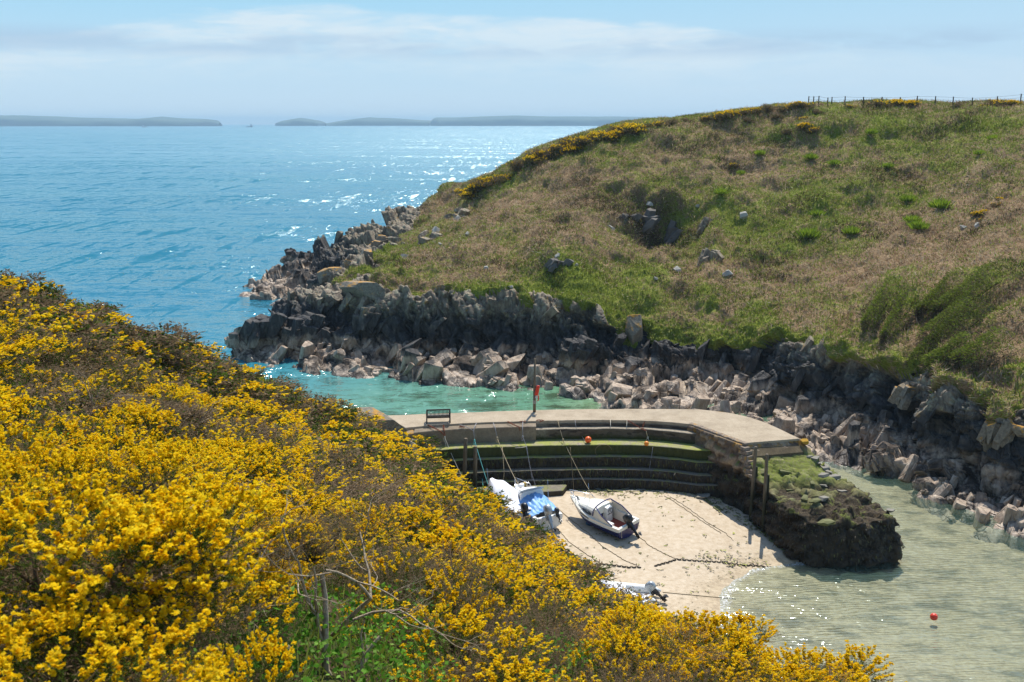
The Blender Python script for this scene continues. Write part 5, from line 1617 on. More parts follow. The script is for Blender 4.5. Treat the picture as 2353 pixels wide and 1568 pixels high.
# --- white inflatable and covered boat low behind the near gorse ----------------
ib = empty('inflatable_dinghy', (0, 0, 0)); m = MB()
pts = [Vector((0, .62, .30)), Vector((1.2, .64, .30)), Vector((2.3, .60, .33)), Vector((2.9, .40, .42)), Vector((3.15, 0, .50)), Vector((2.9, -.40, .42)), Vector((2.3, -.60, .33)), Vector((1.2, -.64, .30)), Vector((0, -.62, .30))]
A_ = catmull(np.array([tuple(p) for p in pts]), np.linspace(0, 8, 60))
full = [Vector((-.45, .62, .28))] + [Vector(a) for a in A_] + [Vector((-.45, -.62, .28))]
m.tube(full, [.05] + [.23] * 60 + [.05], 14); link('tube', m.mesh('tube', True), ib, M_GELW)
m = MB(); m.box((1.4, 0, .16), (2.7, .95, .08)); link('floor', m.mesh('floor'), ib, simple('grey_floor', rgb(190, 190, 192), .6, .1, .1, 6))
m = MB(); m.box((.05, 0, .38), (.05, .95, .42)); link('transom', m.mesh('transom'), ib, M_GELW)
m = MB(); m.box((1.5, 0, .50), (.26, 1.1, .03)); link('thwart', m.mesh('thwart'), ib, M_GELW)
outboard(ib, -.1, 0, .62, M_GREYM, M_BLACKP, 45, 1.0)
S4, B4 = P1(1855, 1385, .42), P1(1640, 1375, .5)
place(ib, Vector((7.2, 50.4, .4)), Vector((4.4, 51.0, .4)), -3, .02)
tag(ib, 'white inflatable dinghy with a grey tilted outboard, half hidden by gorse', 'dinghy')
h5 = Hull(4.2, 1.7, .9, .25)
cb = empty('open_boat', (0, 0, 0)); h5.outer([M_GELW, M_GELW], 'hull', cb, 5); h5.deck(.02, 'deck', cb, M_TARPW, .28)
m = MB(); m.tube([(3.2, .3, .9), (3.2, .3, 2.0)], .015, 6); m.sphere((3.2, .3, 2.0), .05, 8, 6); link('aerial', m.mesh('aerial', True), cb, M_STEEL)
place(cb, P(1390, 1340, 1.2) + Vector((2.2, -3.8, 0)), P(1390, 1340, 1.2), 0, .02)
tag(cb, 'white boat whose covered bow shows just above the gorse', 'boat')

# --- ships far out -------------------------------------------------------------
def ship(v, L, label, mat, sup):
    e = empty('ship', v); m = MB()
    rows = []
    for t in np.linspace(0, 1, 12):
        b = L * .075 * (1 - max(0, (t - .7) / .3) ** 2) + .1; sh = L * .10 + L * .05 * t ** 3
        rows.append([Vector(((t - .5) * L, -b, sh)), Vector(((t - .5) * L * .97, -b * .8, -1)), Vector(((t - .5) * L * .97, b * .8, -1)), Vector(((t - .5) * L, b, sh))])
    m.grid(rows, True); m.add(rows[0], [(0, 1, 2, 3)]); link('hull', m.mesh('hull'), e, mat)
    m = MB(); m.box((-L * .25 * sup, 0, L * .2), (L * .22, L * .13, L * .24)); m.box((-L * .25 * sup, 0, L * .36), (L * .14, L * .11, L * .10)); link('superstructure', m.mesh('superstructure'), e, simple('ship_white', rgb(170, 175, 182), .6))
    m = MB(); m.tube([(-L * .2 * sup, 0, L * .4), (-L * .2 * sup, 0, L * .58)], L * .012, 6); link('mast', m.mesh('mast'), e, M_BLACKP); m = MB(); m.tube([(L * .25 * sup, 0, L * .12), (L * .25 * sup, 0, L * .34)], L * .012, 6); link('mast', m.mesh('mast'), e, M_BLACKP)
    return tag(e, label, 'ship')


v = D(573, 284, 6200); v.z = 0; ship(v, 40, 'grey ship on the horizon in the gap between the islands', simple('ship_grey', rgb(66, 74, 90), .7), -1)
v = D(331, 284, 6000); v.z = 0; ship(v, 30, 'tiny vessel low on the horizon in front of the left island', simple('ship_red', rgb(90, 60, 60), .7), 1)
# ================================================================== ROCKS
def rock_at(p, size, label, group, name='boulder', mat=None, cat='boulder', sink=.25, k=None, rot=None, sc=None):
    k = int(RNG.integers(0, len(ROCKS))) if k is None else k
    o = inst(ROCKS[k], name, Vector(p) + Vector((0, 0, size * (.35 - sink))), rot or (RNG.normal(0, .35), RNG.normal(.25, .3), RNG.uniform(0, 6.28)),
             sc or (size * RNG.uniform(.8, 1.25), size * RNG.uniform(.8, 1.2), size * RNG.uniform(.75, 1.2)), label, cat, group, mat)
    return o


M_GREYR = rock_material('outcrop_rock', .9)
def lichen_rock(name, amt):
    N = NT(name); p = N.pos(); n1 = N.noise(p, .9, 7, .68); n2 = N.noise(p, 5, 6, .7)
    up = sep(N, N.n('ShaderNodeNewGeometry').outputs['Normal'])[2]
    c = N.ramp(n2, [(.3, rgb(92, 84, 72)), (.55, rgb(132, 122, 104)), (.8, rgb(164, 156, 136))])
    o_ = N.math('ADD', n1, N.math('MULTIPLY', up, .22))
    c = N.mix(N.mapr(o_, .66 - amt, .74 - amt, 0, .92), c, N.mix(n2, rgb(150, 98, 22), rgb(206, 156, 52)))
    return N.done(N.princ(c, .9, N.bump(N.math('ADD', n1, n2), .6, .12)))


M_LICH = lichen_rock('orange_lichen_rock', -.01); M_LICH2 = lichen_rock('yellow_lichen_rock', .06)
M_PALE = simple('pale_rock', rgb(176, 170, 156), .9, .25, .6, 1.4, space='pos')
M_DCRAG = simple('dark_crag', rgb(104, 98, 90), .9, .4, .7, 1.6, space='pos')
M_DARKR = simple('black_rock', rgb(58, 58, 62), .7, .35, .6, 1.2, space='pos')
M_TANR = rock_material('shore_rock', .2)


def front(x, y, sink=0.0):
    p, n = surf(x, y); return p


def cluster_mesh(name, seed, n=16, flat_=1.0):
    """a crag of joint blocks fused into one rock"""
    r = np.random.default_rng(seed); V = []; Fs = []; base = 0
    for q in range(n):
        src = SHARP[r.integers(0, len(SHARP))]; co = np.array([v.co for v in src.vertices]); rad = r.random() ** .6 * .36; a = r.uniform(0, 6.28)
        s_ = r.uniform(.28, .5) * (1.15 - rad)
        R = rotm(math.radians(-25) + r.normal(0, .22), 'Z') @ rotm(math.radians(22) + r.normal(0, .12), 'Y')
        v = (co * np.array([s_ * .7, s_ * 1.1, s_ * 1.5])) @ R.T + [rad * math.cos(a), rad * math.sin(a) * .8, -.12 + r.uniform(-.1, .22) * flat_ - rad * .3]
        V.append(v); Fs += [tuple(int(a_ + base) for a_ in p.vertices) for p in src.polygons]; base += len(v)
    me = bpy.data.meshes.new(name); me.from_pydata([tuple(x) for x in np.vstack(V)], [], Fs); me.materials.append(M_TANR); return me


SHARP = [rock_mesh('block', 300 + k, (1, 1, 1), 6, 0, .008) for k in range(10)]
CLUST = [cluster_mesh('crag', 500 + k, 14 + 2 * (k % 4), 1.0) for k in range(8)]


def crag_at(p, size, label, group, mat, k, rz=0.0, sz=1.0, name='crag', cat='rock'):
    return inst(CLUST[k % 8], name, Vector(p) + Vector((0, 0, size * .05)), (RNG.normal(0, .08), RNG.normal(0, .08), rz), (size, size, size * sz), label, cat, group, mat)


# single rocks that stand out
for (x, y, s_, k, mt, lab, nm) in [
    (838, 668, 4.3, 1, M_LICH, 'largest rounded boulder on the seaward nose, its crown orange with lichen', 'boulder'),
    (762, 632, 2.8, 3, M_LICH2, 'orange lichen capped block on the dark shoulder left of the big boulder', 'boulder'),
    (800, 608, 1.7, 4, M_LICH2, 'small bright orange block above the dark shoulder of the nose', 'boulder'),
    (866, 562, 3.6, 0, M_LICH, 'broad lichen stained crag high on the seaward nose', 'crag'),
    (842, 600, 2.4, 2, M_LICH, 'lichen streaked block below the broad crag on the nose', 'boulder'),
    (850, 733, 3.9, 3, M_DARKR, 'smooth black boulder under the largest orange boulder', 'boulder'),
    (600, 750, 5.0, 0, M_CLIFF, 'outermost square sided rock stack standing in the sea', 'rock stack'),
    (700, 760, 5.2, 3, M_CLIFF, 'jagged wide rock just inshore of the outermost stack', 'rock stack'),
    (760, 690, 3.6, 2, M_DARKR, 'tilted black slab leaning on the nose above the jagged rock', 'slab'),
    (2295, 985, 2.3, 2, M_LICH2, 'pointed orange topped pinnacle on the right bank', 'pinnacle'),
    (2348, 1000, 1.3, 4, M_LICH2, 'smaller orange topped rock at the right edge of the picture', 'boulder'),
    (2090, 900, 3.0, 0, M_LICH, 'yellow crusted rock shelf under the windswept bush', 'crag'),
    (1800, 990, 2.2, 2, M_TANR, 'upright pale split rock right of the pier deck', 'boulder'),
    (1870, 935, 2.8, 2, M_TANR, 'tall pointed rock below the dark cleft in the cliff', 'boulder'),
    (1455, 760, 2.4, 2, M_LICH2, 'upright stone with a yellow cap among the black cliffs', 'boulder'),
    (1330, 810, 4.0, 3, M_DARKR, 'large flat topped black block at the cliff foot behind the pole', 'boulder'),
    (1410, 905, 3.2, 1, M_TANR, 'split tan block at the water edge behind the pier', 'boulder')]:
    if mt in (M_CLIFF, M_DARKR) or nm in ('crag', 'pinnacle'):
        crag_at(front(x, y), s_ * 1.05, lab, None, M_CLIFF if mt is M_DARKR else mt, k + int(x) % 5, RNG.uniform(-.4, .4), .85 if nm != 'pinnacle' else 1.25, 'rock_stack' if nm == 'rock stack' else nm); continue
    rock_at(front(x, y), s_, lab, None, nm if nm != 'rock stack' else 'rock_stack', mt, 'rock', .3, k, (RNG.normal(0, .15), RNG.normal(.2, .15), RNG.uniform(0, 6.28)), None)
# pale outcrops scattered on the hillside
for x, y, s_ in [ (1706, 491, 1.6),  (1557, 619, 1.3), (1669, 627, 1.6), (2215, 520, 1.5), (2242, 516, 1.1), (1403, 516, 1.4), (1019, 567, 1.5), (1075, 538, .9), (1118, 614, .8), (1175, 659, 1.0), (1279, 585, 1.0),
                 (1275, 608, 1.1), (1325, 608, 1.0), (1033, 499, 2.4), (1064, 488, 2.2), (1050, 505, 1.8), (974, 542, 2.4), (911, 553, 2.6), (1000, 530, 1.6), (930, 590, 1.8), (1510, 640, .8), (1490, 470, 1.2), (1600, 470, 1.0)]:
    rock_at(front(x, y), s_, 'pale grey rock outcrop breaking through the hillside turf', 'outcrops in the hillside turf', 'outcrop', M_PALE if s_ < 2.1 else M_GREYR, 'rock', .36, None, (RNG.normal(-.45, .15), RNG.normal(.3, .25), RNG.uniform(-.6, .6)), (s_ * .8, s_ * .6, s_ * .62))

for x, y, s_, sz, lab in [(1500, 500, 3.0, .8, 'dark slabby crag at the back of the hollow in the hill'), (1540, 525, 2.6, .9, 'lower dark slab in the right half of the hollow'), (1440, 490, 2.4, .6, 'dark crag at the left lip of the hollow'), (1622, 512, 2.0, 1.3, 'upright grey rib of rock above the right edge of the hollow'), (1626, 590, 2.4, 1.3, 'pale rock rib on the grassy spur right of the hollow'), (1280, 598, 2.2, .7, 'dark rocky knob low on the left of the hill'),
                      (1060, 495, 3.6, .8, 'grey crag on the skyline side of the seaward nose'), (985, 545, 3.4, .8, 'square grey crag high on the seaward nose'), (920, 560, 3.2, .7, 'lichen grey crag below the square one on the nose')]:
    crag_at(front(x, y) + Vector((0, .2, -.22 * s_)), s_ * (1.4 if 'dark' in lab else 1.25), lab, None, M_DCRAG if 'dark' in lab else M_GREYR, int(x) % 8, RNG.uniform(-.5, .5), sz)

# cliff ledges: many joint blocks welded into the face (part of the terrain)
def ledges(n, ua, ub, va, vb, smin, smax, zmin=-.5):
    V = []; Fs = []; base = 0
    MEs = []
    for r in SHARP:
        MEs.append((np.array([v.co for v in r.vertices]), [tuple(p.vertices) for p in r.polygons]))
    ii = np.where((us >= ua) & (us <= ub))[0]; jj = np.where((vs >= va) & (vs <= vb))[0]
    for q in range(n):
        i = RNG.choice(ii); j = RNG.choice(jj)
        if rock.reshape(nu, nv)[i, j] < .6: continue
        p = GG[i, j]
        if p[2] < zmin: continue
        co, fs = MEs[RNG.integers(0, len(MEs))]
        s_ = smin + (smax - smin) * RNG.random() ** 2
        R = rotm(math.radians(-28) + RNG.normal(0, .35), 'Z') @ rotm(math.radians(24) + RNG.normal(0, .18), 'Y') @ rotm(RNG.normal(0, .2), 'X')
        v = (co * np.array([s_ * .60, s_ * 1.0, s_ * 1.9])) @ R.T + p - NRM[i, j] * s_ * .26
        V.append(v); Fs += [tuple(a + base for a in f) for f in fs]; base += len(v)
    me = bpy.data.meshes.new('cliff_ledges'); me.from_pydata([tuple(x) for x in np.vstack(V)], [], Fs); return me


o = link('cliff_ledges', ledges(380, 0, 19, 1.9, 4.1, .4, 1.7), None, M_CLIFF); tag(o, kind='structure')
o = link('shore_ledges', ledges(150, 3.5, 19, 1.0, 2.2, .7, 2.6), None, M_TANR); tag(o, kind='structure')

# loose boulders
GROUPS = [((4, 10.2), 1.0, 2.0, 32, .6, 2.0, 'tan boulder on the tide line below the far cliff', 'boulders below the far cliff', M_TANR),
          ((10.2, 14.2), 1.15, 2.1, 60, .5, 1.9, 'loose pale boulder on the rocky shelf between the pier and the cliff', 'boulders between pier and cliff', M_TANR),
          ((14.2, 18.6), .95, 2.0, 60, .35, 1.2, 'weed streaked boulder on the right bank of the channel', 'boulders on the right bank', M_WEEDROCK)]
for (ua, ub), va, vb, n, a, b, lab, grp, mt in GROUPS:
    ii = np.where((us >= ua) & (us <= ub))[0]; jj = np.where((vs >= va) & (vs <= vb))[0]; cnt = 0
    while cnt < n:
        i, j = RNG.choice(ii), RNG.choice(jj); p = GG[i, j]
        if p[2] < -.25: continue
        sz_ = a + (b - a) * RNG.random() ** 1.8
        if RNG.random() < .5: crag_at(p, sz_ * 1.5, lab, grp, mt, int(RNG.integers(0, 8)), RNG.uniform(0, 6.28), RNG.uniform(.5, .9), 'boulder', 'boulder')
        else: rock_at(p, sz_, lab, grp, 'boulder', mt, 'boulder', .22)
        cnt += 1
# stones and green algae along the foot of the steps
for k in range(70):
    x, y = (RNG.uniform(1290, 2330), 0) if RNG.random() < .75 else (RNG.uniform(2150, 2330), 0)
    y = 690 + RNG.normal(8, 9) + (max(0, x - 2150) * .62 if x > 2150 else 0)
    if 1270 < x < 1480: y += RNG.uniform(-8, 10)
    v = P1(x, y, 1.2); v.z = bz_(v)
    inst(SLABS[int(RNG.random() * 4) if RNG.random() < .3 else (1 if RNG.random() < .5 else 3)], 'shore_stone', v + Vector((0, 0, .03)), (RNG.normal(0, .15), RNG.normal(0, .15), RNG.uniform(0, 6.28)), RNG.uniform(.2, .55), 'green stained stone along the foot of the weedy steps', 'stone', 'stones at the foot of the steps')
# scraps of weed on the sand
def scraps(n):
    V = []; F_ = []
    for k in range(n):
        r_ = RNG.random()
        if r_ < .30: x, y = c1(RNG.uniform(1480, 2340), 700 + RNG.exponential(14)); 
        elif r_ < .40: x, y = c2(RNG.normal(340, 150), 1165 + RNG.normal(0, 30))
        elif r_ < .72: 
            t = RNG.random(); x, y = c2(180 + 600 * t + RNG.normal(0, 14), 740 + 400 * t + RNG.normal(0, 14) - 30)
        else: x, y = c1(RNG.uniform(1250, 2700), RNG.uniform(720, 1400))
        if y < 1120: continue
        v = P(x, y, .8); 
        for _ in range(2): v = P(x, y, bz_(v))
        if v.z < 0.02: continue
        s_ = RNG.uniform(.03, .11)
        for q in range(3):
            a = RNG.uniform(0, 6.28); d = np.array([math.cos(a), math.sin(a), 0]); e = np.array([-d[1], d[0], .15]); c = np.array(v) + RNG.normal(0, s_, 3) * [1, 1, 0] + [0, 0, .015 + .02 * RNG.random()]
            b = len(V); V += [c - d * s_ - e * s_ * .35, c + d * s_ - e * s_ * .3, c + d * s_ * .9 + e * s_ * .3, c - d * s_ * .8 + e * s_ * .35]; F_.append((b, b + 1, b + 2, b + 3))
    me = npmesh('weed_scraps', np.array(V), np.array(F_)); add_attr(me, 'tint', np.repeat(RNG.random(len(V) // 4), 4)); return me


N = NT('weed_scraps'); c = N.ramp(N.attr('tint'), [(0, rgb(48, 40, 24)), (.5, rgb(96, 84, 40)), (.75, rgb(136, 140, 56)), (1, rgb(166, 164, 84))])
tag(link('seaweed', scraps(520), None, N.done(N.princ(c, .8))), 'scraps of green and brown weed scattered over the sand', 'seaweed', kind='stuff')

# ================================================================== VEGETATION
def leaf_material(name, stops, attr='tint', trans=.35, rough=.65):
    N = NT(name); c = N.ramp(N.attr(attr), stops)
    r = N.n('ShaderNodeObjectInfo').outputs['Random']
    c = N.mix(N.math('MULTIPLY', r, .35), c, N.mix(.5, c, stops[0][1]))
    d = N.n('ShaderNodeBsdfDiffuse', Color=c); t = N.n('ShaderNodeBsdfTranslucent', Color=c)
    m_ = N.n('ShaderNodeMixShader'); N.set(m_.inputs[0], trans); N.set(m_.inputs[1], d.outputs[0]); N.set(m_.inputs[2], t.outputs[0])
    return N.done(m_.outputs[0])


M_BLOSSOM = leaf_material('gorse_blossom', [(0, (.62, .27, .006)), (.15, (.86, .50, .006)), (.5, (.95, .68, .012)), (1, (.96, .77, .05))], trans=.45)
M_FOL = leaf_material('gorse_foliage', [(0, rgb(48, 62, 22)), (.45, rgb(94, 112, 44)), (.62, rgb(134, 144, 72)), (.66, rgb(96, 78, 58)), (1, rgb(156, 134, 106))], trans=.3)
M_TWIG = leaf_material('gorse_twig', [(0, rgb(50, 40, 30)), (1, rgb(120, 100, 78))], trans=0)


def quads_dir(c, d, L, w, roll):
    """leaf-like quads: centre base c, unit direction d, length L, width w, random roll -> V,F"""
    n = len(c)
    a = np.where(np.abs(d[:, 2:3]) < .9, np.array([[0, 0, 1.0]]), np.array([[1.0, 0, 0]]))
    u = np.cross(d, a); u /= np.linalg.norm(u, axis=1, keepdims=True) + 1e-9
    v = np.cross(d, u)
    s_ = u * np.cos(roll)[:, None] + v * np.sin(roll)[:, None]
    L = np.asarray(L).reshape(-1, 1); w = np.asarray(w).reshape(-1, 1)
    P0 = c - s_ * w * .35; P1_ = c + s_ * w * .35; P2_ = c + d * L * .65 + s_ * w * .5; P3 = c + d * L * .65 - s_ * w * .5; P4 = c + d * L
    # diamond: base, right, tip, left
    V = np.stack([c, c + d * L * .5 + s_ * w * .5, c + d * L, c + d * L * .5 - s_ * w * .5], 1).reshape(-1, 3)
    F_ = np.arange(n * 4).reshape(n, 4)
    return V, F_


def unit(a): return a / (np.linalg.norm(a, axis=-1, keepdims=True) + 1e-9)


def gorse(seed, lod, bloom=.8, dead=.25, flat_=1.0, nlobe=11):
    """returns dict part -> (V,F,tint).  lod 0 near, 1 middle, 2 far"""
    r = np.random.default_rng(seed)
    lc = np.stack([r.normal(0, .30, nlobe), r.normal(0, .30, nlobe), r.uniform(.16, .52, nlobe) * flat_], 1); lr = r.uniform(.13, .27, nlobe); lb = np.clip(r.normal(.85, .35, nlobe), .05, 1.15)
    lc[0] = (0, 0, .40 * flat_); lr[0] = .30
    ns = {0: 900, 1: 620, 2: 330}[lod]
    L = r.integers(0, nlobe, ns * 2); d = r.normal(0, 1, (ns * 2, 3)); d[:, 2] = np.abs(d[:, 2]) * 1.1 - .45; d = unit(d)
    e = lc[L] + d * lr[L][:, None]
    ok = np.ones(len(e), bool)
    for k in range(nlobe):
        ok &= (np.linalg.norm(e - lc[k], axis=1) > lr[k] * .86) | (L == k)
    ok &= e[:, 2] > .02
    e = e[ok][:ns]; d = d[ok][:ns]; LL = L[ok][:ns]; n = len(e)
    sd_ = unit(d + np.array([0, 0, .75]) + r.normal(0, .28, (n, 3)))                  # shoots turn upward
    ln = r.uniform(.10, .22, n) * {0: 1, 1: 1.05, 2: 1.15}[lod]
    patch = vnoise(e * 3.2 + seed, seed % 50) * .5 + .5
    upn = d[:, 2]
    pb = np.clip(bloom * lb[LL] * (.05 + 1.0 * sstep(.0, .60, upn)) - dead * sstep(.52, .75, patch) * 1.3, 0, 1)
    isb = r.random(n) < pb; brown = (~isb) & (r.random(n) < (.22 + dead + .38 * (upn < .25)))
    out = {}
    # needles
    nn_ = {0: 34, 1: 11, 2: 5}[lod]; nl = {0: .020, 1: .045, 2: .085}[lod]; nw = {0: .0042, 1: .012, 2: .030}[lod]
    t = r.random((n, nn_)); base = e[:, None] - sd_[:, None] * .04 + sd_[:, None] * (ln[:, None, None] * t[..., None])
    dd = unit(sd_[:, None] * .8 + r.normal(0, .6, (n, nn_, 3)))
    tint = np.where(brown[:, None], r.uniform(.70, 1, (n, nn_)), r.uniform(0, .6, (n, nn_)) * (.55 + .45 * t))
    c_, d_ = base.reshape(-1, 3), dd.reshape(-1, 3)
    V1, F1 = quads_dir(c_, d_, r.uniform(.7, 1.4, len(c_)) * nl, r.uniform(.7, 1.3, len(c_)) * nw, r.uniform(0, 6.28, len(c_)))
    T1 = np.repeat(tint.reshape(-1), 4)
    # inner brown mass
    ni = {0: 9000, 1: 3000, 2: 900}[lod]
    L2 = r.integers(0, nlobe, ni); q = unit(r.normal(0, 1, (ni, 3))); ci = lc[L2] + q * (lr[L2] * r.uniform(.55, .98, ni))[:, None]; ci[:, 2] = np.maximum(ci[:, 2], .0)
    di = unit(q + r.normal(0, .9, (ni, 3)))
    V2, F2 = quads_dir(ci, di, r.uniform(.6, 1.4, ni) * {0: .034, 1: .07, 2: .13}[lod], r.uniform(.6, 1.3, ni) * {0: .006, 1: .018, 2: .05}[lod], r.uniform(0, 6.28, ni))
    T2 = np.repeat(np.where(r.random(ni) < .42, r.uniform(.05, .4, ni), r.uniform(.64, .95, ni)), 4)
    # skirt down to the ground and dark heart
    out['foliage'] = (np.vstack([V1, V2]), np.vstack([F1, F2 + len(V1)]), np.concatenate([T1, T2]))
    # blossom
    b = np.where(isb)[0]; nf = {0: 13, 1: 9, 2: 5}[lod]
    t = r.uniform(.42, 1.08, (len(b), nf)); c = e[b][:, None] + sd_[b][:, None] * (ln[b][:, None, None] * t[..., None])
    fd = unit(sd_[b][:, None] * r.uniform(.35, 1.0, (len(b), nf, 1)) + unit(r.normal(0, 1, (len(b), nf, 3))) * .9)
    c = c.reshape(-1, 3); fd = fd.reshape(-1, 3); m_ = len(c)
    fs = {0: .025, 1: .036, 2: .064}[lod]; ft = np.clip(r.normal(.52, .2, m_) + .25 * (vnoise(c * 6, 3) * .5), 0, 1)
    Vs, Fs, Ts = [], [], []; off = 0; roll = r.uniform(0, 6.28, m_)
    for k, (dr, wk, lk, to) in enumerate([(0, .80, 1.0, 0), (1.5, .70, .95, -.06), (.75, 1.0, .85, .08)][: (3 if lod == 0 else 2)]):
        dk = unit(fd + r.normal(0, .22, (m_, 3)))
        V, F_ = quads_dir(c, dk, fs * lk * r.uniform(.8, 1.2, m_), fs * wk, roll + dr)
        Vs.append(V); Fs.append(F_ + off); off += len(V); Ts.append(np.repeat(np.clip(ft + to, 0, 1), 4))
    out['blossom'] = (np.vstack(Vs), np.vstack(Fs), np.concatenate(Ts)) if m_ else None
    # woody stems
    m = MB()
    for k in range({0: 12, 1: 7, 2: 0}[lod]):
        j = r.integers(0, nlobe); mid = lc[j] * .5 + r.normal(0, .05, 3)
        m.tube([(r.normal(0, .05), r.normal(0, .05), -.15), tuple(mid), tuple(lc[j]), tuple(lc[j] + r.normal(0, .1, 3))], [.018, .014, .010, .004], 5)
    out['stem'] = m
    return out


def gorse_meshes(seed, lod, **kw):
    g = gorse(seed, lod, **kw); res = []
    me = npmesh('foliage', g['foliage'][0], g['foliage'][1]); add_attr(me, 'tint', g['foliage'][2]); me.materials.append(M_FOL); res.append(('foliage', me))
    if g['blossom'] is not None:
        me = npmesh('blossom', g['blossom'][0], g['blossom'][1]); add_attr(me, 'tint', g['blossom'][2]); me.materials.append(M_BLOSSOM); res.append(('blossom', me))
    if g['stem'].v:
        me = g['stem'].mesh('stem', True); add_attr(me, 'tint', np.full(len(me.vertices), .5)); me.materials.append(M_TWIG); res.append(('stem', me))
    return res


def merged(seed, lod, **kw):
    g = gorse(seed, lod, **kw); V, F_, T = g['foliage']; mi = np.zeros(len(F_), int)
    if g['blossom'] is not None:
        V2, F2, T2 = g['blossom']; F_ = np.vstack([F_, F2 + len(V)]); V = np.vstack([V, V2]); T = np.concatenate([T, T2]); mi = np.concatenate([mi, np.ones(len(F2), int)])
    me = npmesh('gorse_bush', V, F_, mi=mi); add_attr(me, 'tint', T); me.materials.append(M_FOL); me.materials.append(M_BLOSSOM); return me


KINDS = [dict(bloom=.95, dead=.05), dict(bloom=.85, dead=.25), dict(bloom=.95, dead=.10), dict(bloom=.45, dead=.5), dict(bloom=.7, dead=.30), dict(bloom=.06, dead=.8)]
NEAR = [gorse_meshes(10 + k, 0, **KINDS[k]) for k in range(6)]
MIDS = [gorse_meshes(40 + k, 1, **KINDS[k]) for k in range(6)]
FARS = [merged(70 + k, 2, **KINDS[k]) for k in range(6)]


def place_gorse(lod, k, loc, sc, rz, label, group, tiltv=(0, 0)):
    if lod == 2:
        o = bpy.data.objects.new('gorse_bush', FARS[k]); COL.objects.link(o)
    else:
        o = bpy.data.objects.new('gorse_bush', None); o.empty_display_size = .3; COL.objects.link(o)
        for nm, me in (NEAR if lod == 0 else MIDS)[k]:
            c = bpy.data.objects.new(nm, me); COL.objects.link(c); c.parent = o
    o.location = loc; o.rotation_euler = (tiltv[0], tiltv[1], rz); o.scale = sc if hasattr(sc, '__len__') else (sc,) * 3
    return tag(o, label, 'gorse', group)


EXCL = [(660, 1480, 210, 110), (120, 950, 190, 95), (340, 975, 110, 50), (1290, 1500, 100, 130), (1370, 1450, 60, 40), (150, 690, 70, 22), (1000, 1150, 40, 25), (860, 1010, 40, 40), (820, 1060, 30, 22), (700, 1200, 40, 20)]


def excl(x, y):
    for a, b, rx, ry in EXCL:
        if ((x - a) / rx) ** 2 + ((y - b) / ry) ** 2 < 1: return True
    return False


SIL = [(-200, 540), (0, 600), (150, 665), (320, 740), (420, 780), (520, 830), (700, 900), (790, 930), (860, 950), (930, 1000), (1000, 1070), (1140, 1130), (1250, 1220), (1320, 1300), (1400, 1346), (1450, 1374), (1600, 1410), (1850, 1450), (2130, 1568), (2400, 1700)]


def sil(x): return np.interp(x, [a for a, b in SIL], [b for a, b in SIL])


def bush_r(y): return float(np.interp(y, [2.5, 6, 12, 25, 45, 68], [.27, .36, .55, .82, .98, 1.08]))


cand = []
for q in range(60000):
    y = 2.6 + 66 * RNG.random() ** 1.6; x = RNG.uniform(-.52 * y - 2.5, 9)
    cand.append((x, y))
cand = np.array(cand); hz_c = fg_height(cand)
px_, py_ = project(np.column_stack([cand, hz_c + .6]))
pyb_ = project(np.column_stack([cand, hz_c]))[1]
okc = (px_ > -140) & (px_ < 2480) & (py_ < 1760) & (hz_c > 1.2)
slope_d = np.hypot(*[(fg_height(cand + d_) - hz_c) / .5 for d_ in (np.array([.5, 0]), np.array([0, .5]))])
chosen = []
order = np.argsort(cand[:, 1] + RNG.normal(0, .8, len(cand)))
cellg = {}
for i in order:
    if not okc[i] or slope_d[i] > 1.5: continue
    x, y = cand[i]; r_ = bush_r(y) * .92
    if (y < 4.7 and px_[i] < 380) or (400 < px_[i] < 1000 and pyb_[i] > 1440): continue
    if (excl(px_[i], py_[i]) or excl(px_[i], pyb_[i])) and RNG.random() < .97: continue
    hb_ = (.50 + .010 * min(y, 40)) * 1.42; tx, ty = project(np.array([[x, y, hz_c[i] + hb_], [x - r_ * 1.1, y, hz_c[i] + hb_ * .6], [x + r_ * 1.1, y, hz_c[i] + hb_ * .6]]))
    if np.any(ty < sil(tx) - 4 - RNG.random() * 12 * (RNG.random() < .4)): continue
    good = True
    for (x2, y2, r2) in chosen:
        if (x - x2) ** 2 + (y - y2) ** 2 < (.5 * (r_ + r2)) ** 2 * 2.5: good = False; break
    if good: chosen.append((x, y, r_))
print('gorse bushes', len(chosen))
chosen.sort(key=lambda c: c[1])
LABS = {0: ('dense golden flowering gorse bush in the near foreground', 'gorse in the near foreground'), 1: ('gorse bush with yellow bloom on the middle of the near slope', 'gorse on the middle slope'), 2: ('gorse bush far down the near slope toward the pier and sea', 'gorse on the far part of the near slope')}
LABB = {0: ('browning gorse bush with little bloom in the near foreground', 'browning gorse in the near foreground'), 1: ('browning gorse bush with little bloom on the middle slope', 'browning gorse on the middle slope'), 2: ('brown gorse bush with little bloom far down the slope', 'browning gorse on the far slope')}
kn = RNG
rest = []
for n_, (x, y, r_) in enumerate(chosen):
    z = float(fg_height([(x, y)])[0])
    pt = float(fbm(np.array([[x * .35, y * .35, 5.0]]), 3, 77)[0])
    k = [0, 2, 1, 0, 2, 4, 3][int(kn.random() * 7)] if pt > -.03 else [3, 5, 4, 3, 5][int(kn.random() * 5)]
    lod = 0 if y < 10.5 else (1 if y < 27 else 2)
    s_ = bush_r(y) / .42 * kn.uniform(.85, 1.2)
    if n_ >= 292: rest.append((x, y, z, s_, k)); continue
    lab, grp = (LABB if k in (3, 5) else LABS)[lod]
    hs = (.52 + .012 * min(y, 40)) * kn.uniform(.68, 1.2) / .86 / s_
    place_gorse(lod, k, (x, y, z - .08), (s_, s_, s_ * hs), kn.uniform(0, 6.28), lab, grp, (kn.normal(0, .08), kn.normal(0.06, .08)))
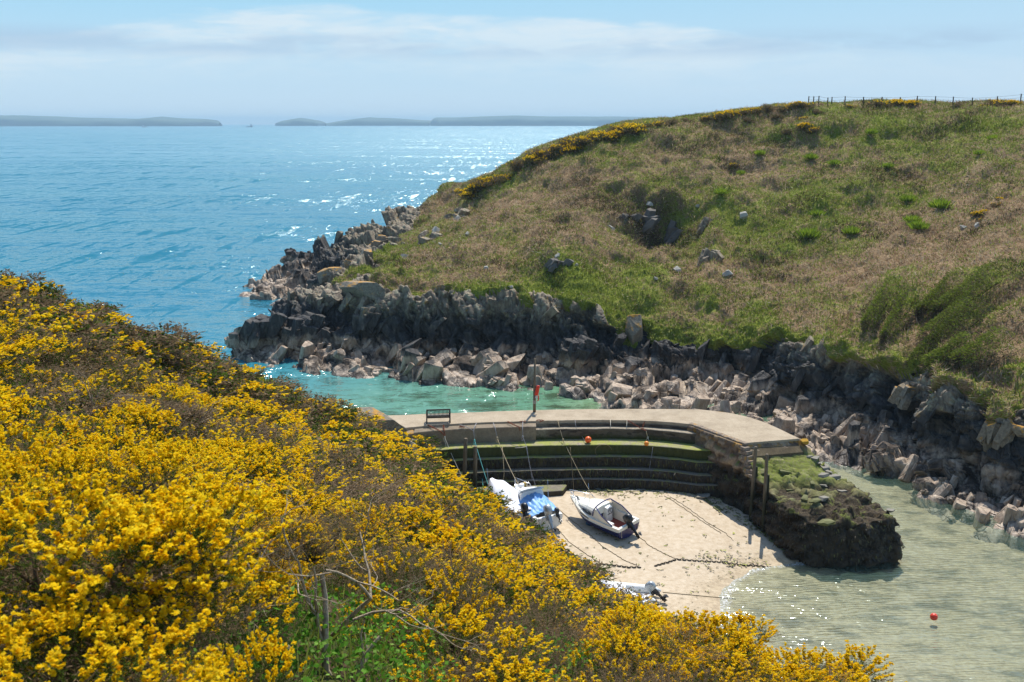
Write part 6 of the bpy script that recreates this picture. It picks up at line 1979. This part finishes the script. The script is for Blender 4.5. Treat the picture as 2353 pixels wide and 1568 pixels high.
if rest:
    V = []; F_ = []; T = []; MI = []; off = 0
    data = []
    for k in range(6):
        g = gorse(170 + k, 2, **KINDS[k]); data.append(g)
    for (x, y, z, s_, k) in rest:
        for pi, part in enumerate(('foliage', 'blossom')):
            if data[k][part] is None: continue
            v, f, t = data[k][part]; a = kn.uniform(0, 6.28)
            v = (v * np.array([s_, s_, 1.05])) @ rotm(a, 'Z').T + np.array([x, y, z - .08])
            V.append(v); F_.append(f + off); off += len(v); T.append(t); MI.append(np.full(len(f), pi))
    me = npmesh('gorse_scrub', np.vstack(V), np.vstack(F_), mi=np.concatenate(MI)); add_attr(me, 'tint', np.concatenate(T))
    tag(link('gorse_scrub', me, None, [M_FOL, M_BLOSSOM]), 'distant yellow gorse scrub at the far end of the near slope', 'gorse', kind='stuff')
# gorse along the far ridge and hillside
ridge = []
for k in range(46):
    t = k / 45; x = 1075 + t * 390; y = float(np.interp(x, [1075, 1130, 1220, 1300, 1400, 1470], [436, 408, 358, 325, 296, 284]))
    ridge.append((x + RNG.normal(0, 4), y + 8 + abs(RNG.normal(0, 7)), RNG.uniform(1.5, 2.6), 0 if RNG.random() < .35 else (3 if RNG.random() < .7 else 5)))
for x, y, s_, k in [(1650, 270, 2.2, 3), (1675, 266, 2.0, 1), (1700, 262, 2.2, 3), (1730, 258, 2.0, 3), (1760, 252, 1.9, 5), (1800, 250, 2.0, 3), (1830, 246, 2.0, 1), (1852, 244, 1.8, 3), (1845, 292, 1.7, 1), (1862, 296, 1.5, 3), (1800, 305, 1.3, 5), (2030, 240, 2.1, 3), (2060, 240, 2.1, 1), (2095, 241, 1.9, 1), (2300, 240, 2.3, 3), (2325, 240, 1.9, 1), (2260, 250, 1.4, 1), (1690, 380, 1.2, 3), (1840, 275, 1.3, 3),
                    (2240, 495, 1.0, 1), (2262, 485, .9, 1), (2285, 470, .9, 3), (2295, 455, .7, 1), (2250, 505, .9, 3), (1500, 290, 1.9, 3), (1540, 282, 1.7, 5), (1580, 278, 1.4, 5), (1620, 272, 1.3, 3), (1780, 270, 1.5, 5), (1720, 275, 1.4, 5), (1880, 258, 1.3, 5), (1960, 245, 1.2, 3), (2200, 245, 1.2, 5)]:
    ridge.append((x, y, s_, k))
for x, y, s_, k in ridge:
    p = front(x, y)
    place_gorse(2, k, p + Vector((0, 0, -.25 * s_)), (s_, s_, s_ * .75), RNG.uniform(0, 6.28), 'wind clipped gorse on the far hillside and ridge', 'gorse on the far hill')

# ---- grass, bracken and leaves as uncountable cover ---------------------------
def cover(name, c, d, L, w, tint, mat, label, cat):
    V, F_ = quads_dir(c, d, L, w, RNG.uniform(0, 6.28, len(c)))
    me = npmesh(name, V, F_); add_attr(me, 'tint', np.repeat(tint, 4))
    return tag(link(name, me, None, mat), label, cat, kind='stuff')


M_GRASS = leaf_material('green_grass', [(0, rgb(84, 98, 30)), (.5, rgb(128, 142, 56)), (.85, rgb(172, 178, 96)), (1, rgb(200, 194, 136))], trans=.4)
M_BRACK = leaf_material('dead_bracken', [(0, rgb(108, 80, 56)), (.45, rgb(168, 140, 110)), (.8, rgb(208, 186, 152)), (1, rgb(226, 212, 184))], trans=.3)
hv = F[(fr <= .5)]
hc = G1[hv].mean(1); ha = np.linalg.norm(np.cross(G1[hv[:, 2]] - G1[hv[:, 0]], G1[hv[:, 3]] - G1[hv[:, 1]]), axis=1) / 2
hg = green[hv].mean(1); hs_ = scarp[hv].mean(1); hx, hy = project(hc); hvv = vf[hv].mean(1)
vis = (hx > -100) & (hx < 2480) & (hy > 150) & (hvv < 8.6)
n_small = fbm(hc * .8, 3, 600)


def scatter(n, wgt):
    p = ha * vis * np.nan_to_num(wgt); p = p / p.sum()
    k = RNG.choice(len(hc), n, p=p)
    a, b = RNG.random(n)[:, None], RNG.random(n)[:, None]
    Q = G1[hv[k]]
    return (Q[:, 0] * (1 - a) + Q[:, 1] * a) * (1 - b) + (Q[:, 3] * (1 - a) + Q[:, 2] * a) * b, k


nb_ = 190000
c, k = scatter(nb_, np.maximum(1 - hg + n_small * .8, .02) ** 1.3 * (1 - .6 * hs_))
d = unit(RNG.normal(0, .85, (nb_, 3)) * [1, 1, .5] + [0, 0, .42])
cover('bracken', c, d, RNG.uniform(.22, .75, nb_), RNG.uniform(.025, .07, nb_), np.clip(RNG.beta(2, 2, nb_) + .15 * fbm(c * .3, 2, 610), 0, 1), M_BRACK, 'dead brown bracken litter over the far hillside', 'bracken')
nb_ = 260000
c, k = scatter(nb_, np.maximum(hg + .10 + n_small * .5, .02) ** 1.4)
d = unit(RNG.normal(0, .5, (nb_, 3)) + [0, 0, .9])
cover('hill_grass', c, d, RNG.uniform(.14, .42, nb_), RNG.uniform(.04, .11, nb_), np.clip(RNG.beta(2, 2.4, nb_) * .8 + .35 * fbm(c * .22, 3, 620) + .1, 0, 1), M_GRASS, 'green grass and low herbs over the far hillside', 'grass')
nb_ = 34000
c, k = scatter(nb_, hs_ * (hs_ > .15) * 1.2 + .9 * sstep(.12, .45, fbm(hc * .22, 4, 640)))
cover('dark_heath', c, unit(RNG.normal(0, .6, (nb_, 3)) + [0, -.2, .7]), RNG.uniform(.2, .6, nb_), RNG.uniform(.03, .08, nb_), RNG.random(nb_) * .4, leaf_material('dark_heath', [(0, rgb(58, 52, 34)), (1, rgb(128, 108, 78))], trans=.25), 'dark heath in the hollow and in patches of the far hillside', 'heath')
# near grass, leaves and heather among the gorse
q = RNG.uniform([-14, 2.3], [8, 34], (160000, 2)); q = q[(RNG.random(len(q)) < np.clip(5.5 / q[:, 1], .05, 1))]
hq = fg_height(q); X_, Y_ = project(np.column_stack([q, hq + .2]))
q3 = np.column_stack([q, hq]); m_ = (X_ > -80) & (X_ < 2450) & (Y_ < 1720) & (hq > 1.5); q3 = q3[m_]; nn2 = len(q3)
ex = np.array([excl(a, b) for a, b in zip(X_[m_], Y_[m_])]) | ((X_[m_] > 340) & (X_[m_] < 1030) & (Y_[m_] > 1380))
Lg = np.where(ex, RNG.uniform(.10, .42, nn2), RNG.uniform(.06, .2, nn2))
cover('grass', q3, unit(RNG.normal(0, .42, (nn2, 3)) + [0, 0, 1]), Lg, RNG.uniform(.006, .013, nn2) * np.clip(q3[:, 1] / 5, 1, 4), np.clip(RNG.beta(2, 2.2, nn2), 0, 1), M_GRASS, 'grass growing between the near gorse bushes', 'grass')
uq = RNG.uniform([-36, 2.3], [9, 68], (420000, 2)); uq = uq[RNG.random(len(uq)) < np.clip(9 / uq[:, 1], .18, 1)]; uh = fg_height(uq); X2, Y2 = project(np.column_stack([uq, uh])); m2_ = (X2 > -60) & (X2 < 2420) & (Y2 < 1650) & (uh > 1.5) & (Y2 > sil(X2) - 12)
m2_ &= ~((X2 > 380) & (X2 < 1000) & (Y2 > 1400) & (RNG.random(len(X2)) < .8)); uq = np.column_stack([uq, uh])[m2_]; n_u = len(uq); far_k = np.clip(uq[:, 1] / 12, .8, 3.2)
cover('undergrowth', uq + np.column_stack([np.zeros((n_u, 2)), RNG.uniform(0, .16, n_u)]), unit(RNG.normal(0, .7, (n_u, 3)) + [0, 0, .7]), RNG.uniform(.08, .20, n_u) * far_k ** .6, RNG.uniform(.006, .016, n_u) * far_k, np.clip(.33 + .65 * fbm(uq * .5, 3, 650) + RNG.normal(0, .22, n_u), 0, 1), leaf_material('undergrowth', [(0, rgb(70, 92, 30)), (.5, rgb(124, 144, 60)), (.62, rgb(118, 96, 68)), (1, rgb(184, 160, 126))], trans=.35), 'brown and green undergrowth between the gorse bushes', 'undergrowth')
kx = np.where(ex)[0]; kx = kx[q3[kx, 1] < 16]; kx = RNG.choice(kx, min(len(kx) * 3, 42000)); cl = q3[kx] + np.column_stack([RNG.normal(0, .05, (len(kx), 2)), RNG.uniform(.04, .40, len(kx))])
cover('bramble_leaves', cl, unit(RNG.normal(0, 1, (len(kx), 3)) * [1, 1, .35] + [0, 0, .25]), RNG.uniform(.025, .055, len(kx)), RNG.uniform(.018, .04, len(kx)), RNG.random(len(kx)) * .85, leaf_material('bramble', [(0, rgb(62, 104, 30)), (.6, rgb(104, 152, 52)), (1, rgb(164, 196, 104))], trans=.4), 'green bramble leaves and herbs between the near gorse', 'leaves')
hz2 = RNG.uniform([-3, 4], [7, 14], (60000, 2)); hh2 = fg_height(hz2); X_, Y_ = project(np.column_stack([hz2, hh2 + .2])); m_ = (((X_ - 1320) / 130) ** 2 + ((Y_ - 1490) / 130) ** 2 < 1)
h3_ = np.column_stack([hz2, hh2])[m_]; n3_ = len(h3_)
cover('heather', h3_, unit(RNG.normal(0, .35, (n3_, 3)) + [0, 0, 1]), RNG.uniform(.12, .34, n3_), RNG.uniform(.008, .02, n3_), RNG.random(n3_), leaf_material('heather', [(0, rgb(44, 48, 24)), (.6, rgb(84, 86, 50)), (.8, rgb(120, 98, 92)), (1, rgb(150, 124, 126))], trans=.15), 'dark heather strip between the near gorse bushes', 'heather')

# ---- bright fern tufts on the hill
def tuft(seed):
    r = np.random.default_rng(seed); n = 420
    c = np.column_stack([r.normal(0, .22, (n, 2)), np.zeros(n)]); d = unit(np.column_stack([c[:, :2] * 1.6 + r.normal(0, .25, (n, 2)), np.full(n, .9)]))
    V, F_ = quads_dir(c, d, r.uniform(.4, .95, n), r.uniform(.04, .08, n), r.uniform(0, 6.28, n))
    me = npmesh('fern_tuft', V, F_); add_attr(me, 'tint', np.repeat(r.random(n), 4)); me.materials.append(M_FERN); return me


M_FERN = leaf_material('fern_green', [(0, rgb(82, 112, 24)), (1, rgb(164, 184, 62))], trans=.4)
TF = [tuft(s_) for s_ in (1, 2, 3)]
for n_, (x, y, s_) in enumerate([(1857, 545, 1.5), (1954, 535, 1.2), (2110, 523, 1.3), (2163, 475, 1.5), (2081, 462, 1.1), (2279, 320, .9), (2000, 306, 1.0), (1863, 364, 1.1), (1919, 377, 1.0), (1743, 356, 1.0), (1878, 495, 1.0), (2095, 509, 1.1), (2041, 385, .9), (1652, 447, 1.0), (2252, 354, .8), (1700, 400, .8)]):
    p = front(x, y)
    inst(TF[n_ % 3], 'fern_tuft', p + Vector((0, 0, .0)), (0, 0, n_), s_, 'bright lime green fern tuft on the far hillside', 'fern', 'fern tufts on the far hillside')

# ---- wind-swept shrubs on the right shoulder
def swept(name, lobes, label, n=9000):
    Vc, Dc, Tc = [], [], []
    o0 = front(*lobes[0][0])
    for (a, b, r0, r1) in lobes:
        A = np.array(front(*a)); B = np.array(front(*b)); ax = unit(B - A)
        t = RNG.random(n) ** .8; q = unit(RNG.normal(0, 1, (n, 3))); q -= ax * (q @ ax)[:, None] * .8; q = unit(q)
        rr = (r0 + (r1 - r0) * t) * 1.35 * (.85 + .3 * RNG.random(n)) * (1 + .25 * fbm(np.column_stack([t * 4, q[:, 0] * 2, q[:, 2] * 2]), 2, 5))
        c = A + (B - A) * t[:, None] + q * rr[:, None] + np.array([0, -.2, .55])
        Vc.append(c); Dc.append(unit(ax * .9 + q * .55 + RNG.normal(0, .25, (n, 3)) + [0, 0, .1])); Tc.append(np.where((q[:, 2] > .25) & (RNG.random(n) < .85), RNG.uniform(.45, 1, n), RNG.uniform(0, .4, n)))
    c, d, t = np.vstack(Vc), np.vstack(Dc), np.concatenate(Tc)
    V, F_ = quads_dir(c - np.array(o0), d, RNG.uniform(.12, .34, len(c)), RNG.uniform(.03, .07, len(c)), RNG.uniform(0, 6.28, len(c)))
    e = empty(name, o0)
    me = npmesh('crown', V, F_); add_attr(me, 'tint', np.repeat(t, 4)); link('crown', me, e, leaf_material('swept_leaf', [(0, rgb(84, 74, 58)), (.4, rgb(136, 122, 98)), (.45, rgb(76, 90, 30)), (1, rgb(150, 164, 66))], trans=.25))
    m = MB()
    for (a, b, r0, r1) in lobes:
        A = front(*a) - o0; B = front(*b) - o0; m.tube([B + Vector((0, 0, -.3)), (A + B) / 2, A], [.12, .09, .04], 6)
    me = m.mesh('trunk', True); add_attr(me, 'tint', np.zeros(len(me.vertices))); link('trunk', me, e, M_TWIG)
    return tag(e, label, 'shrub')


swept('windswept_shrub', [((2300, 640), (2160, 730), 1.0, .7), ((2270, 690), (2130, 790), 1.0, .6), ((2250, 735), (2090, 850), 1.1, .45), ((2200, 660), (2120, 730), .8, .5)], 'largest windswept shrub combed down to the left on the right shoulder')
swept('windswept_shrub', [((2060, 660), (1990, 760), .7, .4), ((2100, 690), (2030, 790), .7, .4)], 'smaller grey green windswept shrub left of the largest one', 7000)
swept('windswept_shrub', [((2310, 800), (2200, 850), .9, .6), ((2240, 800), (2130, 860), .7, .5)], 'low leafy shrub hanging over the cliff below the largest windswept shrub', 6000)

# ---- bare and dead gorse wood in the foreground
def wood(name, base, dirv, L, r0, seed, depth, label, mat, cat='dead shrub', spread=.75, group=None):
    r = random.Random(seed); m = MB()
    def grow_(p, d, L, rad, lv):
        n = 5; pts = [p]; q = p.copy(); dd = d.copy()
        for k in range(n):
            dd = (dd + Vector((r.gauss(0, .22), r.gauss(0, .22), r.gauss(.03, .18)))).normalized(); q = q + dd * (L / n); pts.append(q.copy())
        m.tube(pts, [rad * (1 - .45 * k / n) for k in range(n + 1)], 6 if lv < 3 else 4, cap=False)
        if lv >= depth: return
        for k in range(r.choice((2, 2, 3))):
            at = pts[r.randint(2, n)]; nd = (dd + Vector((r.gauss(0, spread), r.gauss(0, spread), r.gauss(.1, spread * .6)))).normalized()
            grow_(at.copy(), nd, L * r.uniform(.5, .8), rad * r.uniform(.42, .6), lv + 1)
    grow_(Vector((0, 0, -.1)), Vector(dirv).normalized(), L, r0, 0)
    o = link(name, m.mesh(name, True), None, mat); o.location = base; return tag(o, label, cat, group)


def wood_mat():
    N = NT('dead_wood'); v = N.obj(); n = N.noise(N.vscale(v, (30, 30, 5)), 2.0, 6, .65)
    c = N.ramp(n, [(.3, rgb(112, 96, 76)), (.55, rgb(172, 154, 128)), (.8, rgb(212, 198, 176))])
    return N.done(N.princ(c, .9, N.bump(n, .7, .01)))


M_WOOD = wood_mat()


def fgp(x, y, d, up=0.0):
    v = D(x, y, d); v.z = float(fg_height([(v.x, v.y)])[0]) + up; return v


def fgr(x, y, sink=0.0):
    """where the sight line through sheet point x, y meets the near slope"""
    for d in np.arange(2.4, 30, .06):
        v = D(x, y, float(d)); g = float(fg_height([(v.x, v.y)])[0])
        if v.z < g: v.z = g - sink; return v
    return v


wood('leaning_trunk', fgr(690, 1500), (-.50, .05, .95), .85, .040, 5, 3, 'thick leaning gorse trunk left of the bleached skeleton', M_WOOD, 'dead shrub', .6)
wood('dead_shrub', fgr(770, 1555), (-.30, -.05, .95), .75, .028, 9, 5, 'bleached branching skeleton of a dead gorse bush at bottom left', M_WOOD, spread=.8)
wood('dead_shrub', fgr(700, 1480), (.45, .05, .75), .75, .024, 23, 5, 'tangled grey dead branches behind the bleached skeleton', M_WOOD, spread=.9)
wood('dead_shrub', fgr(600, 1540), (-.5, .05, .6), .65, .020, 77, 5, 'low grey branches spreading left of the bleached skeleton', M_WOOD, spread=.9)
wood('dead_shrub', fgr(810, 1566), (.05, .0, 1), .42, .020, 31, 1, 'forked bare stick poking up near the bottom edge', M_WOOD, spread=.5)
wood('dead_shrub', fgr(1500, 1530), (.1, .0, .9), .55, .018, 41, 5, 'pale dry twiggy shrub beside the dark heather strip', M_WOOD, spread=1.0)
wood('dead_shrub', fgr(1400, 1560), (-.1, .0, .9), .5, .016, 42, 5, 'low dry twiggy shrub left of the pale one by the heather', M_WOOD, spread=1.0)
wood('dead_shrub', fgr(185, 1010), (.1, .1, 1), .9, .026, 51, 4, 'spindly bare gorse shrub at the left edge above the grass', M_WOOD, spread=.6)
wood('dead_shrub', fgr(400, 1020), (.4, .0, .6), .9, .022, 57, 5, 'sprawling bare branches in the gap of the left gorse', M_WOOD, spread=.8)
# rocky end of the near slope beside the pier
for x, y, d, s_, mt, lab in [(838, 962, 63.0, 3.4, M_LICH, 'rounded lichen speckled rock where the gorse slope meets the pier'), (885, 1005, 63.6, 2.6, M_PALE, 'pale grey rock at the landward end of the pier steps'), (925, 1022, 64.0, 1.9, M_PALE, 'small pale rock below the landward end of the deck')]:
    rock_at(D(x, y, d), s_, lab, None, 'boulder', mt, 'rock', .45, 1, (.1, .15, .4))
# crowned gorse held up on the leaning trunk
v = fgp(520, 1400, 5.4)
place_gorse(0, 0, fgr(690, 1500) + Vector((-.48, .05, .62)), (.72, .72, .42), 1.0, 'flat topped gorse crown held up on a bare leaning trunk', None)
place_gorse(0, 5, fgr(690, 1500) + Vector((.10, .05, .66)), (.46, .46, .32), 2.0, 'brown bare gorse head right of the flat topped crown', None)
place_gorse(0, 0, D(170, 1500, 3.3), (.95, .95, .66), 2.2, 'nearest big gorse bush at left, loaded with large golden flowers', None)
place_gorse(0, 2, D(180, 1740, 2.75), (.75, .75, .5), .4, 'gorse bush cut by the bottom left edge, with large flowers', None)
place_gorse(0, 1, D(-40, 1380, 4.2), (.8, .8, .65), 4.4, 'golden gorse bush cut by the left edge', None)
place_gorse(0, 2, D(110, 1265, 5.0), (.8, .8, .62), 1.4, 'golden gorse bush behind the nearest big bush at left', None)
place_gorse(0, 3, D(300, 1390, 4.5), (.5, .5, .5), 3.4, 'half brown gorse bush at the right side of the nearest big one', None)

# ---- fence along the ridge
fe = None; M_POST = simple('fence_timber', rgb(70, 60, 50), .9, .2, .3, 8); prev = None; tops = []
fxy = [(1858, 236, 3.5), (1870, 236, 4), (1882, 236, 4), (1902, 238, 7), (1911, 237, 8), (1942, 236, 7), (1983, 236, 6), (2026, 236, 8), (2066, 236, 7), (2104, 236, 8), (2147, 236, 8), (2189, 237, 9), (2234, 238, 10), (2290, 238, 12), (2345, 236, 14), (2400, 236, 15)]
fe = empty('wire_fence', front(2100, 240)); fo = Vector(fe.location)
for x, y, hpx in fxy:
    p = front(x, y + 3); dd_ = p.y / FPX * (1024 / 2353); hh_ = max(.75, hpx * dd_ * 1.25) + .35
    m = MB(); b_ = p - fo; m.tube([b_ + Vector((0, 0, -.4)), b_ + Vector((RNG.normal(0, .03), 0, hh_))], .075, 6); link('post', m.mesh('post'), fe, M_POST); tops.append(b_ + Vector((0, 0, hh_ * .92)))
for f_ in (1.0, .55):
    m = MB(); m.tube([t_ - Vector((0, 0, (1 - f_) * .9)) for t_ in tops], .012, 4); link('wire', m.mesh('wire'), fe, M_POST)
tag(fe, 'post and wire fence along the top of the far hill', 'fence')
